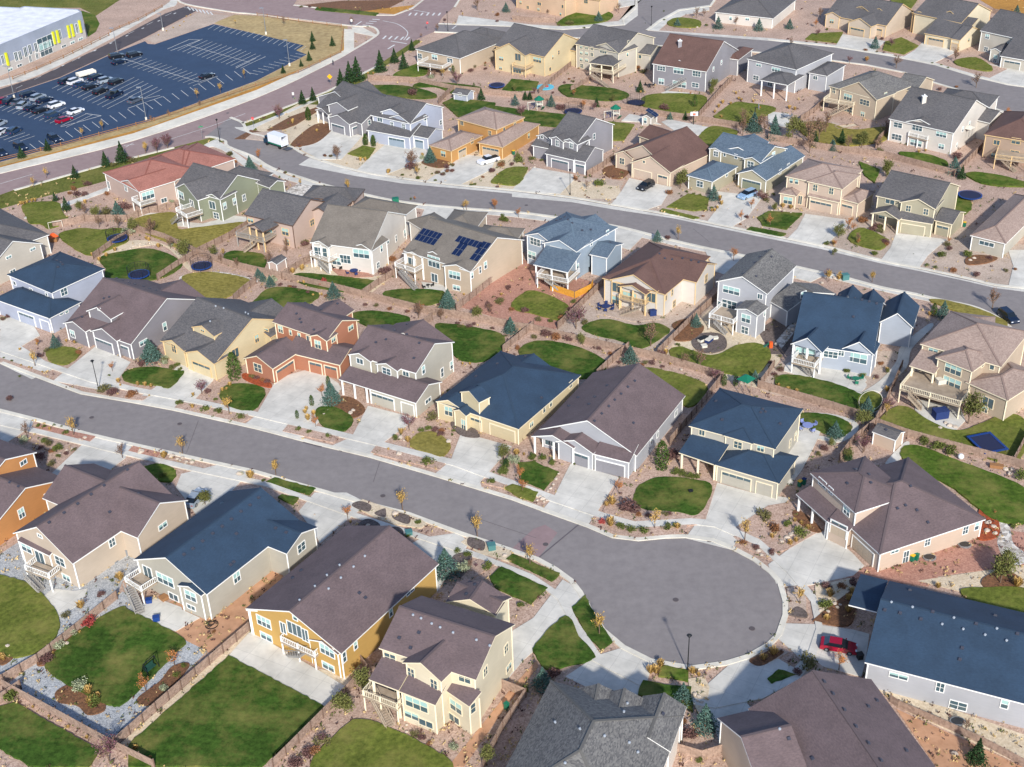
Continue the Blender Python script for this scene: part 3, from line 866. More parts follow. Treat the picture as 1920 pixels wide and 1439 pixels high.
w 1215 840 1 1.4
k 2.6 800 800 1000 850 1080 780
w 880 790 3 2
s 2.6 960 870 815 920
v 1105 465 1160 405 1145 500 1200 508 1280 500 1330 420 1400 530 1345 515

house|light grey two-storey house with mottled grey roof beside the round paved patio|light grey two-storey house|lightgrey|grey|w|lightgrey
T 1200 540
m G 6.6 .45 570 -48 955 47 1165 -170
m g 3.6 .35 965 95 1105 175 1285 -55
m G 5 .3 710 158 885 210 950 140
k 2.4 515 225 700 275 760 180
w 600 180 2 2
s 2.4 560 245 650 345
w 685 20 3.4 1.4
w 900 65 .9 1
w 670 125 3 1.6
w 795 230 1.8 1.6
w 785 340 1.4 1.4
w 935 195 .5 .8
w 1225 50 1.2 1.2
v 945 -270 985 -232 905 -232 865 -190 783 -107 870 -85 1130 -60 1190 -45

house|pale blue house with big navy roof, white gables and covered deck|pale blue house with navy roof|paleblue|navy|w|paleblue
T 1200 540
m g 4.5 .55 1140 415 1750 502 2105 160
m G 4.5 .8 1790 260 2050 300 2160 145
m G 4.5 .8 1690 65 1490 35 1500 130
m G 4.5 .8 1840 90 1650 62 1640 150
m G 4.7 .7 1130 420 1368 487 1420 400 o
m G 4.7 .7 1515 455 1758 504 1800 420
k 2.2 1135 560 1310 605 1370 520
w 1240 490 3.4 2.1
s 2.2 1200 540 1290 660
w 1625 525 3.6 1.8
w 1510 485 .9 1.3
w 1430 500 2.4 1.2
v 1395 25 1450 40 1503 55 1557 65 1610 80 1665 90 1720 103 1775 118 1845 135 1600 218

house|buff house with tan tile roofs and timber rear deck at the right edge|buff tile-roofed house with timber deck|tan|tile|c|tan
T 1440 360
m h 7.2 .4 1140 1140 1750 1312 1960 1050
m h 7.1 .4 1255 1242 1535 1350 1640 1200
m s 4.8 .3 1060 1303 1250 1365 1180 1180 o
m h 4.6 .35 1480 1425 1800 1565 1960 1330
m h 4.8 .35 1380 1010 1700 1050 1640 930
w 1240 1190 1.6 .8
w 1390 1330 3 1.8
w 1380 1430 3.2 1.6
w 1610 1295 .7 .9
w 1680 1315 .7 .9
w 1650 1580 2 1.8
w 1615 1690 1 1.2
k 2.7 985 1480 1440 1610 1500 1450
s 2.7 1050 1520 1150 1630

house|grey house with dark gabled roof, two garages, nearest the box truck|grey gabled house near the box truck|grey|charcoal|w|grey
T 480 0
m g 3.6 .5 450 800 790 932 1070 745
m G 3.6 .4 1000 750 700 650 800 850
m G 5.7 .4 530 790 690 830 780 760
m G 3.6 .4 530 885 700 935 780 860
m G 3.5 .4 443 825 540 862 620 790 o
g 615 950 4.8
g 750 970 2.6
w 850 920 .8 1.2

house|lavender two-storey house with charcoal roof and blue garage doors in the upper row|lavender house in the upper row|lav|charcoal|w|bluegrey
T 480 0
m g 6.2 .45 860 865 1155 930 1410 805
m G 6.2 .4 985 885 1158 932 1240 860
m G 7.3 .4 930 840 1090 868 1140 800
m s 3.3 .35 825 975 1155 1035 1180 970
m g 3.4 .4 1165 1015 1290 1040 1400 970
g 1055 1065 4.8
g 1225 1080 2.6
w 930 900 1.6 1
w 1020 935 .9 1.3
w 1108 950 .9 1.3
w 1275 885 .8 1.2
w 1385 920 .8 1.2

house|ochre brick house with tan tile hip roofs behind the white pickup|ochre tile-roofed house|terracotta|tile|t|tan
T 720 180
m h 5.6 .35 540 172 845 255 1035 155
m h 3.3 .35 335 372 505 415 695 285
m h 3.3 .35 700 350 890 387 1190 215
g 585 405 3
g 800 405 4.8
w 445 435 1.4 1.4
w 585 205 1.1 1
w 795 280 1 1.2
w 900 255 .7 1
w 980 205 .9 1.2
w 660 340 1 1.2
w 1085 300 .8 1.3

house|mid grey two-storey house with bright white gable trim in the upper row|mid grey white-trimmed house|grey|charcoal|w|midgrey
T 720 180
m g 6.4 .5 1235 310 1445 362 1690 205
m G 6.4 .45 1240 318 1345 348 1400 290
m G 6.4 .45 1335 335 1450 368 1520 310
m g 3.3 .4 1105 370 1235 395 1290 330
m G 5.2 .4 1140 298 1240 330 1300 280
m s 3.4 .4 1205 432 1425 482 1470 400
m g 3.4 .5 1420 478 1512 497 1645 405
g 1320 505 4.8
g 1470 530 2.5
w 1300 355 1 1.4
w 1405 370 1 1.4
w 1185 310 .8 .6
w 1575 305 .8 1.4

house|cream and brick house with brown roof behind the black car|brown-roofed house behind the black car|pbeige|brown|c|pbeige
T 960 0
m G 3.6 .5 770 1155 1190 1290 1420 1110
m G 4.2 .45 1235 1120 1405 1055 1050 980
m G 3.7 .5 885 1222 1190 1297 1250 1180
m G 3.8 .5 765 1155 905 1190 980 1120
m G 4.4 .5 880 1145 1000 1175 1080 1100
g 980 1320 4.9
g 1130 1340 2.6
w 825 1210 1.3 1.5
w 990 1215 .6 .6
w 1340 1110 .6 .9

house|sage house with slate blue roofs behind the silver-blue car|slate-roofed sage house|olive|slate|w|sage
T 1200 180
m g 5.6 .4 515 392 905 500 1050 380
m G 5.6 .35 970 345 740 305 700 420
m G 5.6 .4 770 472 905 505 980 440
m G 5.6 .3 515 394 610 417 680 380
m G 3.4 .45 725 582 950 637 1180 435
m h 3.4 .4 350 595 545 645 700 520
g 835 665 4.8
w 450 662 1.6 1.4
w 570 435 1.2 1.2
w 635 440 .6 .8
w 720 455 .8 1
w 830 515 1.6 1.4
w 1000 440 1.1 1.2
w 1110 525 1 1
w 1050 570 1 1
w 650 590 .8 1

house|pinkish stucco house with tan tile hip roof and arched porch|pinkish tile-roofed house with arched porch|pbeige|tile|c|pbeige
T 1200 180
m h 6.4 .35 1088 602 1510 692 1700 560
m s 3.3 .3 1260 750 1495 800 1530 730
m h 3.5 .4 1495 770 1640 808 1735 715
m h 3.3 .3 1040 728 1175 752 1260 680
m h 6.4 .35 1250 640 1520 700 1500 560
g 1345 845 5
g 1550 865 2.6
w 1135 638 .8 1
w 1175 645 .8 1
w 1315 690 1 1.4
w 1435 715 1 1.4
w 1110 785 2 1.6
w 1200 795 .9 2

house|olive-beige two-storey house with dark roof and white-columned porch|olive-beige house with white-columned porch|olive|charcoal|c|olive
T 1440 360
m g 6.2 .45 808 28 1258 128 1420 -50
m G 6.2 .4 985 78 1258 132 1330 60
m G 3.5 .4 770 160 985 212 1060 120 o
m s 3.3 .35 975 200 1235 242 1260 190
m g 3.4 .4 1245 212 1385 245 1475 150
g 1085 275 4.9
g 1305 295 2.6
w 915 75 2 .9
w 1053 125 1 1.3
w 1185 150 1 1.3
w 860 190 1.8 .8

house|greige single-storey house with grey-brown hip roof on the right edge of the upper row|greige hip-roofed house on the right edge|greige|tile|w|greige
T 1440 360
m h 3.5 .45 1515 325 1785 390 2050 60
m h 3.5 .45 1885 200 2100 240 2200 100
w 1640 390 3 .8

house|tan single-storey house with charcoal hip roof and covered deck near the intersection|tan charcoal-roofed house by the junction|tan|charcoal|w|tan
T 480 0
m h 4.8 .42 1195 368 1530 440 1880 300
m h 4.6 .4 1500 280 1760 330 1900 250
w 1455 455 2 1.2
w 1220 420 1.6 1.4
w 1340 430 2 1.4
w 1455 520 1 .8
k 2.2 1210 490 1400 520 1460 460

house|bright yellow house with charcoal gables and rear balcony|bright yellow house|yellow|charcoal|t|yellow
T 960 0
m g 6 .5 -130 345 245 428 455 295
m G 6 .5 -140 376 100 420 180 340
m h 4.8 .4 370 360 480 385 600 300
w 190 450 3 1.4
w 45 430 2 2
w 350 395 .7 1.2
w 305 430 .6 1.2
w 285 520 .8 1
w -80 440 1.6 1.2
w -85 520 1 1
w 40 560 3 1.6
k 2.6 0 500 100 520 170 460

house|greige three-level house with grey arched gable and tall grid of windows|greige arched-gable house|sand|charcoal|c|sand
T 960 0
m g 7.2 .4 470 330 805 400 985 265
m G 7.2 .4 610 348 800 402 860 330
m h 4.8 .35 575 472 760 497 830 430 o
m g 4.6 .35 905 395 1040 415 1090 345
w 520 355 1 1
w 560 360 1 1
w 600 365 1 1
w 520 400 1 1
w 560 405 1 1
w 600 410 1 1
w 520 450 1 1
w 560 455 1 1
w 685 385 2.4 1.2
w 525 530 1.2 1.2
w 870 320 .7 1
w 865 410 .7 1
w 950 425 1.8 1
k 2.6 580 530 760 560 830 500
s 2.6 600 560 740 665

house|grey house with brown roof, white chimney and arched balcony|grey brown-roofed house with chimney|grey|brown|w|grey
T 960 0
m g 6 .5 1050 478 1460 540 1660 370
m G 6 .4 1180 472 1330 502 1400 440
m h 4.8 .4 1590 435 1700 450 1760 360
c 1258 350
w 1120 515 2.4 1.2
w 1385 555 2.4 1.4
w 1250 530 3 1.8
w 1120 615 1.6 1.6
w 1375 640 2 1.2
w 1255 660 4 1.6
w 1510 520 .7 1.2
w 1490 620 .6 1.2
w 1570 470 .7 1.2
k 2.6 1185 560 1310 580 1370 530
s 2.6 1300 600 1150 680

house|pale grey two-storey house with grey roof and tall white-columned porch|pale grey house with tall porch|lightgrey|charcoal|w|lightgrey
T 1440 0
m h 6.8 .4 -160 440 215 525 420 385
m h 4.8 .4 300 545 445 572 565 485
m h 4.6 .3 -60 600 150 640 240 560 o
w 60 525 2.6 1.1
w -70 490 1.6 .7
w -90 585 1.8 1.2
w 355 585 1.2 1
w 10 700 1.6 1.8

house|tan house with mottled grey roof and arched deck opening|tan house with arched deck|tan|grey|c|tan
T 1440 0
m h 5.8 .45 455 645 815 748 1010 600
m G 5.8 .55 530 668 817 752 900 680
m g 5 .4 945 658 1110 690 1200 590
w 495 680 1 1.4
w 725 770 3 1.4
w 710 860 1.2 1.2
w 600 730 2.6 1.6
w 600 840 2.6 1.4
w 880 710 1 1
k 2.6 415 760 640 800 690 740
s 2.6 620 790 450 870

house|white house with charcoal roof, white chimney and tall columned porch|white columned house|white|charcoal|w|white
T 1440 0
m g 5.8 .5 905 890 1395 1000 1590 800
m G 5.9 .35 1030 912 1245 952 1310 880 o
m g 4.8 .4 1540 895 1665 925 1745 840
m h 5 .35 1250 760 1650 820 1600 700
c 1167 770
w 975 940 2.2 1.2
w 1300 1010 2.6 1.2
w 965 1030 2.6 1.4
w 1300 1100 1.4 1.2
w 1120 960 2.6 1.4
w 1110 1080 3 1.4
w 1460 970 .7 1.2
w 1415 1090 .6 1
w 1510 930 .7 1.2
k 2.6 1050 1020 1195 1055 1260 970

house|stone and tan house with brown roof and timber deck, cut by the right edge|stone house on the right edge|stone|brown|t|stone
T 1440 0
m h 5.8 .45 1620 1010 2050 1080 2200 900
w 1715 1070 1.4 1.1
w 1690 1165 1 1
w 1860 1060 2 1.4
w 1850 1150 2 1.2
k 2.6 1700 1190 1950 1220 2000 1120
s 2.6 1740 1180 1860 1290

house|peach stucco house cut by the top edge, behind a board fence|peach house at the top edge|peach|brown|t|peach
T 960 0
m g 6.2 .4 20 -80 400 -5 600 -150
m g 5.6 .4 420 -30 660 5 760 -70
w 205 30 1.6 1
w 200 100 1 1
w 120 90 1 1
w 65 20 .9 1.2
w 380 50 .7 1
w 365 115 .8 1
w 555 10 1.4 1.4

house|white single-storey house with charcoal hip roof at the top of the photo|white charcoal-roofed house at the top|white|charcoal|w|white
T 960 0
m h 3.4 .4 1520 92 1960 140 2150 0
w 1765 145 1.2 .8
w 1640 140 .8 1

house|beige two-dormer house with charcoal roof in the top row|beige two-dormer house|beige|charcoal|t|tan
T 1440 0
m g 3.8 .5 430 110 890 195 1010 75
m G 5.8 .4 640 62 760 90 800 30
m G 5.8 .4 775 78 890 105 930 50
m G 3.8 .45 595 165 775 202 830 140
m G 4 .45 425 110 540 128 600 80
g 670 220 4.8
g 825 240 2.6
w 478 160 1.4 1.3
w 700 75 1.2 .9
w 825 100 1 1.2

house|cream two-storey house with charcoal roof and upper porch in the top row|cream house in the top row|cream|charcoal|t|tan
T 1440 0
m g 6.2 .45 1090 100 1450 175 1570 60
m G 6.2 .5 1275 112 1445 152 1500 100
m G 6 .3 1075 95 1195 118 1250 60 o
m s 3.4 .35 1170 250 1440 300 1480 220
m g 3.6 .4 1370 290 1440 305 1560 220
g 1260 300 4.8
g 1400 330 2.4
w 1370 195 1.2 1.3
w 1280 160 1.2 1
w 1505 300 .8 1

house|white house with charcoal roof and stone base in the top right corner|white house in the top right corner|sand|charcoal|w|greige
T 1440 0
m g 6.2 .45 1590 230 2000 320 2200 200
m s 3.4 .35 1740 420 2000 465 2020 390
m G 3.5 .4 1665 372 1745 388 1800 330
g 1830 480 4.6
w 1645 275 1.2 1.3
w 1840 325 1.2 1.3
w 1635 370 1.2 1.2
d 1710 410 1

school_building|long flat white-roofed school building with blue-grey walls and yellow window fins|school|school|white|w|school
T 0 0
P 8.5 -100 387 612 95 590 78 180 55 150 65 0 58 -200 50
w 340 325 7 4
w 355 420 5.5 4
w 225 375 1.2 3
w 270 360 1.2 3
w 120 425 1.2 2.6
w 150 418 1.2 2.6
w 235 480 1 2
w 285 460 1 2
w 450 260 1 3
w 480 355 2 .7
w 545 328 2 .7
w 605 298 2 .7
w 150 508 2 .7
w 80 540 2 .7
w 575 215 1 3
w 190 392 1.2 3
w 20 450 1 2.6
y 48 445
y 400 285
y 430 275
y 512 238
y 540 228
y 597 200

garden_shed|pale blue garden shed with white trim in the upper back yard|pale blue shed|lav|charcoal|w|lav
T 480 0
m g 2.2 .4 1470 700 1585 718 1620 680
w 1530 710 1 .8

garden_shed|cream garden shed with blue solar panels on its roof|solar-roofed shed|sand|charcoal|w|grey
T 960 0
m G 2.3 .5 970 878 1045 890 1080 850
a 1050 850 2 2
w 1000 905 .8 1.4

garden_shed|pinkish garden shed with grey roof beside the salmon pink house's yard|pinkish shed|pink|charcoal|w|pink
T 480 360
m G 2.3 .4 85 530 155 545 240 495

garden_shed|beige garden shed with grey shingle roof beside the right-hand board fence|beige shed on the right|pbeige|charcoal|w|pbeige
T 1440 720
m g 2.5 .45 780 358 960 425 1030 360
v 885 345
'''
for sp in HSPEC.strip().split('\n\n'): House(sp)
# ---------------------------------------------------------------- ground, roads, yards
TX = TY = 0
def PX(s, z=0):
    v = nums(s); return [G(v[i], v[i+1], z) for i in range(0, len(v), 2)]
b = MB(); b.face([(-1500, -300, 0), (1500, -300, 0), (1500, 2500, 0), (-1500, 2500, 0)]); tag(b.build('ground', M_pink), kind='structure')
ROADS = """0 683 97 720 150 740 250 757 325 771 480 806 590 835 692 859 805 892 960 939 1022 962 1100 990 1147 1010 1197 1016 1247 1011 1285 1010
1285 1010 1335 1017 1372 1032 1410 1052 1440 1075 1457 1094 1467 1129 1467 1154 1455 1189 1438 1207 1400 1229 1360 1241 1297 1250 1222 1237 1172 1212 1135 1181 1110 1142 1092 1110 1075 1088
1075 1088 1045 1066 1010 1047 960 1030 870 1000 767 962 667 937 580 912 480 883 375 860 250 832 175 815 75 787 0 768"""
street1 = [PX(l) for l in ROADS.split('\n')]
lower = street1[0]+street1[1][1:]+street1[2][1:]; lower = [G(-60, 660)]+lower+[G(-60, 752)]
patch('road', lower, M_asph, 2)
u_top = smooth_open(PX('430 222 452 232 463 250 490 257 520 269 545 278 580 296 667 322 755 337 855 349 960 359 1072 373 1147 386 1260 406 1440 443 1540 463 1652 491 1722 505 1815 525 1865 537 1925 543'), 3)
u_bot = smooth_open(PX('385 257 400 257 425 265 430 275 475 293 512 315 567 333 605 345 667 360 730 374 800 384 867 390 960 397 1022 404 1145 422 1210 437 1260 450 1335 467 1385 477 1440 488 1547 512 1592 522 1655 539 1717 551 1765 562 1815 572 1845 582 1880 600 1902 620 1925 645'), 3)
patch('road', u_top+u_bot[::-1], M_asph, 2.5)
t_up = PX('822 46 855 47 960 51 1055 57 1172 48'); t_side = PX('1170 37 1195 15 1196 -10'); t_sr = PX('1345 -10 1330 12 1272 20 1235 40 1210 58')
t_up2 = PX('1440 76 1565 89 1665 105 1752 122 1827 145 1890 160 1930 166'); t_low = PX('1930 214 1890 212 1860 202 1840 186 1802 170 1745 153 1695 136 1625 122 1547 112 1400 96 1235 86 1100 72 960 66 815 60')
patch('road', t_up+t_side+t_sr+t_up2+t_low, M_asph, 2)
rd_l = smooth_open(PX('-60 350 0 327 250 265 480 185 617 121 664 95 705 70 711 60 697 50 655 48 480 27 437 23 350 8 330 -5'), 4)
rd_r = PX('560 -5 550 11 705 30 740 30 775 17 800 -3 865 -8 850 15 829 33 822 46 815 60 780 75 705 125 612 172 480 222 452 232 400 257 325 277 200 308 25 357 -60 388')
patch('road', [G(-60, 350)]+rd_l[1:]+rd_r, M_rasph, 2)
patch('parking_lot', PX('-40 196 0 184 112 147 212 101 272 78 277 83 290 84 400 46 480 64 570 86 555 95 575 103 480 152 275 228 115 273 0 304 -40 315'), M_lot, 2)
patch('road', PX('-40 182 0 168 75 144 200 84 310 26 350 12 370 20 272 71 212 99 112 145 0 183 -40 195'), M_lane, 2.2)
patch('asphalt_patch', PX('960 1030 1000 993 1022 985 1045 1000 1010 1047'), M_patch, 2.8)
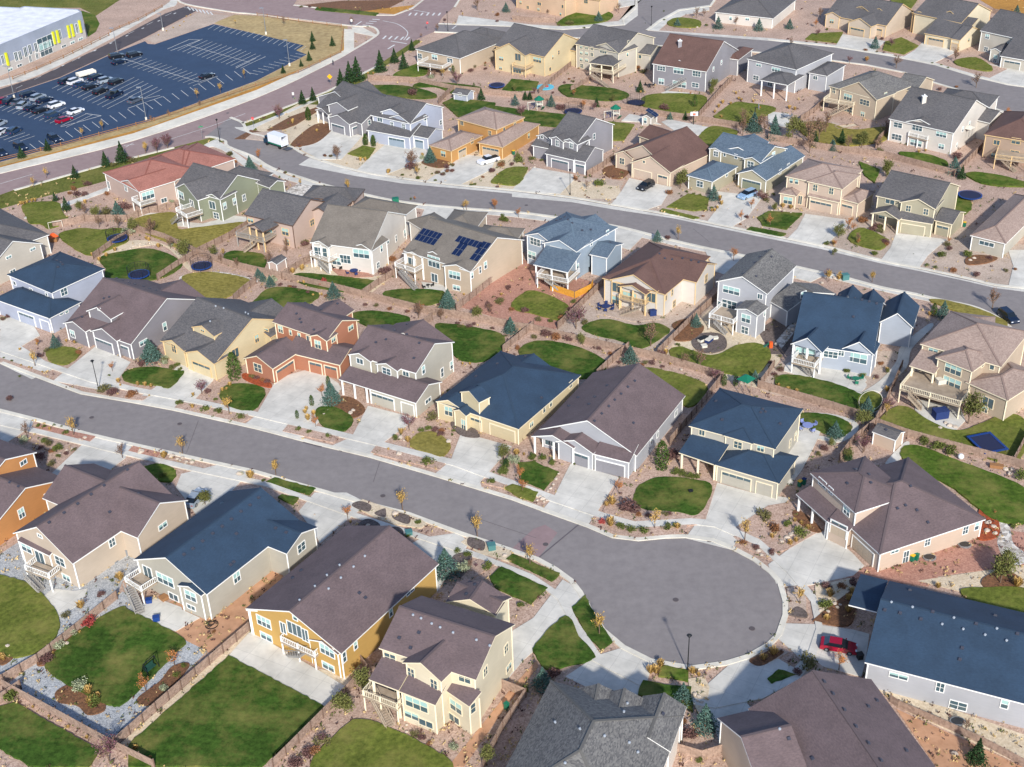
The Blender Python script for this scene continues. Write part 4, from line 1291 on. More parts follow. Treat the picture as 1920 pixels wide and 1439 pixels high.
# kerbs along every street
for nm, pts, sd_ in (('kerb', lower[1:-1], 1), ('kerb', u_top, 1), ('kerb', u_bot, -1), ('kerb', t_up2, 1), ('kerb', t_low[1:], 1), ('kerb', t_up+t_side, 1), ('kerb', t_sr, 1), ('kerb', rd_l, 1), ('kerb', rd_r[1:8], 1), ('kerb', rd_r[12:16], 1), ('kerb', rd_r[17:20], 1)):
    ribbon(nm, pts, .8, M_kerb, .2, sd_)
SURF = """
tan_verge|M_hill|1|-60 388 25 357 200 308 325 277 400 257 420 266 330 300 180 345 60 375 -60 410
green_verge|M_hill|1|452 232 480 222 612 172 705 125 780 75 790 78 700 140 640 178 560 215 480 245 463 250
lot_verge|M_dry|1|-40 316 0 305 115 274 275 229 480 153 575 104 645 98 664 95 640 110 480 176 280 246 115 290 0 322 -40 334
dry_verge|M_gold|1.1|-40 330 0 312 115 282 280 238 480 164 640 100 648 60 655 56 664 95 617 117 480 180 250 260 0 322
dry_field|M_dry|1|400 44 440 28 480 30 652 50 645 98 480 158 575 103 555 95 570 86
rock_bank|M_tan|1.3|272 74 370 24 430 30 400 45 290 82
bare_slope|M_pink|1.1|80 128 165 40 260 10 330 -10 350 0 205 70 100 120
grass_field|M_hill|1.2|-20 15 0 -10 240 -10 180 30 150 15
grass_field|LAWN_g|1.3|152 20 178 28 187 45 180 60 165 70
footpath|M_conc|2.6|-40 178 0 164 75 140 200 78 300 22 330 10 330 -5 318 -5 310 10 200 66 75 127 0 152 -40 164
footpath|M_kerb|2.7|-60 336 0 315 250 251 480 170 620 107 645 95 645 55 664 56 664 95 617 120 480 184 250 264 0 326 -60 348
pavement|M_kerb|2.8|659 52 680 52 706 66 706 70 665 62
pavement|M_conc|2.6|1196 30 1172 48 1055 57 960 51 960 45 1055 50 1160 40 1185 12 1210 -6 1196 -6
pavement|M_conc|2.6|1210 57 1235 38 1272 18 1330 10 1330 20 1285 28 1250 45 1235 58 1440 72 1565 85 1665 101 1752 118 1827 140 1890 156 1930 160 1930 166 1890 161 1827 146 1752 123 1665 106 1565 90 1440 77 1300 66
frontage_gravel|M_cream|1.4|545 272 640 200 700 260 800 250 960 290 1000 330 1160 350 1170 375 1072 372 960 358 855 348 755 336 667 321 580 295
frontage_gravel|M_cream|1.2|490 257 480 240 560 195 640 200 560 280 520 269
frontage_gravel|M_tan|1.4|1147 386 1170 350 1300 330 1480 340 1640 380 1920 460 1925 543 1865 537 1722 505 1540 463 1260 406
frontage_gravel|M_tan|1.3|1080 330 1170 340 1150 384 1072 372
footpath|M_conc|2.6|440 240 470 236 560 200 600 180 606 184 480 240 490 250 475 252
footpath|M_conc|2.6|60 402 180 360 330 300 395 266 410 262 412 266 460 300 480 320 470 322 400 276 330 308 180 368 60 408
pavement|M_conc|2.6|415 262 430 275 480 300 540 330 605 347 667 362 730 376 800 386 960 399 1145 424 1260 452 1385 479 1547 514 1655 541 1765 564 1845 584 1840 590 1765 571 1655 547 1547 520 1385 486 1260 460 1145 432 960 407 800 394 667 371 600 356 530 336 440 284
pavement|M_conc|2.6|560 310 667 331 755 345 855 354 960 364 960 370 1072 380 1147 393 1260 410 1440 448 1540 468 1652 495 1722 509 1815 529 1865 541 1920 548 1920 544 1865 538 1722 506 1540 464 1440 444 1260 407 1147 387 1072 374 960 360 855 350 755 338 667 323 580 297
pavement|M_conc|3.5|0 660 100 694 170 718 260 738 350 755 480 783 600 812 700 836 850 875 1000 930 1130 975 1190 992 1300 985 1340 990 1420 1025 1475 1075 1520 1130 1530 1180 1515 1225 1480 1265 1420 1300 1340 1318 1270 1306 1200 1280 1130 1235 1085 1170 1060 1120 1000 1080 900 1040 780 1000 640 955 500 905 380 880 200 838 80 808 0 790 0 799 80 817 200 847 380 889 500 914 640 964 780 1010 900 1050 1000 1090 1045 1125 1070 1170 1110 1240 1200 1288 1270 1318 1340 1330 1430 1312 1500 1275 1530 1235 1543 1180 1530 1120 1480 1062 1425 1014 1345 978 1295 974 1190 980 1130 963 1010 920 860 866 700 826 600 802 480 774 350 746 260 729 170 708 100 684 0 650
driveway|M_conc|3|0 600 50 590 75 630 40 650 105 690 60 712 0 683
driveway|M_conc|3|180 650 245 680 205 735 100 715 130 690
driveway|M_conc|3|345 676 405 700 400 714 360 755 330 770 245 755 290 728
driveway|M_conc|3|520 710 590 690 635 720 640 730 600 790 570 820 540 820 455 800 480 780
driveway|M_conc|3|690 762 760 780 775 790 720 830 695 858 620 838 660 820
driveway|M_conc|3|865 812 960 838 940 860 900 905 905 920 815 890 845 865
driveway|M_conc|3|1070 870 1160 896 1130 945 1100 990 1015 960 1040 930
driveway|M_conc|3|1340 905 1410 925 1480 935 1450 970 1390 1000 1372 1032 1285 1010 1300 990
driveway|M_conc|3|1455 1095 1440 1060 1480 1030 1530 995 1555 1000 1600 1040 1620 1062 1600 1080 1520 1098 1470 1100
driveway|M_conc|3|1470 1170 1530 1172 1600 1182 1630 1190 1622 1245 1615 1270 1540 1250 1500 1235 1455 1195
driveway|M_conc|3|1370 1245 1440 1225 1500 1260 1440 1290 1400 1320 1430 1350 1350 1400 1330 1330 1320 1290
driveway|M_conc|3|1170 1215 1225 1240 1215 1275 1200 1300 1190 1310 1100 1290 1060 1270 1105 1240 1120 1230
driveway|M_conc|3|1055 1088 1085 1105 1105 1130 1060 1170 980 1240 940 1290 935 1200 1000 1160
driveway|M_conc|3|740 1040 790 1010 860 1000 880 1020 850 1060 820 1110 790 1100 760 1060
driveway|M_conc|3|560 960 590 925 650 925 690 945 640 985 600 1020 590 1000
driveway|M_conc|3|330 915 340 890 420 870 470 890 450 905 400 960 370 970 350 940
driveway|M_conc|3|80 905 165 825 180 815 250 832 235 860 215 875 150 940 120 930
driveway|M_conc|3|0 768 65 785 60 800 0 840
driveway|M_conc|3|560 255 620 240 680 256 640 300 600 300 545 272
driveway|M_conc|3|730 265 810 280 800 300 745 320 720 330 667 322 690 300
driveway|M_conc|3|870 290 930 300 920 320 860 349 800 340 845 310
driveway|M_conc|3|1000 315 1085 330 1050 365 985 360 960 358 975 340
driveway|M_conc|3|1180 335 1260 352 1240 385 1205 397 1145 385 1165 360
driveway|M_conc|3|1345 360 1430 370 1400 410 1370 428 1325 418 1350 385
driveway|M_conc|3|1510 402 1600 415 1560 450 1545 465 1475 450 1495 430
driveway|M_conc|3|1680 438 1775 450 1740 480 1722 505 1650 491 1670 465
driveway|M_conc|3|1890 470 1930 470 1930 545 1890 540 1900 500
driveway|M_conc|3|1580 65 1660 78 1640 98 1565 90
driveway|M_conc|3|1730 80 1790 90 1790 100 1745 122 1690 110 1715 95
driveway|M_conc|3|1850 120 1930 135 1930 166 1850 150 1890 130
driveway|M_conc|3|650 365 735 379 760 400 700 400 660 385
driveway|M_conc|3|800 384 865 392 820 430 780 430
driveway|M_conc|3|1145 422 1210 440 1180 470 1150 460 1140 430
driveway|M_conc|3|1320 467 1390 480 1370 520 1340 510
driveway|M_conc|3|1490 500 1550 515 1520 530 1480 520
driveway|M_conc|3|860 30 940 40 1000 48 960 50 855 48
driveway|M_conc|3|1120 -10 1190 -10 1190 10 1140 20 1110 5
island_gravel|M_tan|3.4|460 262 475 250 530 245 545 270
yard_gravel|M_red|1.6|860 575 960 480 1080 520 1130 535 1110 560 1040 618 960 605
yard_gravel|M_tan|1.6|1045 618 1120 545 1180 570 1340 560 1340 580 1235 668 1170 655 1090 640
yard_gravel|M_cream|1.6|1240 668 1330 580 1400 590 1480 640 1460 680 1420 728 1360 712
yard_gravel|M_darkmulch|1.7|1420 620 1500 570 1530 540 1500 620 1470 665 1445 665
yard_rocks|M_white|1.9|1455 640 1490 600 1520 560 1530 560 1500 610 1465 655
yard_gravel|M_tan|1.6|1440 700 1500 650 1690 660 1700 700 1640 790 1520 755 1425 735
yard_gravel|M_cream|1.4|560 500 600 490 690 520 740 515 690 555 620 545 540 525
yard_gravel|M_pink|1.4|690 560 760 500 860 560 960 490 850 585 780 580
yard_gravel|M_grey|1.6|0 1040 120 960 280 1060 230 1090 215 1130 0 1280 -40 1290 -40 1060
yard_gravel|M_grey|1.6|20 1280 230 1110 400 1210 390 1220 215 1392 10 1290
bare_earth|M_dirt|1.8|250 1160 340 1120 380 1090 420 1050 500 1060 540 1060 520 1100 465 1180 395 1225 345 1200
yard_gravel|M_cream|1.7|220 1400 470 1180 490 1190 340 1350 250 1410
patio|M_conc|3|412 1250 470 1185 600 1260 650 1290 612 1328 540 1300
yard_gravel|M_cream|1.9|560 1280 600 1255 660 1270 630 1320 600 1305
yard_gravel|M_pink|1.8|510 1440 680 1250 800 1400 850 1439 860 1380 980 1300 1010 1250 1240 1300 1120 1320 940 1439
bare_earth|M_dirt|2|840 1439 960 1290 1005 1240 1010 1250 960 1310 870 1439
patio|M_conc|3|275 1160 320 1135 375 1160 330 1185 310 1180
patio|M_conc|3|75 1125 100 1105 140 1110 165 1105 155 1130 112 1158 85 1150
patio|M_conc|3|258 1152 285 1120 340 1140 345 1150 312 1180
red_gravel_yard|M_red|1.6|1560 1080 1640 1060 1760 1030 1850 990 1925 1000 1925 1060 1760 1080 1740 1100
yard_gravel|M_cream|1.8|1720 1090 1850 1070 1925 1060 1925 1110 1800 1110
yard_gravel|M_cream|1.6|1630 1280 1700 1300 1925 1380 1925 1439 1840 1400 1690 1330
bare_earth|M_dirt|1.8|1680 1330 1920 1440 1760 1445
river_rock|M_white|2.4|1850 960 1875 990 1870 1020 1890 1060 1925 1055 1925 1040 1900 1020 1890 985
footpath|M_conc|3|1440 880 1490 820 1500 800 1540 800 1510 870 1490 900 1480 910
footpath|M_conc|3|1505 775 1560 778 1600 790 1610 805 1590 825 1560 830 1500 815 1495 810 1560 822 1590 812 1598 800 1575 788 1500 782
footpath|M_conc|3|1660 870 1695 832 1705 836 1680 870
footpath|M_conc|3|1610 740 1650 715 1680 680 1690 650 1740 610 1748 615 1710 655 1700 690 1665 725 1630 745 1600 735 1540 720 1480 700 1470 695 1485 680 1560 690 1610 710 1625 725
patio|M_conc|3|1480 690 1500 660 1600 680 1625 715 1600 738 1530 715
patio|M_red|3|615 500 680 505 700 520 640 522
patio|M_tan|3|1115 565 1150 570 1250 590 1240 600 1190 605 1120 590
patio|M_conc|3|790 530 830 535 840 548 800 552
patio|M_conc|3|1720 750 1800 765 1810 790 1790 810 1760 812 1740 790 1715 770
patio|M_conc|3|1255 225 1330 240 1310 255 1270 250 1240 230
patio|M_conc|3|1180 215 1210 220 1240 235 1200 230 1165 228
patio|M_conc|3|1250 172 1300 176 1290 182 1240 175
patio|M_tan|3|1560 230 1600 240 1590 245 1555 240
patio|M_conc|3|1440 210 1480 215 1480 240 1440 235
patio|M_white|3|520 370 560 385 600 380 690 380 650 365 560 345
patio|M_conc|2.2|330 415 320 400 270 400 250 415 380 430 450 425 480 410 440 405 380 420
river_rock|M_white|2.3|80 390 95 395 130 410 120 418 100 405
river_rock|M_cream|2.3|185 495 240 470 300 460 330 480 345 500 360 510 350 490 320 465 280 452 230 455 190 480
river_rock|M_white|2.3|400 510 440 515 480 525 475 530 420 522 340 525 350 515
mulch_bed|M_redm|3.6|457 702 482 706 508 721 506 728 480 722 456 711
mulch_bed|M_mulch|3.6|610 750 640 745 665 750 685 770 660 785 625 770
mulch_bed|M_mulch|3.2|545 272 590 235 625 238 600 265 570 275
mulch_bed|M_mulch|3.2|790 305 830 295 845 310 820 316
mulch_bed|M_darkmulch|3.6|660 950 675 942 696 950 690 962
mulch_bed|M_darkmulch|3.6|702 965 720 956 724 960 722 972
mulch_bed|M_darkmulch|3.6|738 963 768 970 765 985 738 975
mulch_bed|M_darkmulch|3.6|672 985 690 975 712 985 708 1000 680 995
mulch_bed|M_darkmulch|3.6|722 995 745 990 757 1000 752 1020 740 1028 722 1010
mulch_bed|M_darkmulch|3.6|850 1045 880 1038 884 1055 865 1085 850 1070
mulch_bed|M_darkmulch|3.6|880 1010 908 1018 905 1035 878 1025
mulch_bed|M_mulch|3.6|105 1300 135 1285 170 1298 196 1318 195 1335 165 1342 145 1325 110 1318
mulch_bed|M_mulch|3.6|260 1310 300 1280 320 1255 345 1245 355 1252 320 1290 285 1322 262 1322
mulch_bed|M_mulch|3.6|70 1245 120 1190 150 1180 140 1195 110 1235 90 1248
mulch_bed|M_mulch|3.6|0 1205 20 1215 25 1235 0 1248
mulch_bed|M_darkmulch|3.6|1480 1150 1495 1140 1512 1150 1511 1160 1480 1155
mulch_bed|M_mulch|3.6|1530 1160 1575 1125 1600 1110 1605 1140 1590 1175 1530 1167
mulch_bed|M_mulch|3.6|1842 1100 1845 1085 1880 1072 1910 1085 1900 1106 1870 1110
mulch_bed|M_mulch|3.6|1405 1240 1430 1228 1445 1222 1470 1225 1440 1245 1420 1250
mulch_bed|M_redm|3.6|1835 960 1845 955 1870 975 1872 1005 1845 1015 1830 1005
mulch_bed|M_mulch|3.6|1485 965 1500 960 1540 995 1525 1000 1500 985
mulch_bed|M_darkmulch|3.6|845 795 870 790 885 800 900 820 880 822 860 815
mulch_bed|M_mulch|3.6|1260 610 1290 600 1320 615 1300 638 1265 640 1270 625
mulch_bed|M_mulch|3.6|1130 320 1150 312 1180 320 1165 336 1140 333
mulch_bed|M_mulch|3.6|1810 488 1830 480 1870 485 1850 495 1815 498
round_paved_patio|M_darkmulch|3.8|1297 640 1303 630 1325 626 1350 628 1362 640 1360 655 1340 663 1315 662 1300 652
planting_strip|M_pink|3.4|152 728 250 742 278 745 268 752 240 750 160 736
planting_strip|M_pink|3.4|0 672 100 706 95 712 60 702 0 680
planting_strip|M_pink|3.4|340 755 465 780 470 785 455 794 325 768
planting_strip|M_pink|3.4|540 798 636 820 625 832 530 810
planting_strip|M_pink|3.4|705 838 835 870 825 883 695 850
planting_strip|M_pink|3.4|915 896 960 908 955 920 905 908
planting_strip|M_pink|3.4|1105 985 1115 968 1150 976 1200 985 1290 983 1283 1002 1197 1010 1150 1002
planting_strip|M_pink|3.4|1375 1008 1400 1005 1460 1045 1440 1050 1400 1030
planting_strip|M_red|3.4|75 798 180 820 165 832 62 805
planting_strip|M_red|3.4|250 838 300 850 290 862 240 848
planting_strip|M_cream|3.4|660 950 680 938 700 945 790 975 800 985 790 992 740 985 700 970
planting_strip|M_cream|3.4|865 1018 880 1008 960 1035 955 1055 900 1040
planting_strip|M_tan|3.4|1475 1105 1505 1098 1512 1130 1511 1160 1480 1155
planting_bed|M_cream|3.2|1528 1100 1600 1085 1605 1110 1590 1175 1535 1160 1530 1130
planting_bed|M_tan|3.2|1515 1250 1490 1230 1530 1240 1545 1255 1500 1280 1480 1265
planting_bed|M_tan|3.4|1435 1219 1470 1222 1480 1225 1440 1245 1408 1243
planting_bed|M_cream|3.2|1290 1275 1320 1270 1330 1290 1325 1330 1310 1340 1295 1310
planting_bed|M_pink|3.2|1275 1440 1285 1350 1330 1335 1350 1400 1340 1410 1310 1410
planting_bed|M_pink|3.2|1130 960 1165 895 1220 870 1300 850 1320 860 1345 905 1320 985 1250 990 1180 988
planting_bed|M_pink|3.2|860 1095 880 1060 920 1040 945 1050 880 1090
planting_bed|M_pink|3.2|1380 990 1440 950 1500 940 1550 990 1480 1030 1450 1040
verge_bed|M_mulch|3.2|500 245 545 220 600 200 595 210 555 235 515 250
verge_bed|M_mulch|3.2|440 262 470 245 500 250 470 262
verge_bed|M_mulch|1.9|550 12 640 2 760 0 720 20 690 26 600 18
verge_bed|M_gold|1.9|680 22 740 14 780 10 740 27
dry_field|M_gold|1.3|1820 -10 1930 -10 1930 30 1870 20
"""
EN = dict(globals()); EN['LAWN_g'] = LAWN['g']
for ln in SURF.strip().split('\n'):
    n_, m_, l_, p_ = ln.split('|'); nm = n_
    patch(nm, PX(p_), EN[m_], float(l_), sm=1 if nm in ('river_rock', 'mulch_bed', 'round_paved_patio', 'footpath') and len(p_.split()) < 50 and m_ != 'M_kerb' else 0, raise_=.02 if nm == 'mulch_bed' else 0)
# lawns: kind, rounded or straight, outline
LAWNS = """
m1 42 387 72 380 110 382 118 400 131 415 110 425 90 430 77 422 57 420 50 410
m1 110 442 150 430 190 432 230 430 242 450 225 462 172 480 140 468
d1 187 485 230 473 280 468 320 480 342 495 330 510 295 525 250 528 200 522 198 505
y1 250 415 290 403 330 402 335 430 370 428 460 418 440 430 380 460 358 470 330 465 300 450 265 435
y1 342 520 380 512 420 515 470 528 440 552 400 568 370 560 350 540
d1 420 480 440 472 490 478 500 490 490 508 455 505 425 492
d1 548 520 570 514 620 518 690 526 702 530 695 545 675 552 620 545 570 535
d1 718 552 740 545 790 544 830 548 835 560 810 573 780 574 740 568
m1 960 570 980 552 1000 547 1040 560 1068 578 1060 598 1045 602 1000 590 965 582
d1 1092 615 1120 602 1150 602 1190 612 1230 608 1256 620 1240 635 1200 655 1160 640 1110 628
m1 1255 660 1275 652 1300 660 1340 668 1380 650 1415 645 1440 655 1445 672 1425 700 1400 708 1350 700 1300 692 1265 678
d1 1452 715 1470 705 1510 708 1560 720 1600 735 1630 750 1620 765 1590 768 1540 758 1490 742 1460 730
m1 1607 750 1630 735 1652 745 1652 760 1640 772 1615 775
d1 1500 778 1540 778 1580 788 1597 803 1590 815 1570 822 1530 808 1500 795
d1 478 565 500 545 530 540 570 545 600 555 560 580 500 590 470 575
d1 660 590 700 585 740 590 768 598 760 612 720 620 680 610
d1 815 612 850 610 900 618 940 628 948 645 935 665 900 680 860 675 840 650
d1 972 660 995 644 1035 642 1090 655 1130 675 1138 690 1120 705 1090 712 1040 700 990 680
m1 1170 700 1200 690 1260 700 1310 715 1326 728 1320 745 1295 765 1270 755 1220 730
m1 88 660 110 652 140 655 150 665 130 683 110 685 92 678
d1 230 705 250 693 290 690 330 697 345 700 320 728 295 725 240 718
d1 412 745 425 725 465 722 497 732 490 755 470 772 430 765
d1 592 770 625 765 655 780 662 790 645 810 605 800
y1 770 828 785 815 815 813 845 835 830 858 800 850 772 840
d0 972 870 1000 868 1048 888 1020 920 975 900
d1 1187 935 1200 912 1235 897 1290 900 1336 914 1310 966 1270 962 1215 958 1192 948
d1 775 165 800 155 900 165 860 180 820 165
d0 500 905 515 898 592 918 580 930
g1 270 880 300 872 330 885 320 905 290 900
d0 530 930 560 935 550 948 520 935
m1 -10 1090 20 1086 50 1095 80 1115 110 1158 108 1190 80 1220 20 1235 -10 1200
d1 92 1240 150 1185 225 1142 250 1150 345 1200 330 1225 240 1315 210 1325 170 1310 95 1265
d0 430 1232 614 1330 490 1440 240 1440 242 1398
d0 30 1320 185 1408 170 1440 60 1440 -10 1400 -10 1330
m1 580 1440 640 1370 680 1352 760 1380 850 1435 800 1460 650 1470
d0 918 1085 940 1065 1027 1105 995 1134 930 1105
d0 950 1050 962 1042 1050 1078 1035 1092
d0 1073 1142 1097 1118 1115 1155 1147 1205 1130 1222 1100 1195
d1 1003 1230 1005 1210 1060 1158 1085 1195 1116 1235 1060 1252 1025 1258
g0 1240 1250 1290 1260 1290 1280 1235 1270
d0 1205 1278 1270 1290 1295 1290 1300 1338 1270 1320 1195 1305
d0 1440 1275 1460 1258 1490 1268 1447 1285
m1 1800 1110 1850 1105 1925 1108 1925 1150 1850 1145
g1 1690 845 1720 838 1800 868 1925 920 1925 980 1860 975 1790 920 1700 870
m1 1670 770 1700 765 1740 790 1800 810 1880 780 1920 790 1925 840 1890 868 1800 845 1700 815 1650 795
m0 946 918 960 910 1010 926 1000 942 975 935
y1 1742 565 1770 565 1830 580 1885 605 1880 618 1840 605 1790 585
m0 1250 390 1290 365 1330 372 1325 395 1300 397
m0 1242 393 1312 410 1300 413 1236 398
d0 1420 410 1440 398 1505 402 1475 432 1430 425
d0 1408 427 1475 440 1465 446 1400 433
m1 1590 450 1600 435 1620 430 1660 448 1665 455 1650 470 1610 462
m1 922 340 950 318 985 315 988 322 970 348 930 346
m0 652 290 680 275 704 280 690 300
d1 690 170 705 162 760 163 810 175 815 185 760 185
d0 830 195 850 185 930 195 920 215 860 222
d0 880 195 960 205 1068 218 1050 240 990 235 930 215
d0 960 150 1010 155 1005 170 940 172
d1 1047 170 1060 160 1100 163 1150 168 1180 180 1150 190 1080 188
m1 1205 185 1230 178 1290 178 1325 185 1310 208 1250 215 1205 200
m1 1345 215 1375 195 1400 195 1455 205 1420 225 1390 232 1340 222
m0 1140 230 1190 235 1170 265 1140 265
m1 1305 270 1330 240 1375 245 1380 255 1340 275 1325 290
y1 1497 240 1520 230 1555 233 1600 245 1665 240 1665 260 1640 270 1580 275 1520 262
g1 1685 290 1700 287 1740 292 1775 305 1772 318 1720 310
g1 1810 330 1830 325 1880 332 1925 345 1925 352 1850 348
g0 1610 305 1650 320 1640 345 1620 330
g1 1785 370 1810 370 1822 390 1805 405 1785 395
m0 1522 65 1580 62 1570 82 1510 75
m0 1660 80 1690 72 1722 88 1695 103 1655 95
m1 1790 115 1830 110 1860 128 1850 135 1800 125
m1 1785 180 1830 175 1850 185 1820 195
m1 1690 30 1720 0 1700 -5 1670 0
g1 1045 48 1080 25 1130 22 1150 32 1120 45
m1 1250 45 1270 35 1310 40 1310 52 1270 52
d0 595 15 710 26 705 31 590 20
g1 1050 0 1060 10 1050 15
g1 790 120 800 140 745 148 740 140
"""
def pip(p, q):
    r = False
    for i in range(len(q)):
        a, b_ = q[i-1], q[i]
        if (a.y > p.y) != (b_.y > p.y) and p.x < (b_.x-a.x)*(p.y-a.y)/(b_.y-a.y)+a.x: r = not r
    return r
for ln in LAWNS.strip().split('\n'):
    k_, p_ = ln.split(' ', 1); patch('lawn', PX(p_), LAWN[k_[0]], 4.4, sm=k_[1] == '1', raise_=.02)
lay_patches(); ZM = PZ[2.8]+.012
# painted markings
def line(pts, w=.12, nm='road_marking', z=.1): ribbon(nm, pts, w, M_mark, z, 0, z0=z-.004)
def seg(x0, y0, x1, y1, w=.14, z=.1): line([G(x0, y0), G(x1, y1)], w, z=z)
mk = MB()
def mkseg(a, b_, w, z=None):
    a = Vector((a.x, a.y, 0)); b_ = Vector((b_.x, b_.y, 0)); d = (b_-a); L = d.length; d.normalize(); n = Vector((-d.y, d.x, 0)); mk.box((a+b_)/2+Vector((0, 0, z or ZM)), d*(L/2), n*(w/2), Vector((0, 0, .003)))
def row(ax, ay, bx, by, dx0, dy0, dx1, dy1, n, both=1):
    """stall lines across a spine a-b; (dx,dy) half-line offsets in pixels"""
    for i in range(n+1):
        t = i/n; x, y = ax+(bx-ax)*t, ay+(by-ay)*t; mkseg(G(x+dx0, y+dy0), G(x+dx1, y+dy1), .14)
TXs = 0
row(240, 114, 372, 154, -10, 8, 48/2+2, -6, 14); mkseg(G(238, 113), G(374, 155), .16)
row(350, 85, 468, 118, -17, 11, 30, -11, 13); mkseg(G(350, 85), G(468, 118), .16)
row(385, 48, 480, 66, 5, 8, 18, 0, 9); row(480, 66, 560, 86, 2, 10, 14, 2, 8)
row(220, 160, 272, 182, -14, 9, 32, -14, 6); row(112, 158, 215, 196, -14, 9, 34, -15, 11)
row(10, 196, 140, 230, -16, 10, 34, -14, 13); row(0, 246, 45, 262, -20, 8, 20, -6, 5)
row(70, 283, 470, 141, -14, -12, 0, -1, 24); row(480, 140, 570, 104, -16, -3, 4, 1, 9)
for a in ((375, 154, 408, 144), (314, 93, 355, 75), (355, 75, 375, 76), (375, 76, 320, 96), (442, 129, 480, 110), (114, 239, 190, 218), (190, 218, 160, 214), (240, 204, 305, 182), (300, 180, 270, 186)): mkseg(G(a[0], a[1]), G(a[2], a[3]), .2)
for i in range(6): mkseg(G(767+i*11, 30-i*0+1.5*0), G(771+i*11, 25), .6)
for i in range(4): mkseg(G(698-i*6, 37+i*3.6), G(712-i*6, 38+i*3.6), .6)
for i in range(5): mkseg(G(718+i*11, 74+i*.6), G(724+i*11, 68+i*.6), .6)
mkseg(G(733, 78), G(763, 83), .5); mkseg(G(727, 93), G(740, 85), .5); mkseg(G(663, 51), G(678, 41), .5); mkseg(G(776, 20), G(806, 25), .4); mkseg(G(848, 55), G(856, 49), .5)
arc = smooth_open([G(718, 40), G(745, 46), G(762, 58), G(764, 66), G(757, 76)], 5)
for i in range(len(arc)-1): mkseg(arc[i], arc[i+1], .3)
for a in ((0, 346, 60, 328), (320, 262, 395, 238), (395, 238, 460, 214), (232, 274, 252, 272), (236, 277, 250, 269), (345, 15, 420, 25)): mkseg(G(a[0], a[1]), G(a[2], a[3]), .18)
for i in range(7): mkseg(G(352+i*7, 14+i*1.5), G(357+i*7, 20+i*1.5), .5)
for i in range(9): mkseg(G(30+i*35, 167-i*17), G(42+i*35, 161-i*17), .16)
for i in range(8): mkseg(G(330-i*30, 25+i*14), G(326-i*30, 27+i*14), .5)
tag(mk.build('road_marking', M_mark), kind='structure')
# manholes and repair seams in the asphalt
mh = MB()
for x, y in ((172, 784), (1267, 1126), (1023, 1022), (987, 386), (427, 213), (718, 931), (640, 845), (1330, 1015), (337, 796), (1410, 1180)):
    p = G(x, y); mh.cyl((p.x, p.y, ZM), .42, .42, .012, 14)
tag(mh.build('manhole_covers', mat('cast_iron', (92, 84, 84), .6)), kind='structure')
sm_ = MB(); mk = sm_
for a in ((700, 905, 712, 868, .07), (350, 850, 372, 790, .07), (900, 975, 1005, 1010, .07), (1300, 430, 1330, 455, .07), (1010, 1047, 1085, 985, .2), (570, 829, 605, 838, .9)): mkseg(G(a[0], a[1]), G(a[2], a[3]), a[4], ZM-.006)
tag(sm_.build('asphalt_seam', mat('tar_seam', (98, 92, 96), .8)), kind='structure')
# concrete joints on the driveways are part of the slab look
# ---------------------------------------------------------------- fences
def fence(pts, label, h=1.6, mw=M_wood, step=2.4, rail=False, name='board_fence'):
    root = empty(name, (pts[0].x, pts[0].y, 0)); tag(root, label, 'fence', 'fences between the yards' if not rail else None)
    b = MB(); r0 = Vector((pts[0].x, pts[0].y, 0)); pm = WCACHE.get(('post', h, rail))
    if not pm:
        q = MB(); w = .07 if not rail else .09; q.abox(-w, -w, 0, w, w, h+.08); pm = WCACHE[('post', h, rail)] = q.mesh('fence_post', M_post if not rail else M_rail)
    np_ = 0
    for i in range(len(pts)-1):
        a = Vector((pts[i].x, pts[i].y, 0))-r0; c = Vector((pts[i+1].x, pts[i+1].y, 0))-r0; d = c-a; L = d.length
        if L < .1: continue
        e = d/L; n = max(1, round(L/step)); nn = Vector((-e.y, e.x, 0))
        if rail:
            for z in (.45, .9): b.bar(a+Vector((0, 0, z)), c+Vector((0, 0, z)), .12)
        else:
            k = max(1, int(L/.6))
            for j in range(k):
                p0 = a+e*(L*j/k); p1 = a+e*(L*(j+1)/k-.02); dz = random.uniform(-.012, .012); b.box((p0+p1)/2+Vector((0, 0, h/2+dz/2)), (p1-p0)/2, nn*.025, Vector((0, 0, h/2)))
            b.bar(a+nn*.06+Vector((0, 0, h*.25)), c+nn*.06+Vector((0, 0, h*.25)), .08); b.bar(a+nn*.06+Vector((0, 0, h*.8)), c+nn*.06+Vector((0, 0, h*.8)), .08)
        for j in range(n+1 if i == len(pts)-2 else n):
            if np_ < 95: put('fence_post', pm, root, a+e*(L*j/n)+nn*.1); np_ += 1
    b.build('fence_panel' if not rail else 'fence_rail', mw if not rail else M_rail, root)
    return root
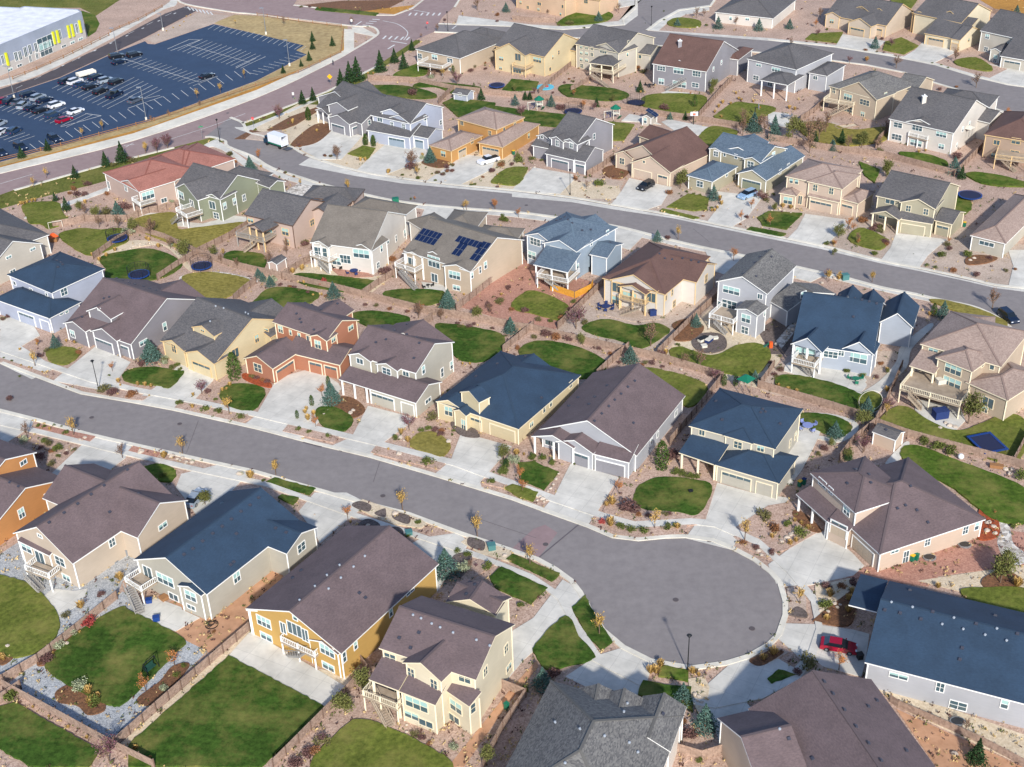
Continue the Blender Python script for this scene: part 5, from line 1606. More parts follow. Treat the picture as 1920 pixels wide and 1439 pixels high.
FENCES = """
fence between the grey-gravel yard and the olive lawn at the left edge|220 1124 142 1188 72 1243 8 1281 -20 1292
rear board fence below the grey-gravel yard in the bottom left corner|8 1291 210 1402 290 1442
fence between the grey-gravel yard and the largest bottom lawn|468 1183 340 1293 218 1400
fence between the largest bottom lawn and the cream gabled house|690 1262 628 1325 512 1442
short grey fence joining the mustard and the cream gabled houses|672 1238 690 1262
fence running down beside the bare dirt strip right of the cream gabled house|935 1288 985 1308 942 1370 905 1442
low dark-posted fence below the long navy-roofed grey house|1668 1316 1683 1327 1760 1360 1840 1396 1920 1438
brown gated fence between the two bottom-edge houses|1264 1410 1315 1425 1365 1410
long rear fence behind the pink and solar-panelled houses, centre left|480 512 560 530 630 545 730 570 800 588 880 600 960 615
rear fence behind the white brown-roofed house|960 617 1000 622 1095 645 1172 662 1230 674 1300 695 1355 712
red-brown rear fence behind the pale blue navy-roofed house|1420 727 1470 742 1520 756 1560 768 1610 784
long fence between the square trampoline and the deep green lawn on the right|1640 798 1700 820 1800 847 1895 872 1930 884
fence between the salmon pink house's shed and the white taupe-roofed house|585 488 555 505 528 524
fence between the white taupe-roofed and the solar-panelled houses|748 512 710 535 680 556
fence between the solar-panelled and the blue-grey houses|962 498 905 545 855 584
fence between the blue-grey house and the white brown-roofed house|1130 535 1085 580 1045 618
fence between the white brown-roofed and the light grey houses|1345 560 1290 610 1232 668
fence left of the pale blue navy-roofed house's lawn|1450 690 1440 705 1425 725
fence between the pale blue house's yard and the timber deck|1690 690 1660 760 1640 796
fence beside the tiered navy-roofed house's curved path|1640 798 1600 830 1572 866
fence left of the yellow navy-hipped house's back lawn|810 600 795 612 780 625
fence between the two back lawns behind the yellow navy-hipped house|1000 615 972 638 942 662
fence behind the long plum gable's yard|1178 655 1148 680 1118 708
fence between the long plum gable and the tiered navy roofs|1352 716 1305 775 1255 835
fence left of the terracotta house's back lawn|480 532 458 548 438 566
fence on the left between the yellow lawn and the round trampoline|465 425 430 448 375 475 335 500 295 527
fence between the two round-trampoline yards on the left|262 433 220 455 175 487
fence below the soccer goal at the left|100 427 140 420 165 412
curving fence from the left trampoline to the corner shed|250 432 310 450 375 480 430 500 480 512
fence from the red-tiled villa down to the olive lawn|330 392 280 400 240 415 160 415
rear fence behind the top-row trampoline, upper left|690 150 780 155 850 170 960 182
rear fence behind the play sets, upper centre|960 182 1055 192 1175 206 1250 220 1310 228 1385 240
rear fence behind the tile-roofed pinkish house, upper right|1440 262 1540 280 1660 296 1790 330
fence between the bright yellow and the arched-gable houses|1070 125 1045 145 1010 176
fence between the arched-gable and the chimneyed houses|1115 145 1085 165 1070 172
fence between the chimneyed and the tall-porched houses|1372 152 1345 180 1310 220
fence between the tall-porched and the arched-deck houses|1548 190 1525 212 1500 228
fence between the arched-deck and the white columned houses|1665 248 1650 262 1640 278
fence between the white columned house and the stone house|1840 280 1815 305 1788 332
fence beside the pale blue shed|850 170 835 182 822 196
fence between the mid grey and the brown-roofed upper houses|1150 298 1130 315 1100 332
fence below the peach house at the top|960 38 1000 42 1042 42
fence in the top right corner below the dry golden field|1815 20 1860 25 1925 40
fence right of the timber-decked house, cut by the right edge|1925 820 1910 850 1898 872
fence left of the bottom-left corner lawn|40 1292 15 1310 -15 1330
"""
for ln in FENCES.strip().split('\n'):
    lb, p_ = ln.split('|'); fence(PX(p_), lb, h=1.25 if 'low dark' in lb else 1.6)
fence(PX('1032 545 1055 552 1078 560 1108 545 1112 537'), 'bright new cedar fence round the blue-grey house porch', h=1.5, mw=M_yw)
fence(PX('-20 309 0 303 115 275 290 228 480 163 560 138 640 100 645 58'), 'long split rail fence between the car park and the red road', 1.1, rail=True, step=5, name='rail_fence')
fence(PX('25 150 70 132 120 110 205 68'), 'split rail fence below the school building', 1.1, rail=True, step=5, name='rail_fence')
fence(PX('208 62 260 40 305 15'), 'split rail fence beside the bare slope near the top edge', 1.1, rail=True, step=5, name='rail_fence')
fence(PX('482 30 560 42 640 52'), 'split rail fence along the dry field below the top road', 1.1, rail=True, step=5, name='rail_fence')
# ---------------------------------------------------------------- street lamps
def lamp(x, y, h, label, kind):
    p = G(x, y); r = empty('street_lamp' if kind else 'parking_lot_lamp', (p.x, p.y, 0)); tag(r, label, 'street lamp' if kind else 'lamp post', 'street lamps' if kind else 'car park lamp posts')
    b = MB()
    if kind:
        b.cyl((0, 0, 0), .17, .12, .6, 8); b.cyl((0, 0, .6), .08, .06, h-.9, 8); b.build('pole', M_black, r)
        b = MB(); b.cyl((0, 0, h-.35), .12, .3, .35, 10); b.cyl((0, 0, h), .36, .1, .2, 10); b.build('lamp_head', M_black, r)
    else:
        b.cyl((0, 0, 0), .3, .3, .9, 10); b.build('base', M_kerb, r); b = MB(); b.cyl((0, 0, .9), .11, .08, h-.9, 8); b.build('pole', M_metal, r)
        b = MB(); b.abox(-1.1, -.25, h-.05, .2, .25, h+.12); b.build('lamp_head', M_metal, r)
for a in ((1289, 1259.5, 6.3, 'black street lamp at the lower edge of the turning circle', 1), (185.5, 733, 6.3, 'black street lamp at the kerb before the grey wide-roofed house', 1), (412.5, 267.5, 6.3, 'black street lamp at the corner with the red road', 1), (1069, 366, 6.3, 'black street lamp on the upper street kerb near the brown-roofed house', 1), (1221, 49, 6.3, 'black street lamp at the top junction', 1), (840, 59, 6.3, 'black street lamp by the stop line beside the top intersection', 1),
          (274.5, 226, 9.4, 'pale lamp post at the lower edge of the car park, right of the red car', 0), (27, 184, 9.4, 'pale lamp post behind the leftmost parked cars', 0), (221, 104, 8.6, 'pale lamp post at the top corner of the car park rows', 0), (306, 57.5, 5.5, 'short pale lamp post on the rocky bank', 0), (543, 124, 8, 'pale lamp post at the right end of the car park', 0), (499, 65, 8.6, 'pale lamp post in the dry field beside the car park', 0)): lamp(*a)
# ---------------------------------------------------------------- vehicles
def car_proto(kind, color):
    L, Wd, H = dict(sedan=(4.8, 1.84, 1.45), suv=(4.8, 1.95, 1.75), pickup=(5.7, 2.0, 1.9), hatch=(4.3, 1.8, 1.5))[kind]
    paint = mat('car_paint_'+color, dict(white=(226, 228, 232), black=(26, 30, 38), red=(150, 12, 44), blue=(40, 62, 92), silver=(150, 162, 174), grey=(84, 92, 104), navy=(20, 34, 58), paleblue=(140, 170, 200))[color], .25, spec=.6)
    r = empty('parked_car'); x0 = -L/2
    # body profile along x (front at +x), (x, z) lower body and cabin
    if kind == 'sedan': prof = [(-L/2, .45), (-L/2+.05, .95), (-L/2+.75, 1.02), (L/2-1.35, .98), (L/2-.15, .78), (L/2, .5)]; cab = [(-L/2+.45, 1.0), (-L/2+1.15, H), (.35, H), (L/2-1.25, .98)]
    elif kind == 'hatch': prof = [(-L/2, .45), (-L/2+.05, 1.0), (-L/2+.5, 1.02), (L/2-1.2, .98), (L/2-.12, .8), (L/2, .5)]; cab = [(-L/2+.1, 1.0), (-L/2+.6, H), (.3, H), (L/2-1.15, .98)]
    elif kind == 'suv': prof = [(-L/2, .5), (-L/2+.03, 1.1), (-L/2+.5, 1.15), (L/2-1.2, 1.12), (L/2-.12, .95), (L/2, .55)]; cab = [(-L/2+.05, 1.1), (-L/2+.35, H), (.45, H), (L/2-1.2, 1.12)]
    else: prof = [(-L/2, .6), (-L/2, 1.15), (-.6, 1.2), (L/2-1.5, 1.2), (L/2-.1, 1.1), (L/2, .6)]; cab = [(-.75, 1.18), (-.6, H), (.95, H), (L/2-1.5, 1.2)]
    def hull(pts, zb, w0, w1, bm, mi, zt=None):
        n = len(pts); low = [(p[0], zb) for p in (pts[0], pts[-1])]
        for sgn in (1, -1):
            q = [Vector((p[0], sgn*(w0 if p[1] < (zt or 99) else w1)/2, p[1])) for p in pts]; bot = [Vector((pts[0][0]+.02, sgn*w0/2, zb)), Vector((pts[-1][0]-.02, sgn*w0/2, zb))]
            bm.face([bot[0]]+q+[bot[1]], mi)
        for i in range(n-1):
            a, c = pts[i], pts[i+1]; wa = (w0 if a[1] < (zt or 99) else w1)/2; wc = (w0 if c[1] < (zt or 99) else w1)/2
            bm.face([(a[0], -wa, a[1]), (c[0], -wc, c[1]), (c[0], wc, c[1]), (a[0], wa, a[1])], mi if zt is None else (0 if i == 1 else 1))
        for e in (0, -1): bm.face([(pts[e][0], -w0/2, zb), (pts[e][0], -w0/2, pts[e][1]), (pts[e][0], w0/2, pts[e][1]), (pts[e][0], w0/2, zb)], mi)
        bm.face([(pts[0][0], -w0/2, zb), (pts[-1][0], -w0/2, zb), (pts[-1][0], w0/2, zb), (pts[0][0], w0/2, zb)], mi)
    b = MB(); hull(prof, .28, Wd, Wd, b, 0)
    if kind == 'pickup': b.abox(-L/2+.12, -Wd/2+.12, 1.0, -.85, Wd/2-.12, 1.22, 1)
    me = b.mesh('body', [paint, M_black]); kid(r, put('body', me))
    b = MB(); hull(cab, .95, Wd-.12, Wd-.5, b, 1, zt=H-.05); o = kid(r, put('cabin', b.mesh('cabin', [paint, M_carglass])))
    for sx in (-1, 1):
        for sy in (-1, 1):
            b = MB(); n = 14; cx = sx*L*.31; ring = []
            for k in range(n):
                an = 2*math.pi*k/n; ring.append((cx+math.cos(an)*.34, .34+math.sin(an)*.34))
            y0, y1 = sy*(Wd/2-.18), sy*(Wd/2+.03)
            for k in range(n): a, c = ring[k], ring[(k+1) % n]; b.face([(a[0], y0, a[1]), (c[0], y0, c[1]), (c[0], y1, c[1]), (a[0], y1, a[1])])
            b.face([(q[0], y1, q[1]) for q in ring]); b.face([(cx+(q[0]-cx)*.6, y1+sy*.01, .34+(q[1]-.34)*.6) for q in ring], 1); kid(r, put('wheel', b.mesh('wheel', [M_rubber, M_rim])))
    for sy in (-1, 1):
        b = MB(); b.abox(L/2-.22, sy*(Wd/2-.32)-.2, .66, L/2+.012, sy*(Wd/2-.32)+.2, .8); kid(r, put('headlight', b.mesh('headlight', mat('headlight_glass', (220, 226, 232), .15))))
        b = MB(); b.abox(-L/2-.015, sy*(Wd/2-.25)-.16, .72, -L/2+.1, sy*(Wd/2-.25)+.16, .86); kid(r, put('tail_light', b.mesh('tail_light', mat('tail_light_lens', (150, 16, 16), .3))))
    b = MB()
    for sy in (-1, 1): b.abox(.75, sy*(Wd/2+.1)-.1, 1.0, .9, sy*(Wd/2+.1)+.1, 1.14)
    kid(r, put('mirror', b.mesh('mirror', paint))); return r
PROTO = {}
def car(kind, color, x0, y0, x1, y1, label, group='cars parked in the car park', name='parked_car'):
    a, c = G(x0, y0), G(x1, y1); m = (a+c)/2; rz = math.atan2(c.y-a.y, c.x-a.x)
    if (kind, color) not in PROTO: r = PROTO[(kind, color)] = car_proto(kind, color); r.location = (m.x, m.y, .06); r.rotation_euler = (0, 0, rz)
    else: r = copytree(PROTO[(kind, color)], (m.x, m.y, .06), rz)
    for q in ('label', 'group'):
        if q in r.keys(): del r[q]
    tag(r, label, 'pickup' if kind == 'pickup' else 'car', group)
Z = 'cars parked in the car park'; D_ = 'cars on driveways and streets'
CARS = [('sedan', 'red', 1538, 1212, 1606, 1224, 'dark red sedan on the driveway by the turning circle', D_),
 ('pickup', 'white', 935, 300, 897, 311, 'white pickup on the driveway of the ochre tile-roofed house', D_), ('suv', 'black', 1222, 348, 1200, 360, 'black car before the cream garage of the brown-roofed house', D_),
 ('suv', 'paleblue', 1412, 366, 1390, 375, 'silver-blue hatchback on the slate-roofed sage house driveway', D_), ('suv', 'navy', 1877, 590, 1902, 610, 'dark blue car at the kerb by the right edge of the upper street', D_),
 ('sedan', 'silver', 355, 955, 380, 925, 'pale blue car between the beige and the navy-roofed lower houses', D_),
 ('suv', 'black', 203, 113, 236, 106, 'dark car, farther left one at the head of the upper lot row', Z), ('sedan', 'navy', 210, 124, 238, 116, 'dark blue sedan just below the head of the upper lot row', Z), ('suv', 'black', 238, 110, 267, 103, 'dark car at the top right of the three at the row head', Z),
 ('sedan', 'black', 374, 151, 403, 142, 'lone black sedan in the middle of the car park', Z), ('suv', 'navy', 112, 162, 135, 151, 'dark suv at the upper left end of the middle row', Z), ('suv', 'white', 130, 161, 153, 153, 'white suv second in the middle row', Z),
 ('sedan', 'blue', 140, 167, 163, 158, 'blue car third in the middle row', Z), ('sedan', 'black', 154, 172, 185, 162, 'black sedan fourth in the middle row', Z), ('suv', 'black', 173, 182, 205, 169, 'black suv fifth in the middle row', Z), ('pickup', 'navy', 198, 190, 232, 174, 'dark teal pickup sixth in the middle row', Z),
 ('sedan', 'grey', 240, 198, 268, 186, 'grey car alone at the right end of the middle row', Z), ('suv', 'navy', 168, 154, 192, 144, 'navy suv behind the white flat trailer', Z), ('suv', 'silver', 188, 158, 210, 152, 'pale suv peeking out behind the black one', Z), ('suv', 'black', 204, 163, 232, 152, 'black suv at the far side of the middle row', Z),
 ('suv', 'white', 88, 207, 125, 195, 'white suv second from the right in the far left row', Z), ('sedan', 'white', 124, 219, 161, 206, 'white sedan above the red car', Z), ('sedan', 'red', 105, 234, 136, 223, 'small red sedan at the row end above the hatched bay', Z),
 ('suv', 'blue', 82, 227, 117, 213, 'blue-grey suv left of the small red sedan', Z), ('sedan', 'black', 60, 217, 93, 205, 'black sedan in the near left row', Z), ('sedan', 'navy', 47, 212, 72, 200, 'navy sedan in the near left row beside the pale suv', Z), ('suv', 'silver', 33, 210, 56, 194, 'pale suv in the near left row', Z),
 ('sedan', 'grey', 24, 200, 46, 190, 'grey sedan in the near left row', Z), ('suv', 'navy', 4, 202, 34, 187, 'dark suv beside the lot lamp at the left edge', Z), ('sedan', 'red', 0, 195, 14, 189, 'maroon car cut by the left edge', Z), ('suv', 'silver', 60, 192, 84, 182, 'silver suv in the far left row', Z),
 ('sedan', 'navy', 68, 197, 100, 186, 'navy sedan left of the white suv in the far left row', Z), ('suv', 'navy', 40, 185, 68, 177, 'dark car at the top of the far left row', Z),
 ('sedan', 'white', -4, 256, 14, 245, 'white car in the lowest left group', Z), ('suv', 'blue', 12, 258, 42, 242, 'blue suv at the front of the lowest left group', Z), ('suv', 'silver', -8, 240, 6, 233, 'silver car cut by the left edge', Z),
 ('suv', 'navy', 92, 259, 113, 270, 'dark blue suv parked against the lower edge of the car park, right one', Z), ('suv', 'navy', 28, 274, 50, 286, 'dark blue suv parked against the lower edge, middle one', Z), ('suv', 'navy', -8, 285, 12, 297, 'dark blue car parked against the lower edge, cut by the left edge', Z)]
for a in CARS: car(*a)
# box truck
a, c = G(498, 268), G(541, 282); m = (a+c)/2; rz = math.atan2(a.y-c.y, a.x-c.x); r = empty('box_truck', (m.x, m.y, .06), rz); tag(r, 'white box truck with open rear and lowered ramp at the upper street kerb', 'truck')
b = MB(); b.abox(2.0, -1.1, .6, 3.9, 1.1, 1.6); b.abox(2.0, -1.05, 1.6, 3.3, 1.05, 2.5); b.build('cab', mat('truck_cab_paint', (24, 56, 78), .3), r)
b = MB(); b.abox(3.3, -.95, 1.65, 3.42, .95, 2.4); b.abox(2.3, -1.07, 1.7, 3.1, 1.07, 2.3); b.build('windscreen', M_carglass, r)
b = MB(); b.abox(-3.3, -1.2, .9, 1.9, -1.12, 3.4); b.abox(-3.3, 1.12, .9, 1.9, 1.2, 3.4); b.abox(-3.3, -1.2, 3.4, 1.9, 1.2, 3.5); b.abox(1.8, -1.12, .9, 1.9, 1.12, 3.4); b.abox(-3.3, -1.12, .85, 1.8, 1.12, .95); b.abox(-3.31, -1.21, .9, 1.9, -1.2, 1.3, 1); b.abox(-3.3, 1.2, .9, 1.9, 1.21, 1.3, 1)
for q in (-1.12, 1.0): b.abox(-3.36, q, .9, -3.3, q+.14, 3.4)
b.build('cargo_box', [mat('truck_box_paint', (228, 230, 236), .4), M_green], r)
b = MB(); b.abox(-5.2, -1.0, .25, -3.4, 1.0, .35); b.build('lift_ramp', mat('ramp_steel', (70, 74, 84), .5), r)
for x in (-2.3, 2.7):
    for y in (-1, 1):
        b = MB(); n = 14; pts = [(x+math.cos(2*math.pi*k/n)*.46, .46+math.sin(2*math.pi*k/n)*.46) for k in range(n)]
        for k in range(n): p, q = pts[k], pts[(k+1) % n]; b.face([(p[0], y*.8, p[1]), (q[0], y*.8, q[1]), (q[0], y*1.15, q[1]), (p[0], y*1.15, p[1])])
        b.face([(p[0], y*1.15, p[1]) for p in pts]); b.build('wheel', M_rubber, r)
a, c = G(149, 147), G(176, 140); m = (a+c)/2; r = empty('flat_trailer', (m.x, m.y, .06), math.atan2(c.y-a.y, c.x-a.x)); tag(r, 'white open trailer in the car park above the middle row', 'trailer', None)
b = MB(); b.abox(-2.8, -1.1, .6, 2.8, 1.1, .8); b.abox(-2.8, -1.15, .8, 2.8, -1.05, 1.5); b.abox(-2.8, 1.05, .8, 2.8, 1.15, 1.5); b.abox(-2.85, -1.1, .8, -2.75, 1.1, 1.5); b.abox(2.7, -1.1, .8, 2.8, 1.1, 1.5); b.build('bed', mat('trailer_white', (226, 220, 206), .6), r)
for y in (-1, 1):
    b = MB(); b.abox(-.4, y*1.0-.1, 0, .4, y*1.0+.1, .65); b.build('wheel', M_rubber, r)
# ---------------------------------------------------------------- plants
KIND = dict(c=('spruce_tree', 'blue-grey spruce', 'tree', (72, 96, 88)), g=('pine_tree', 'dark green pine', 'tree', (44, 66, 38)), p=('upright_evergreen', 'narrow upright evergreen', 'tree', (62, 80, 36)),
 r=('round_shrub', 'low green shrub', 'shrub', (84, 92, 44)), u=('maroon_shrub', 'maroon brown shrub', 'shrub', (98, 72, 68)), y=('feathery_plant', 'yellow ornamental grass tuft', 'plant', (176, 146, 88)),
 o=('orange_tree', 'small orange autumn tree', 'tree', (164, 108, 62)), t=('young_tree', 'thin young street tree with yellow leaves', 'tree', (178, 146, 78)), b=('bare_tree', 'nearly bare brown tree', 'tree', (122, 94, 76)),
 s=('sage_shrub', 'grey-green shrub', 'shrub', (140, 146, 118)), v=('purple_tree', 'purple-leaved tree', 'tree', (108, 72, 82)), k=('boulder', 'pale boulder', 'rock', (206, 192, 176)), a=('broadleaf_tree', 'bushy olive green tree', 'tree', (96, 98, 54)), U=('rust_shrub', 'rusty brown shrub', 'shrub', (124, 86, 58)), W=('olive_shrub', 'olive brown shrub', 'shrub', (94, 90, 56)), R=('red_shrub', 'bright red shrub', 'shrub', (150, 66, 62)))
def leaf(b, c, s, rnd):
    a, e = rnd.uniform(0, 6.28), rnd.uniform(-1, 1); n = Vector((math.cos(a)*math.sqrt(1-e*e), math.sin(a)*math.sqrt(1-e*e), e)); x = n.orthogonal().normalized(); y = n.cross(x); i = len(b.v)
    b.v += [tuple(c+x*s), tuple(c+y*s*.6), tuple(c-x*s), tuple(c-y*s*.6)]; b.f.append((i, i+1, i+2, i+3)); b.m.append(0)
def proto_plant(k, var):
    nm, ds, cat, rgb = KIND[k]; rnd = random.Random(ord(k)*17+var); L = mat_leaf('leaf_'+nm, rgb); b = MB(); tr = MB(); has = False
    if k == 'k':
        for i in range(1):
            n = 9; rings = [(.0, .42), (.25, .5), (.5, .36), (.62, .12)]
            pr = [[Vector((math.cos(6.283*j/n)*rr*rnd.uniform(.8, 1.15), math.sin(6.283*j/n)*rr*rnd.uniform(.7, 1), z*rnd.uniform(.9, 1.1))) for j in range(n)] for z, rr in rings]
            for a in range(3):
                for j in range(n): b.face([pr[a][j], pr[a][(j+1) % n], pr[a+1][(j+1) % n], pr[a+1][j]])
            b.face(pr[3])
        return (b.mesh('boulder', M_rock), None)
    if k in 'cg':                                             # height 1; layered cone
        for i in range(1500):
            z = rnd.random()**1.4*.95+.05; rad = (1-z)*.4*(1+.25*math.sin(z*40))*(.75 if k == 'g' else 1)*(1+.2*math.sin(var+3*rnd.random())); a = rnd.uniform(0, 6.28); q = rnd.random()**.35
            leaf(b, Vector((math.cos(a)*rad*q, math.sin(a)*rad*q, z-.05*q)), .035, rnd)
        tr.cyl((0, 0, 0), .03, .01, .8, 6); has = True
    elif k == 'p':
        for i in range(600):
            z = rnd.random(); rad = .2*math.sin(math.pi*min(1, z*.8+.2))**.6+.02; a = rnd.uniform(0, 6.28); q = rnd.random()**.35
            leaf(b, Vector((math.cos(a)*rad*q, math.sin(a)*rad*q, z*.97+.02)), .035, rnd)
        tr.cyl((0, 0, 0), .03, .01, .8, 6); has = True
    elif k in 'ruRsUW':
        cl = [(rnd.uniform(-.3, .3), rnd.uniform(-.3, .3), rnd.uniform(.3, .6), rnd.uniform(.25, .42)) for _ in range(7)]
        for i in range(380):
            cx, cy, cz, cr = rnd.choice(cl); d = Vector((rnd.gauss(0, 1), rnd.gauss(0, 1), rnd.gauss(0, 1))).normalized()*cr*rnd.random()**.3; p = Vector((cx, cy, cz))+d
            if p.z > .02: leaf(b, p, .075, rnd)
    elif k == 'y':
        for i in range(160):
            a = rnd.uniform(0, 6.28); t = rnd.uniform(.1, .6); q = Vector((math.cos(a)*.06, math.sin(a)*.06, 0)); e = Vector((math.cos(a)*t, math.sin(a)*t, rnd.uniform(.45, 1))); s_ = Vector((-math.sin(a), math.cos(a), 0))*.03
            b.face([q-s_, q+s_, e+s_, e-s_])
    else:                                                      # deciduous tree, height 1
        dens = dict(t=330, o=420, b=260, v=480, a=1100)[k]; wid = dict(t=.21, o=.33, b=.36, v=.4, a=.4)[k]; z0 = dict(t=.36, o=.3, b=.28, v=.25, a=.15)[k]
        tr.cyl((0, 0, 0), .022, .014, .55, 7); tips = []
        for i in range(16 if k in 'bv' else 10):
            a = rnd.uniform(0, 6.28); zs = rnd.uniform(z0*.8, .6); ze = min(.98, zs+rnd.uniform(.2, .42)); w = wid*rnd.uniform(.45, .95)*(1 if ze < .85 else .6); e = Vector((math.cos(a)*w, math.sin(a)*w, ze)); st = Vector((0, 0, zs)); tr.bar(st, e, .014); tips.append((st, e))
            for _ in range(2): m = st.lerp(e, rnd.uniform(.4, .8)); e2 = m+Vector((rnd.uniform(-.12, .12), rnd.uniform(-.12, .12), rnd.uniform(.05, .16))); tr.bar(m, e2, .008); tips.append((m, e2))
        for i in range(dens):
            st, e = rnd.choice(tips); p = st.lerp(e, rnd.uniform(.35, 1.08))+Vector((rnd.gauss(0, 1), rnd.gauss(0, 1), rnd.gauss(0, 1)))*(.045 if k != 'a' else .07); leaf(b, p, .026 if k != 'a' else .036, rnd)
        has = True
    return (b.mesh('crown', L), tr.mesh('trunk', M_bark) if has else None)
PP = {}
def plants(spec):
    items = []
    for ln in spec.strip().split('\n'):
        ln = ln.strip()
        if not ln: continue
        if ln[0] == 'T': ox, oy = nums(ln[1:]); continue
        k = ln[0]; v = nums(ln[1:])
        for i in range(0, len(v)-2, 3): items.append(((k if k != 'u' else 'uUuW'[len(items) % 4]), ox+v[i]/4, oy+v[i+1]/4, v[i+2]))
    hp = []
    for h in HOUSES:
        q = h.c-CAM; d = q.dot(FW); hp.append((h, 960+CF*q.dot(RT)/d, 719.5-CF*q.dot(UP)/d))
    groups = {}
    for it in items:
        k, x, y, s = it; best = min(hp, key=lambda h: (h[1]-x)**2+((h[2]+15-y)*1.3)**2); dx, dy = x-best[1], y-best[2]
        rel = ('right of' if dx > 0 else 'left of') if abs(dx) > abs(dy)*1.1 else ('below' if dy > 0 else 'above')
        groups.setdefault((k, rel, best[0].short), []).append(it)
    ORD = ['leftmost', 'second from left', 'third from left', 'fourth from left', 'fifth from left', 'sixth from left', 'seventh from left', 'eighth from left', 'ninth from left', 'tenth from left', 'eleventh from left', 'twelfth from left', 'thirteenth from left']
    for (k, rel, sh_), L in groups.items():
        L.sort(key=lambda q: (q[1], q[2])); nm, ds, cat, rgb = KIND[k]
        for i, (k, x, y, s) in enumerate(L):
            n = len(L); pos = '' if n == 1 else (('left one' if i == 0 else 'right one') if n == 2 else ('rightmost' if i == n-1 else ORD[min(i, 12)]))
            lab = ('%s %s the %s' % (ds, rel, sh_)) if not pos else '%s %s the %s, %s' % (ds, rel, sh_, pos)
            w = lab.split()
            if len(w) > 15: lab = lab.replace('nearly bare brown', 'bare brown').replace('thin young street tree with yellow leaves', 'thin yellow street tree').replace('yellow ornamental grass tuft', 'yellow grass tuft')
            if len(lab.split()) > 16: lab = lab.replace(' the ', ' ').replace(' with yellow leaves', '')
            p = G(x, y); var = i % 3
            if (k, var) not in PP: PP[(k, var)] = proto_plant(k, var)
            cm, tm = PP[(k, var)]; sc = s*{'y': .5, 'u': .74, 'U': .7, 'W': .7, 'R': .55, 'r': .8, 'k': .8, 's': .62, 't': .85, 'o': .8, 'c': .9, 'g': 1}.get(k, .9)
            if tm is None: r = put(nm, cm, None, (p.x, p.y, .08)); wx = sc*(1.15 if k in 'ruRskUW' else 1); r.scale = (wx*random.uniform(.9, 1.15), wx*random.uniform(.9, 1.1), sc*(.8 if k in 'rusRkUW' else 1)); r.rotation_euler = (0, 0, random.uniform(0, 6.28))
            else:
                r = empty(nm, (p.x, p.y, .08), random.uniform(0, 6.28)); r.scale = (sc*random.uniform(.92, 1.1),)*2+(sc,); put('trunk', tm, r); put('crown', cm, r)
            tag(r, lab, cat, {'tree': 'trees in the yards and verges', 'shrub': 'shrubs in the yards', 'plant': 'ornamental grasses', 'rock': 'boulders in the beds'}[cat])
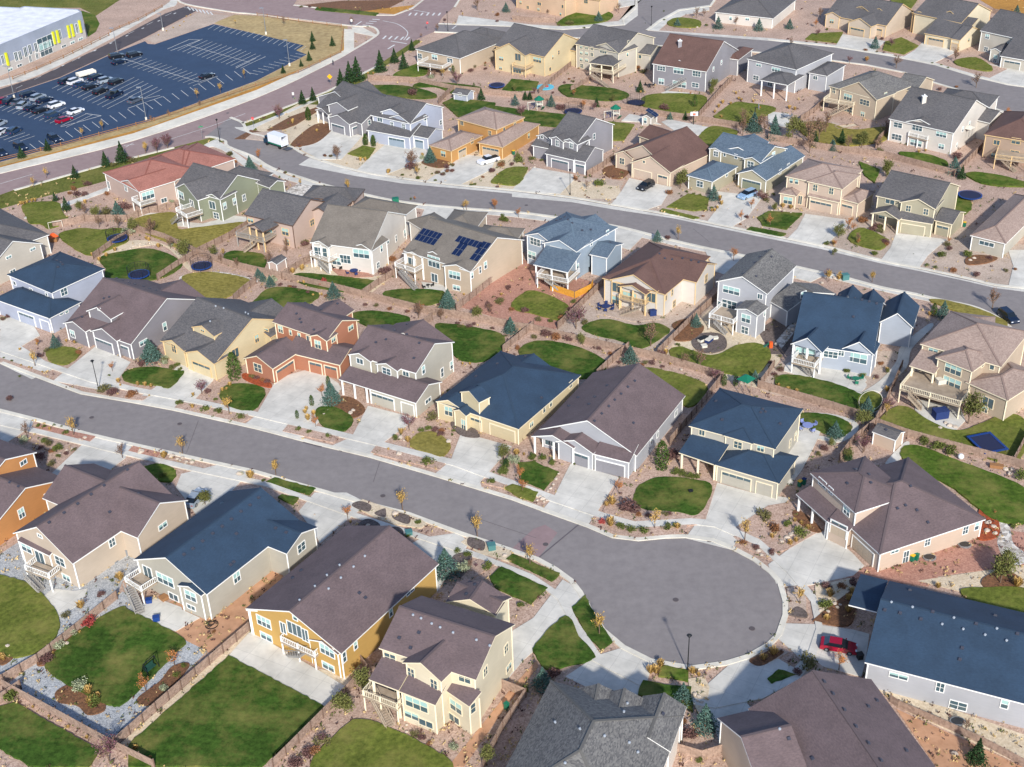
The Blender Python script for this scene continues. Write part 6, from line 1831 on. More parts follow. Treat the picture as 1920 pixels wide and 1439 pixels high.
PLANTS = """
T 0 0
g 360 1130 3.2 165 1185 3.2 565 1335 3.4 795 1250 4.2 920 1215 5.6
v 1180 1135 4.5 1260 1110 4.5
u 850 1250 2 980 1210 2.2 550 1430 2.4 660 1395 2 1720 1170 2
t 1095 1160 3.6 255 1410 3.4 350 1340 3.4 1480 740 3.4 1655 700 3.6 1835 590 3.4 620 1030 3.2 770 980 3.4 1765 185 2
c 1880 1280 4.2
y 1460 1180 1.6 1510 1180 1.8 1540 1150 1.5 1400 130 1 1430 120 1 1350 200 1 1300 215 1 1250 240 1 1190 270 1 1380 170 1
b 1265 870 2 1500 800 2 1135 915 2
o 1775 1240 2
T 480 0
g 640 650 5.2 705 620 6.4 760 600 7 935 535 6.4 350 780 4 430 755 4 1040 470 4.5 1110 520 5.4 1170 380 3.6 425 310 3.2 425 370 3 400 455 3 575 345 3.2 205 550 2.6 340 500 2.2 1690 750 3.6
v 1510 645 5.5 1200 720 0.5
u 1160 715 3.6 1560 760 1.5 1720 525 1.4 1720 480 1.4 1610 540 2 1640 510 2 990 585 1.8 330 1108 1.2 520 1175 1.2 560 1180 1.2 1430 1265 1.4 1475 1245 1.4 1360 1305 1.4 1400 1315 1.4 1435 1290 1.3 1475 1290 1.3 1770 1290 1.6 1840 1240 2.4 800 755 0.8 1815 120 2.4 1810 170 1.5 340 60 1.5 400 60 1.5 480 70 1.5 1420 160 1.6
b 180 890 4.6 615 1200 4.6 1170 1260 5.2 210 190 3.4 720 190 3.2 1660 80 5 1340 580 2.4 1300 590 3 1360 240 3 1240 290 2
p 395 905 4 820 1090 3.4 885 1100 3.4 1480 560 3 1635 670 2
c 1310 1205 4.2 1875 90 3.6
t 690 1435 3 1210 1330 3.4 1405 590 4 1550 130 2
y 785 1210 2 820 1210 2 275 930 1.6 455 990 1.4 1250 1175 1.8 990 1305 1.8 1560 1180 1 840 560 1.4 880 560 1.4 1010 80 1.2 1080 90 1.2 1140 80 1.2 950 75 1.2
o 20 1195 2.4
r 1100 1320 .8 1320 1310 .7 1345 1360 .8 1215 1345 1 220 1305 1 285 1330 .8 1610 1395 .8 1640 1390 .8 1520 545 2
s 290 745 1 1245 1195 2.2 1315 590 2.6
k 1420 1360 .7 1290 1345 .6
T 960 0
c 25 790 3.6 295 800 3.8 650 165 4 1240 200 3 1545 215 4.4 1850 230 4.4 1810 980 5.6 1510 1420 3.4 1185 900 2.4
v 70 880 4.4 170 710 2.6 615 835 3
u 305 705 1.2 425 600 1.2 390 630 1.2 455 620 1.3 370 825 2.6 935 520 2.6 1570 660 1.4 430 190 3 1130 830 3 475 1350 1.6 600 790 1.6 980 550 2 160 720 2
o 535 825 3.4 465 730 3 1340 720 1.5
a 750 770 2.6 1510 690 4.2 1265 1410 5.4 1500 720 3 25 690 2.4 1740 970 4.6
g 100 750 2.6 135 750 2.6 960 690 3.4 635 800 2.6 1300 900 2.4
y 1550 810 2 1520 850 1.6 1580 780 2 1640 790 1.8 1680 710 1.6 1570 890 1.8 45 210 2 965 700 1.4 1720 760 1.6 1700 750 1.6 1810 770 1.4
b 800 100 4 1385 140 4.2 1440 130 3.4 1730 940 5 1680 190 3 45 900 1 1850 990 5.4 270 110 2
p 1000 180 0.5 1370 810 4
r 55 1210 2 660 1390 2.4 400 60 1 1460 200 1.4 540 215 1 1140 155 .8 1140 90 .8
k 720 260 .5 1390 210 .8 1760 235 .8 170 1260 .7 100 1270 .7
T 1440 0
c 160 215 3.6 800 365 4.4 1860 120 4 50 970 4.4 1390 1300 4.8 490 1130 3
v 370 275 3 925 355 3.4 610 480 3 1740 250 0.6
b 1400 470 5 960 515 4.8 960 490 1 1560 660 5 300 1080 8 380 1060 7.6 430 1000 6 600 1130 4.6 170 350 3 390 140 4 820 1130 4.4
a 180 1060 7 700 1110 5 240 1000 4 890 1330 4.6 720 1060 3
o 360 210 3.4 1790 880 3.4 740 470 2
u 730 385 1.6 1440 365 2 360 325 1 150 300 .9 290 318 .9 440 335 .9 815 395 .9 870 400 .9 960 425 .9 1430 1200 3.4 830 1150 2.6 1280 680 1.6 1410 660 1.4 850 300 1.6 1330 230 .5
g 350 1100 4 550 1080 4 1450 1340 3.4
r 440 230 1.2 1230 480 .8 1300 495 .8 1350 515 .8 890 790 1.6
y 740 460 2.6 160 820 2 200 830 2 1130 1150 1.6 1180 1140 1.4
s 920 900 1.4 
k 640 1235 .6 745 1220 .8
T 240 180
v 220 430 4.6 300 400 4.6 1135 180 5
u 40 500 2.4 1280 385 1.4 1480 455 1.2 1520 460 1.2 765 450 2 1180 585 1 1245 612 .9 1330 1130 2 1470 680 .7
c 920 560 4.4 1015 1390 2.4
b 1565 480 4.4 170 1060 4.6 190 1020 1 700 1260 2.8 820 1300 3 1190 1190 2.4 320 1150 3.4
t 135 420 3.4 1650 710 3.6 500 480 3 720 1220 3 1295 680 2.4
o 980 465 3 815 520 1.8
p 1355 180 4 1785 370 3.4 1840 380 3.4
a 425 1210 4.6 640 1210 3 30 1040 4.4
y 545 440 2 490 450 2 580 430 1.6 230 1140 2 1235 200 2 1240 1330 2 1310 1300 2 1320 1400 1.6 160 1090 1.6 140 1080 1.6 1420 270 1.4 1000 540 1.4
R 1465 1410 2.6
k 130 1125 .7 90 1130 .7 60 1130 .7 160 1110 .7 20 1150 .7 370 530 1
s 1080 1400 3 330 800 1.4
T 0 360
g 500 140 3.6 415 70 2.4
c 890 200 5 420 1170 3.4 1140 1260 5 
u 590 30 2.4 800 25 2 860 290 0.8 790 170 3.4 930 140 3.4 520 20 1.6 640 30 2 350 1200 1.5 300 1240 1.5 595 1215 1.8 1060 1305 1.3 25 960 1.3 30 965 1 830 205 1 60 945 1.3
a 720 210 3.6 600 150 3.4
b 745 270 3.6 640 180 3.4 1150 320 4.6 890 280 4
s 965 320 4 1240 1290 1.8 1240 1260 1.8 1285 410 2
a 1385 500 5
y 640 90 2 180 100 2 205 90 1.8 240 80 1.8 265 75 1.8 160 100 1.8 800 490 2 865 450 2 745 520 1.8 690 480 1.4 1190 420 2 150 1190 1 280 1150 1 890 1430 1.6 160 1310 .8 220 1325 .8 240 1330 .8 320 1360 .8 350 1360 .8 500 1130 1.2 560 1140 1.2
o 845 1350 2.6 285 1160 2.2
t 265 1310 4 
r 1290 1330 1.4 1330 1310 1.4 1350 1340 1 90 1275 .6 30 1250 .5 150 1390 .6 1215 1280 .5 820 1385 .6
k 870 450 .6 900 440 .5 950 440 .5 1000 415 .5 1050 395 .5 1100 390 .5 1140 385 .5 1130 405 .5 490 160 .6 520 180 .6 550 190 .6 590 210 .6
T 480 360
R 505 705 2.6
c 110 710 3 585 795 4.2 1445 860 4.4 20 640 2.4 1900 1040 3
u 180 705 1.2 255 720 1.2 285 725 1.2 330 745 1 395 765 1.2 530 790 1.2 820 860 1.1 900 860 1.2 1010 885 1.1 1135 905 1.1 1390 860 1.4 370 395 2 970 610 3 1020 520 2.4 1895 730 1.6 1830 830 1.8 1755 900 .9 1530 970 .6 1510 995 1 1770 1030 .7 1745 860 1.8 1910 890 1.5 1630 1000 1
y 275 610 2.2 345 590 2 360 690 1.6 430 785 1 495 780 1 1560 780 1 1840 780 1.2 1605 1300 1 1550 1300 1
a 1660 960 3.4
b 1225 930 3.6 1385 960 2.6 105 560 4.4 1190 900 .6 230 430 3
o 1245 900 2.4 1790 130 3 1190 70 1.6
t 1560 140 2.6
r 1875 225 1.4 1160 60 .8 1850 200 1 1905 1060 .8 1640 410 .6
s 1500 860 .9
T 240 540
c 175 540 5 1530 870 5.4
p 805 690 6.4 1380 885 2.4 1270 980 1.8 1505 740 2.4
u 105 575 1.6 280 550 1.5 210 575 .7 30 805 2 605 795 1.6 930 680 1.4 970 685 1.4 1010 700 1.4 1050 715 1.4
v 555 800 3.8
y 75 735 1.6 130 740 1.6 175 750 1.6 710 780 1.6 740 770 1.2 765 740 1.6 490 815 1.4 485 905 1.6 1340 920 1.6 1330 945 1.6 1350 995 2.2 1395 955 1.8 275 1275 2.2 920 1425 2.4
r 390 880 1.6 580 925 1.8 680 935 1.6 850 980 1.5 660 848 .9 1275 1070 1.2 1355 1090 1 1500 1120 1.2 1570 1075 0.3
t 760 950 4.6 410 1250 4.4 1110 1400 3.6
o 1455 815 3.2 1410 1050 3.4
k 1390 990 .9 1470 955 .7 1500 925 .6 1670 945 1.1 1690 925 .9 100 1240 1.2 990 775 .4
s 850 1400 1.2 485 1310 1
T 720 540
c 475 150 4.4 950 340 4 1845 560 4.2
b 260 230 3.6 430 240 2.8 790 190 2.4 1500 230 .8
a 705 245 3.4 1490 430 3 900 1300 3.4
u 865 115 1.8 175 190 1.2 45 165 1.2 1060 190 2 1165 250 1.6 1405 170 1.6 1330 240 2 640 300 1.4 570 300 1.2 1215 365 2.6 1300 380 2.6 1390 390 2.4 1130 380 1.6 1610 470 1.2 1700 500 1.2 1770 570 1 1780 620 1.2 1815 625 1.2 1000 460 1.6 815 315 .9 355 985 2.4 380 1075 1.6 425 1085 1.6 430 1110 1.4 1500 270 2 850 110 .8
v 1440 310 6 190 1070 4
y 130 1100 2.2 180 1160 2.2 995 1260 2.2 880 60 1 35 1220 .9 1050 1260 1
r 80 1140 1.4 330 1320 2 895 1395 1.8 915 1330 1.6 1110 1285 1.5 1190 1290 1.5 1265 1330 1.5 1420 115 1.2 1250 260 1.4 340 1070 1.4 285 1080 1.2 1130 1310 .6 520 1080 .7 510 1110 .6
s 970 1310 3 770 880 .3
o 1025 1439 3.4 700 880 .3
k 125 1130 1.1 110 1250 1.2 485 1160 1.2 980 1290 1 150 1150 .5
T 1200 540
c 420 295 3.4 1695 960 4.4 1460 1120 3.4 860 700 2.6 
p 160 1360 6 630 735 2.6 715 735 2.6
u 45 575 1.3 90 575 1.3 20 590 1.2 155 530 2.4 1050 620 1.5 1010 660 1.2 970 600 1 1385 1220 1.6 1340 1250 1 235 1270 3 280 205 0.4 975 575 1.2 1045 520 1 1765 680 1.2 1810 580 1.4 170 600 .9
b 80 440 6 450 610 4.6 1680 1230 4.4 340 590 3.4 1060 200 0.4
v 560 700 3.4 1855 940 4
a 1440 1190 1.8 1690 1030 3 1560 1290 2.4 1850 650 1.4
r 260 1395 1.6 315 1410 1.6 370 1425 1.6 420 1432 1.4 1550 635 1.4 1660 670 1.2 285 440 1
y 1035 750 1.6 1110 775 1.6 1175 790 1.6 195 500 2 1850 780 2 225 580 .8
k 1020 430 1 1090 380 1 1110 350 1 1150 320 1 1170 280 1 1200 240 1 1220 200 .9 1240 160 .9 1260 120 .9 310 620 .7 1600 690 .5
T 720 180
u 195 545 3.4 400 585 1.4 440 600 1.4 470 575 1.4 510 570 1.4 510 530 1.4 470 540 1.4 880 530 2.4 810 575 2 1510 620 1 1325 100 2.6 740 615 1.2 965 525 1.6 1095 480 1.6 850 690 .9 1510 750 .6 1465 650 .7
b 245 580 3.4 205 530 4.6 1520 700 2.4
c 345 500 4.2
o 1435 640 2.4 1010 915 3 835 850 3.4 1500 90 3
t 620 860 3.2 
r 1615 680 2.4 1015 500 2.6 135 600 .8 255 625 1.2 655 675 .9 680 670 .9 385 640 .7 890 905 1 895 940 2 85 790 1.6 1120 480 1.4 1180 490 1
a 1010 490 2.6
y 35 580 2.2 850 600 1 1050 520 1 
k 1130 520 .5 1100 545 .5 1150 560 .4 1540 685 .6 1700 620 .4 1790 670 .4 1040 930 .4 1560 640 .5
p 1600 880 0.4 1100 1330 .4
T 1200 180
c 550 780 4.2 860 270 5.6 1010 320 5 130 1090 3 1440 400 3
a 300 700 4.8 1000 870 2.6 1490 1070 4 1840 600 3.4 1430 880 0.5
o 835 850 3.4 760 940 3.2 1560 1010 4.4 700 1240 4 975 980 3.6 1460 1130 2
t 285 1080 4 1410 1400 3.2 1740 1400 3 1495 1380 2.4
b 770 300 5.6 930 280 5.4 1270 430 6 1630 1110 3 1840 290 4
v 890 780 3 
u 920 780 2.6 220 740 2.4 800 920 1.4 950 790 1.6 215 1080 1.8 750 970 .9 1750 1010 2 1800 1030 2 1850 1110 1.6 470 910 .9 920 720 2 505 830 1 600 790 1 1660 950 3
y 600 780 2 610 820 2 560 870 1.6 580 850 1.6 540 870 1.4 1070 840 2 1130 850 2 1450 1110 1.4
r 1000 750 1 1760 1195 1.4 1400 1120 1.4 350 730 1 400 745 1 450 755 1 490 770 .8 540 850 1
k 135 845 .8 805 990 1 1380 1120 .9 580 830 1 530 860 .8 1080 870 .8 1130 885 .8 1050 860 .8 990 865 .8 660 850 .4 620 790 .5 1455 1365 .8
T 1440 360
a 495 480 1.8
u 850 280 2 810 270 2 890 400 1.6 870 380 1.4 1350 410 2 1355 435 1.6 1395 600 2 1570 640 2 1780 600 1.2 1660 510 1.6 1850 590 1.2 95 1345 1.3 65 1395 1 320 790 2.4
o 1355 390 2 680 400 2 640 300 2.6
r 800 475 1.5 1190 560 1 1255 575 1 1300 490 2.4 1500 490 2.6 430 400 1 1090 470 .3
b 1680 880 5
v 440 660 3
t 780 680 3 460 670 3 
y 530 660 2 490 400 1.6 1210 930 1.6 1250 920 1.6 890 1350 1.6 600 1330 .5
p 1240 930 3
c 1310 940 4
s 590 1350 1.4 720 1380 1.2 970 1140 1.8
k 1515 520 1 1545 505 1 440 1290 .8 500 655 1 405 690 1 
T 0 720
u 790 60 2.6 845 75 2.4 985 100 2 220 350 .3 375 460 1.8 310 490 1.2 385 520 1.4 310 565 1.4 385 610 1.6 320 540 1.2 275 545 1.2 490 535 1 560 500 .9 70 120 1.6
b 205 400 3.4 920 560 3.4
t 555 390 4.6 
r 335 440 1.4 440 505 1.8 440 555 1 285 325 1 330 330 .9 495 378 1.3 1440 100 .3 445 470 1 1230 700 1.4
y 375 350 1.2 1230 560 2.4 1880 710 2.4 905 20 1 1120 95 .7
s 180 440 2.4 960 770 .5
k 600 425 .8 640 410 .9 1060 510 1.2 1290 550 1.3 1440 595 1 1370 560 .8 1400 590 .7 1350 580 .6 540 490 .6 500 505 .6 450 530 .6 1800 680 1.2 1330 570 .7 1390 605 .6 620 430 .6
a 1540 910 3.6
T 480 720
t 150 690 3.4 1100 950 4.6 1660 1150 5 
o 690 1020 3.4
u 850 1100 1.2
y 710 1050 1 1010 1140 1.2 1070 1140 1.2 1040 1190 1 1010 1170 .9
k 1045 980 1.2 1075 535 1 840 1070 .9 1025 1110 1 1490 1390 1.1 1865 1295 .9 440 985 .4 300 1040 .3
r 1215 1050 1.2 1765 745 1.4 1855 670 1.8 1590 1290 1.2 1510 1265 1 1730 1390 2 1140 1145 1 60 735 .8 
c 1425 1430 5.4
s 1555 1400 3
v 1650 1380 1
b 1610 1390 2
g 1875 620 1.8
T 960 720
p 145 560 1.4 225 570 1.4 300 600 1.4
o 800 830 3.4 80 810 3.4 
u 870 970 3.4 955 990 1.3 1025 1000 1.1 1145 990 1.2 1175 985 1 1730 1200 1.4 1840 1245 1.4 1880 1010 2.6
y 750 910 3 710 920 1.6 35 540 2 740 1070 3.2 1240 1090 1.8 
R 675 1050 1.8
t 1070 1090 4.4 1745 1180 5 135 1360 4.6
r 815 1090 1.6 895 1105 1.6 985 1115 1.7 1160 1090 1.6 1235 1080 1.4 1640 600 .2 465 610 .6 
k 230 870 1 210 850 .7 310 760 .6 330 720 .7 290 790 .6 350 680 .5 270 810 .5 240 890 .6 190 880 .5 1850 1260 1 1870 1290 .8 720 1010 .8 260 880 .6
T 1440 720
u 60 1110 2.6 420 500 1.5 380 540 1 25 1280 1.4
v 710 520 4.6
a 700 315 3.6 1500 300 6.6 1760 1430 4.4
g 600 570 2.2
r 1160 455 2.2 1265 490 2.4 1370 525 2.4 1880 710 2.6 245 1140 2.2 150 1070 1.6 1840 1080 1 
y 30 1160 1.6 165 1210 1.8 210 1190 1.6 200 1040 1.4 250 1060 1.4 300 1090 1.4 1720 620 1.2
c 500 400 3.6
s 480 460 1.6 
k 100 1190 .9 140 1160 1 170 1140 .9 190 1120 .8 130 1170 .7 1650 1050 1.2 1640 1110 1.2 1700 1130 1 1690 1080 1 1780 650 1.2 1810 680 1 1830 650 .9 1290 340 1 1360 320 1.2 1330 300 1 1400 330 1 
t 885 250 3.4
o 1700 980 1
T 1440 1079
t 235 220 3.8
y 465 165 2.6 40 600 2.4 440 340 1.6 600 280 2.2 605 190 2 630 140 2 1275 100 1.8 1865 90 3
r 425 235 2 330 690 0.6 1550 1390 0.5
u 640 70 1.8 545 90 1.8 435 105 1.6 285 680 3 230 740 1.6
a 1740 65 5.2
k 500 220 .8 520 250 .8 450 280 .8 390 270 .7 540 230 .7 1400 1350 1
o 530 715 4
g 1560 1400 4
b 1480 1170 2.4 1310 1370 .4
T 960 1079
t 655 450 4.8
c 230 850 4.2 1445 1160 5 1280 960 4
u 320 770 2.2 1290 1100 1.2 1320 1230 2.4
y 1040 740 2.4 1080 740 2.4 1115 690 2.4 1355 740 2 1885 640 2 1400 760 1.2
r 85 870 1.6 70 240 1.2 1400 1400 1
k 1400 920 .8 1370 900 .8 1420 960 .7 1390 950 .6
T 480 1079
a 670 1030 4.6 810 880 4
v 500 1260 2 
u 500 1270 2.2 390 1350 2 430 1330 2 310 1420 2.2 1190 1200 1.4 1245 1240 1.2 1305 1270 .9
s 1480 1300 1.6
a 1720 1420 3.4
k 1130 1130 .5 1130 1180 .5 800 900 .5
p 1250 30 0.3
T 0 1079
R 665 380 3.2
v 820 1400 5
u 355 640 2.2 495 310 1.6 765 155 1.4 1610 430 0.8
o 1095 870 3.6 1310 680 3.4
s 540 440 2.4 430 540 2.6 610 850 3 1230 860 1.6
y 610 250 2.6 905 40 2.6 30 640 1.6 20 620 1.4 670 890 2.6 730 930 2 680 970 2.4 250 1000 .9 515 1150 1 655 1230 1 1020 1310 1.4 1130 1380 1 400 600 1 600 440 .9 370 1070 .8
r 100 930 2.4 700 980 2.4 1380 690 1 1330 760 1
k 500 520 1 690 385 .6 60 540 .9
"""
plants(PLANTS)
# ---------------------------------------------------------------- garden and street objects
def thing(name, x, y, label, cat, group=None, rz=0, z=0.1):
    p = G(x, y, z); return tag(empty(name, (p.x, p.y, z), rz), label, cat, group)
def ringpts(r, n, z=0): return [Vector((math.cos(6.2832*i/n)*r, math.sin(6.2832*i/n)*r, z)) for i in range(n)]
def trampoline(x, y, label, r=2.0, net=True, pad=M_blue):
    t = thing('trampoline', x, y, label, 'trampoline', 'trampolines in the back yards'); b = MB(); b.cyl((0, 0, .8), r-.3, r-.3, .05, 24); b.build('jumping_mat', M_net, t)
    b = MB(); P, Q = ringpts(r, 24, .88), ringpts(r-.32, 24, .9)
    for i in range(24): j = (i+1) % 24; b.face([P[i], P[j], Q[j], Q[i]]); b.face([P[i]-Vector((0, 0, .12)), P[j]-Vector((0, 0, .12)), P[j], P[i]])
    b.build('pad', pad, t)
    for q in ringpts(r-.1, 4): b = MB(); b.bar(q, q+Vector((0, 0, .8)), .08); b.build('leg', M_metal, t)
    if net:
        b = MB()
        for q in ringpts(r, 6): b.bar(q+Vector((0, 0, .8)), q+Vector((0, 0, 2.7)), .07)
        P = ringpts(r, 24, 2.65)
        for i in range(24): b.bar(P[i], P[(i+1) % 24], .05); 
        for zz in (1.3, 1.8, 2.25):
            for i in range(24): b.bar(P[i]-Vector((0, 0, 2.65-zz)), P[(i+1) % 24]-Vector((0, 0, 2.65-zz)), .025)
        for i in range(24): b.bar(P[i], P[i]-Vector((0, 0, 1.75)), .022)
        b.build('net', M_black, t)
trampoline(221, 453, 'round blue trampoline with net, right of the leftmost lawn', 2.3); trampoline(379, 505, 'round blue trampoline with net at the corner by the bare-tree yard', 2.2)
trampoline(262, 521, 'bright blue netted trampoline half hidden behind the wide plum roof', 2.3, True); trampoline(932, 165, 'low round blue trampoline on the lawn behind the bright yellow house', 2.3, False)
trampoline(1075, 214, 'netted black and blue trampoline beside the upper play set', 2.4, True, M_navyf); trampoline(1192, 198, 'large black netted trampoline beside the upper rear fence', 2.5, True, M_black); trampoline(1818, 372, 'dark blue trampoline at the right edge of the upper row', 2.7, False)
t = thing('square_trampoline', 1850, 838, 'square dark blue trampoline on the lawn at the right edge', 'trampoline', 'trampolines in the back yards', .25)
b = MB(); b.abox(-1.9, -2.4, .7, 1.9, 2.4, .78); b.build('jumping_mat', M_net, t); b = MB()
for q in ((-2.2, -2.7, 2.2, -2.3), (-2.2, 2.3, 2.2, 2.7), (-2.2, -2.3, -1.8, 2.3), (1.8, -2.3, 2.2, 2.3)): b.abox(q[0], q[1], .72, q[2], q[3], .84)
b.build('pad', M_blue, t)
for q in ((-2, -2.5), (2, -2.5), (-2, 2.5), (2, 2.5)): b = MB(); b.abox(q[0]-.04, q[1]-.04, 0, q[0]+.04, q[1]+.04, .72); b.build('leg', M_metal, t)
def playset(x, y, label):
    t = thing('play_set', x, y, label, 'play set', 'play sets with green canopies', .2); b = MB()
    for q in ((-.8, -.8), (.8, -.8), (-.8, .8), (.8, .8)): b.abox(q[0]-.07, q[1]-.07, 0, q[0]+.07, q[1]+.07, 3)
    b.abox(-.85, -.85, 1.4, .85, .85, 1.52); b.build('tower_frame', M_kerb, t); b = MB(); b.cyl((0, 0, 2.8), 1.5, .15, 1.0, 8); b.build('canopy', M_green, t)
    b = MB(); b.box((.6, -1.7, .8), Vector((.35, 0, 0)), Vector((0, 1.0, -.75)), Vector((0, .04, .05))); b.build('slide', M_green, t); b = MB(); b.bar((-.8, 0, 2.2), (-3.2, 0, 2.2), .12); b.bar((-3.2, 0, 2.2), (-3.2, -.8, 0), .1); b.bar((-3.2, 0, 2.2), (-3.2, .8, 0), .1); b.build('swing_beam', M_kerb, t)
    for x_ in (-1.5, -2.4): b = MB(); b.bar((x_-.2, 0, 2.2), (x_-.2, 0, .6), .03); b.bar((x_+.2, 0, 2.2), (x_+.2, 0, .6), .03); b.abox(x_-.22, -.12, .56, x_+.22, .12, .62); b.build('swing', M_blue, t)
playset(1011, 205, 'play set with green canopy left of the netted trampoline'); playset(1154, 222, 'play set with green canopy on the earth square beside the solar-roofed shed')
t = thing('play_canopy', 1397, 738, 'green play canopy poking up behind the tiered navy roof', 'play set'); b = MB(); b.cyl((0, 0, 3), 1.7, .3, .8, 4); b.build('canopy', M_green, t)
for q in ringpts(1, 4): b = MB(); b.bar(q, q+Vector((0, 0, 3.1)), .12); b.build('post', M_wood, t)
def hoop(x, y, label, rz):
    t = thing('basketball_hoop', x, y, label, 'basketball hoop', 'basketball hoops', rz); b = MB(); b.bar((0, 0, 0), (0, 0, 3), .22); b.bar((0, 0, 2.8), (0, -.8, 3.1), .12); b.build('pole', M_black, t)
    b = MB(); b.abox(-1, -.86, 2.7, 1, -.82, 3.8); b.build('backboard', mat('backboard', (214, 216, 226), .4), t); b = MB(); P = ringpts(.26, 10, 3.05)
    for i in range(10): b.bar(P[i]+Vector((0, -1.15, 0)), P[(i+1) % 10]+Vector((0, -1.15, 0)), .04)
    b.abox(-.35, -.885, 2.95, .35, -.865, 3.4); b.build('rim', M_orange, t)
hoop(1300, 234, 'basketball hoop with white backboard on the concrete court', 0); hoop(1415, 222, 'black basketball hoop behind the slate-roofed sage house', 1.5)
def bin_(x, y, lid, label, body=M_green):
    t = thing('wheelie_bin', x, y, label, 'bin', 'wheeled bins'); b = MB(); b.prism(ringpts(.36, 4), 0, 1.0); b.build('body', body, t); b = MB(); b.prism(ringpts(.43, 4), 1.0, 1.1); b.build('lid', lid, t)
for a in ((1710, 1052, M_yel, 'yellow-lidded green bin against the pinkish house, left one'), (1718, 1050, M_green, 'all-green bin against the pinkish house, right one'), (1499, 912, M_yel, 'yellow-lidded green bin beside the tiered navy-roofed house'), (1507, 908, M_navyf, 'dark-lidded bin beside the tiered navy-roofed house'), (1808, 425, M_yel, 'yellow-lidded bin right of the olive-beige house garage'), (963, 290, M_yel, 'yellow-lidded green bin beside the ochre tile-roofed house'),
          (1112, 315, M_green, 'green bin right of the mid grey white-trimmed house garage'), (955, 482, M_yel, 'yellow-lidded bin at the back of the solar-panelled house'), (1331, 528, M_yel, 'yellow-lidded bin beside the white brown-roofed house garage'), (1067, 118, M_yel, 'yellow-lidded green bin beside the bright yellow house'), (1370, 1432, M_green, 'green bin inside the gated yard at the bottom edge, left one'), (1380, 1425, M_yel, 'yellow-lidded bin inside the gated yard at the bottom edge'), (950, 1330, M_green, 'green bin right of the cream gabled house'),
          (1835, 248, M_yel, 'yellow-lidded bin beside the white columned house garage')): bin_(*a)
def table(x, y, label, chairs=4, tm=M_navyf, umb=False, r=.9):
    t = thing('patio_table', x, y, label, 'table', 'patio tables'); b = MB(); b.cyl((0, 0, .7), r, r, .05, 14); b.build('tabletop', tm, t); b = MB(); b.cyl((0, 0, 0), .1, .06, .7, 8); b.build('pedestal', M_black, t)
    p = G(x, y)
    for i in range(chairs):
        a = 6.2832*i/chairs+.4; q = empty('patio_chair', (p.x+math.cos(a)*(r+.5), p.y+math.sin(a)*(r+.5), .04), a+math.pi/2); tag(q, 'patio chair drawn up to the '+label, 'chair', 'patio chairs')
        b = MB(); b.abox(-.3, -.3, .38, .3, .3, .48); b.build('seat', tm, q); b = MB(); b.abox(-.3, -.34, .48, .3, -.26, .95); b.build('backrest', tm, q)
        for lx in (-.25, .25):
            for ly in (-.25, .25): b = MB(); b.abox(lx-.025, ly-.025, 0, lx+.025, ly+.025, .38); b.build('leg', M_black, q)
M_lf = mat('lavender_fabric', (130, 142, 190), .9)
table(1514, 804, 'lavender patio set on the curved slab', 4, M_lf, r=.9); table(664, 513, 'blue patio table behind the white taupe-roofed house', 4); table(636, 503, 'dark table beside the covered deck', 4, M_black, r=.6)
table(1136, 580, 'blue dining table on the brick patio', 6, M_navyf); table(1604, 716, 'teal fire pit seating ring', 3, M_green, r=.7); table(803, 540, 'small dark table on the concrete patio', 2, M_black, r=.4); table(1218, 163, 'dark table by the chimneyed house', 3, M_black, r=.6)
table(1205, 136, 'dark round table beside the arched-gable house', 3, M_black, r=.5); table(1475, 222, 'grey table on the white-edged patio', 4, M_metal, r=.8)
def box_(name, x, y, w, d, h, m, label, cat, rz=.2, top=None):
    t = thing(name, x, y, label, cat, None, rz); b = MB(); b.abox(-w/2, -d/2, 0, w/2, d/2, h); b.build('body', m, t); b = MB(); b.abox(-w/2-.05, -d/2-.05, h, w/2+.05, d/2+.05, h+.08); b.build('lid', top or m, t); return t
M_teal = mat('teal_enamel', (72, 122, 122), .6)
box_('utility_cabinet', 922, 1031, 1.1, .9, 1.0, M_teal, 'teal utility cabinet at the kerb near the turning circle', 'utility box'); box_('utility_cabinet', 767, 1003, 1, .8, .7, M_teal, 'small teal utility cabinet beside the lower pavement', 'utility box')
box_('utility_cabinet', 1584, 524, 1.4, 1.1, 1.1, M_teal, 'teal utility cabinet on the upper street verge', 'utility box'); box_('utility_cabinet', 742, 380, 1.4, 1.1, 1.1, M_green, 'green utility cabinet behind the white taupe-roofed house', 'utility box')
box_('blue_bin', 294, 1164, .9, .7, .7, M_blue, 'bright blue tub on the concrete slab of the greige house', 'tub'); box_('blue_bin', 280, 1130, .8, .7, .6, M_blue, 'bright blue tub under the raised deck', 'tub'); box_('fire_pit_box', 308, 1124, 1, 1, .5, M_rail, 'wooden planter box against the greige house', 'planter', .8)
box_('air_conditioner', 920, 504, .9, .9, .9, M_metal, 'air conditioner unit beside the solar-panelled house', 'air conditioner'); box_('air_conditioner', 1107, 508, .9, .9, .9, M_black, 'dark grill beside the blue-grey house', 'grill'); box_('covered_grill', 1224, 592, 1.3, .8, 1.2, M_navyf, 'navy-covered grill beside the white rear stairs', 'grill')
box_('air_conditioner', 243, 1038, .9, .9, .9, M_metal, 'air conditioner unit between the beige and the navy-roofed houses', 'air conditioner'); box_('black_cooler', 1295, 924, .6, .4, .4, M_black, 'small black object on the oval front lawn', 'box'); box_('black_pot', 1612, 1235, .7, .7, .8, M_black, 'dark pot in front of the red sedan', 'pot')
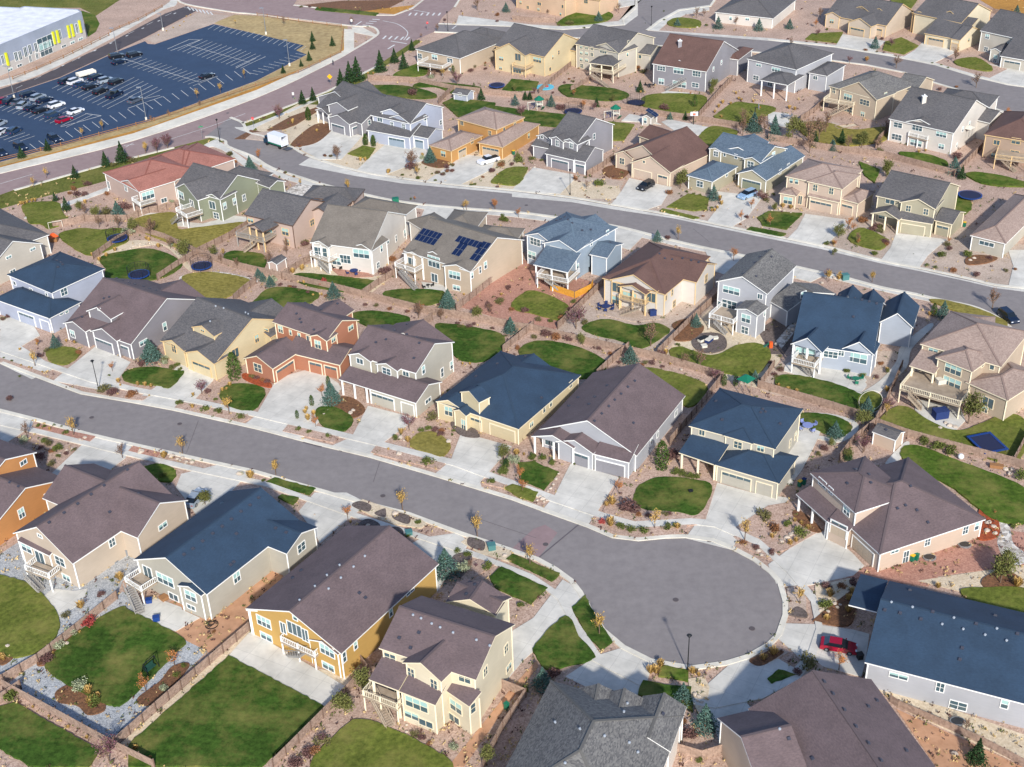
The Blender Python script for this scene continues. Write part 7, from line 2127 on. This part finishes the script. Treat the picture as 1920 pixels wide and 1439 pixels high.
box_('lounge_sofa', 1318, 640, 2, .9, .7, M_kerb, 'cream lounge sofa on the round paved patio', 'sofa', .6, M_black); box_('lounge_sofa', 1330, 641, 2, .9, .7, M_navyf, 'dark blue lounge sofa with white cushions on the round patio', 'sofa', .9, M_kerb); box_('ottoman', 1320, 652, 1, .9, .5, M_kerb, 'white ottoman on the round paved patio', 'ottoman'); box_('ottoman', 1341, 637, 1, .6, .5, M_kerb, 'pale side seat on the round paved patio', 'ottoman')
box_('covered_grill', 1762, 783, 2.4, 1.6, 1.5, M_navyf, 'purple-grey covered grill on the round slab under the timber deck', 'grill'); box_('patio_table', 1763, 742, 2.2, 1.2, .8, M_kerb, 'white table on the timber deck', 'table', .2).location.z = 2.7
box_('garden_bench', 1868, 877, 2, .7, .5, M_rail, 'wooden bench on the red gravel at the right fence', 'bench', -.3); box_('parcel', 145, 912, 1.2, .6, .4, M_kerb, 'white box on the driveway of the ochre orange house', 'box')
t = thing('white_sphere', 1801, 861, 'white garden ball on red gravel beside the right fence', 'ball'); b = MB()
for i in range(6):
    a0, a1 = -1.57+i*.5236, -1.57+(i+1)*.5236; b.cyl((0, 0, .5+math.sin(a0)*.5), math.cos(a0)*.5, math.cos(a1)*.5, (math.sin(a1)-math.sin(a0))*.5, 12, 0, False)
b.build('ball', mat('white_enamel', (232, 232, 232), .4), t)
t = thing('swing_bench', 283, 1258, 'green garden swing bench at the lawn edge', 'swing', None, 1.0); b = MB()
for x_ in (-1, 1): b.bar((x_, -.7, 0), (x_, 0, 1.9), .08); b.bar((x_, .7, 0), (x_, 0, 1.9), .08)
b.bar((-1.05, 0, 1.9), (1.05, 0, 1.9), .09); b.build('frame', M_black, t); b = MB(); b.abox(-.8, -.3, .5, .8, .3, .58); b.abox(-.8, .25, .58, .8, .33, 1.1); b.build('seat', mat('green_canvas', (24, 70, 58), .8), t)
t = thing('soccer_goal', 105, 428, 'small white football goal on the leftmost lawn', 'goal', None, .35); b = MB(); w_ = 1.5
b.bar((-w_, 0, 0), (-w_, 0, 1.6), .1); b.bar((w_, 0, 0), (w_, 0, 1.6), .1); b.bar((-w_, 0, 1.6), (w_, 0, 1.6), .1); b.bar((-w_, 0, 1.6), (-w_, 1.2, 0), .06); b.bar((w_, 0, 1.6), (w_, 1.2, 0), .06); b.bar((-w_, 1.2, 0), (w_, 1.2, 0), .06); b.build('goal_frame', M_kerb, t)
t = thing('toy_playhouse', 102, 452, 'orange plastic toy house at the corner of the leftmost yard', 'toy'); b = MB(); b.abox(-.8, -.7, 0, .8, .7, 1.1); b.build('wall', M_rail, t); b = MB(); b.cyl((0, 0, 1.1), 1.2, .3, .8, 4); b.build('roof', M_orange, t)
t = thing('slide_toy', 1445, 652, 'small orange and teal toys at the edge of the curved lawn', 'toy'); b = MB(); b.abox(-.3, -.3, 0, .3, .3, 1.2); b.build('tower', M_orange, t); b = MB(); b.box((-.9, 0, .5), Vector((.5, 0, .4)), Vector((0, .25, 0)), Vector((0, 0, .05))); b.build('slide', M_green, t)
t = thing('soccer_rebounder', 1630, 770, 'thin white round hoop frame at the lawn corner by the board fence', 'hoop'); b = MB(); P = [Vector((math.cos(6.2832*i/20)*2, 0, 2+math.sin(6.2832*i/20)*2)) for i in range(20)]
for i in range(20): b.bar(P[i], P[(i+1) % 20], .06)
b.build('hoop_frame', M_kerb, t)
t = thing('sandbox', 1587, 238, 'empty wooden sandbox behind the arched-deck house', 'sandbox', None, .3); b = MB()
for q in ((-3, -1.2, 3, -1), (-3, 1, 3, 1.2), (-3, -1, -2.8, 1), (2.8, -1, 3, 1)): b.abox(q[0], q[1], 0, q[2], q[3], .3)
b.build('frame', M_wood, t); b = MB(); b.abox(-2.8, -1, 0, 2.8, 1, .12); b.build('sand', M_cream, t)
t = thing('splash_pool', 1022, 164, 'blue and red splash mat beside the upper lawn fence', 'pool', None, 0); b = MB(); b.cyl((0, 0, 0), 2.6, 2.6, .15, 16); b.build('rim', mat('pool_blue', (90, 190, 216), .4), t); b = MB(); b.cyl((.3, .3, .15), .8, .8, .1, 10); b.build('toy', mat('toy_red', (206, 74, 60), .5), t)
t = thing('fire_ring', 397, 1172, 'round wire fire ring on the orange earth', 'fire pit'); b = MB(); P, Q = ringpts(.9, 16, .05), ringpts(.4, 12, .3)
for i in range(16): b.bar(P[i], P[(i+1) % 16], .08)
for i in range(12): b.bar(Q[i], Q[(i+1) % 12], .08); b.bar(Q[i], P[i], .04)
b.build('ring', M_black, t)
t = thing('pergola', 1810, 272, 'pale canopy on the deck of the stone house at the right edge', 'canopy'); t.location.z = 2.6; b = MB(); b.cyl((0, 0, 2), 1.8, .4, .6, 4); b.build('canopy', M_kerb, t)
for q in ringpts(1.2, 4): b = MB(); b.bar(q, q+Vector((0, 0, 2.1)), .08); b.build('post', M_metal, t)
for (x, y, z, col, lab) in ((565, 330, 0, M_mark, ''),): pass
# signs
def sign(x, y, h, kind, label, rz=0):
    t = thing('road_sign', x, y, label, 'sign', None, rz); b = MB(); b.bar((0, 0, 0), (0, 0, h), .07); b.build('post', M_metal, t); b = MB()
    if kind == 'stop':
        b.box((0, -.06, h-.1), Vector((.0001, 0, 0)), Vector((0, .001, 0)), Vector((0, 0, .0001))); q = [Vector((math.cos(.3927+.7854*i)*.42, -.05, h-.2+math.sin(.3927+.7854*i)*.42)) for i in range(8)]; b.face(q); b.build('sign_plate', mat('sign_red', (200, 30, 40), .5), t)
        tc = bpy.data.curves.new('lettering', 'FONT'); tc.body = 'STOP'; tc.size = .3; tc.align_x = 'CENTER'; tc.align_y = 'CENTER'; tc.extrude = .004; to = bpy.data.objects.new('tmp', tc); C.objects.link(to); bpy.context.view_layer.update(); lm = bpy.data.meshes.new_from_object(to.evaluated_get(bpy.context.evaluated_depsgraph_get())); bpy.data.objects.remove(to); lm.materials.clear(); lm.materials.append(M_mark); o = put('lettering', lm, t, (0, -.065, h-.2)); o.rotation_euler = (R(90), 0, 0)
    elif kind == 'diamond': b.box((0, -.06, h-.3), Vector((.4, 0, .4)), Vector((-.4, 0, .4)), Vector((0, .01, 0))); b.build('sign_plate', mat('sign_yellow', (246, 176, 20), .5), t)
    elif kind == 'street':
        b.abox(-.6, -.02, h-.2, .6, .02, h+.05); b.build('name_plate', mat('sign_green', (20, 140, 90), .5), t); b = MB(); b.abox(-.02, -.6, h+.07, .02, .6, h+.3); b.build('name_plate', mat('sign_green', (20, 140, 90), .5), t)
    else: b.abox(-.3, -.05, h-.8, .3, -.02, h); b.build('sign_plate', M_mark, t)
sign(476, 241, 3, 'stop', 'red stop sign on the island corner beside the box truck'); sign(802, 58, 2.8, 'stop', 'red stop sign at the right of the top intersection', .4); sign(620, 161, 3, 'diamond', 'yellow diamond sign on the red road verge', -.2)
sign(380, 262, 3.6, 'street', 'green street name sign at the corner with the red road', .4); sign(757, 10, 3.4, 'street', 'green street name sign at the top edge', .4); sign(551, 190, 2.6, 'white', 'small white sign on the red road verge'); sign(660, 50, 2.4, 'white', 'thin sign post at the crossing corner')
# person walking on the pavement
p = G(625, 124); r = empty('person', (p.x, p.y, .12), .7); tag(r, 'person in dark clothes walking on the pavement beside the red road', 'person')
me = bpy.data.meshes.new('body'); bm = bmesh.new(); J = {'pel': (0, 0, .95, .15), 'wst': (0, 0, 1.12, .13), 'chs': (0, 0, 1.38, .17), 'nck': (0, 0, 1.54, .06), 'hd': (0, .02, 1.62, .09), 'top': (0, .02, 1.76, .085), 'sl': (-.19, 0, 1.44, .06), 'el': (-.25, .05, 1.17, .045), 'hl': (-.24, .16, .93, .035), 'sr': (.19, 0, 1.44, .06), 'er': (.25, -.05, 1.17, .045), 'hr': (.24, -.02, .92, .035), 'tl': (-.09, 0, .88, .09), 'kl': (-.1, .16, .5, .065), 'al': (-.1, .2, .09, .045), 'fl': (-.1, .34, .04, .04), 'tr': (.09, 0, .88, .09), 'kr': (.1, -.06, .5, .065), 'ar': (.1, -.26, .12, .045), 'fr': (.1, -.14, .04, .04)}
vs = {k: bm.verts.new(v[:3]) for k, v in J.items()}; bm.verts.ensure_lookup_table()
for a, c in (('pel', 'wst'), ('wst', 'chs'), ('chs', 'nck'), ('nck', 'hd'), ('hd', 'top'), ('chs', 'sl'), ('sl', 'el'), ('el', 'hl'), ('chs', 'sr'), ('sr', 'er'), ('er', 'hr'), ('pel', 'tl'), ('tl', 'kl'), ('kl', 'al'), ('al', 'fl'), ('pel', 'tr'), ('tr', 'kr'), ('kr', 'ar'), ('ar', 'fr')): bm.edges.new((vs[a], vs[c]))
bm.to_mesh(me); bm.free(); me.materials.append(mat('dark_clothing', (34, 38, 50), .9)); o = put('body', me, r); sm = o.modifiers.new('skin', 'SKIN'); o.modifiers.new('sub', 'SUBSURF').render_levels = 2
for i, k in enumerate(J): me.skin_vertices[0].data[i].radius = (J[k][3], J[k][3]*.8)
me.skin_vertices[0].data[0].use_root = True
b = MB()
for i in range(5):
    a0, a1 = i*.314, (i+1)*.314; b.cyl((0, .0, 1.66+math.sin(a0)*.13), math.cos(a0)*.115, math.cos(a1)*.115, (math.sin(a1)-math.sin(a0))*.13, 10, 0, False)
b.build('hair', mat('dark_hair', (40, 30, 26), .8), r)
for o in [q for q in bpy.data.objects if q.name.startswith('Empty')]: bpy.data.objects.remove(o)

# ---------------------------------------------------------------- low scattered ground cover in the gravel yards
solid = [p for (lvl, i, nm, p, m, r_) in PATCHES if nm in ('road', 'parking_lot', 'pavement', 'driveway', 'footpath', 'patio', 'lawn')]
boxes = [(min(v.x for v in p), max(v.x for v in p), min(v.y for v in p), max(v.y for v in p), p) for p in solid]
rnd = random.Random(5); COV = [('dry_ground_cover', mat_leaf('leaf_dry', (168, 146, 104))), ('green_ground_cover', mat_leaf('leaf_low', (78, 84, 46))), ('maroon_ground_cover', mat_leaf('leaf_maroon', (84, 60, 54)))]
cov = [MB() for _ in COV]; feet = [(h, ) for h in HOUSES]; cnt = 0
for _ in range(13000):
    x_ = rnd.uniform(-20, 1940); y_ = 1450*rnd.random()**.8; q = G(x_, y_); q.z = 0
    if x_ < 650 and y_ < 330-x_*.25: continue
    if any(a <= q.x <= b_ and c <= q.y <= d and pip(q, p) for a, b_, c, d, p in boxes): continue
    k = rnd.choice((0, 0, 1, 2)); s_ = rnd.uniform(.1, .34)+.12*(y_ < 420); cnt += 1
    for j in range(6): leaf(cov[k], q+Vector((rnd.gauss(0, s_*.6), rnd.gauss(0, s_*.6), .2+abs(rnd.gauss(0, s_*.5)))), s_*.6, rnd)
for (nm, m), b in zip(COV, cov): tag(b.build(nm, m), kind='stuff')
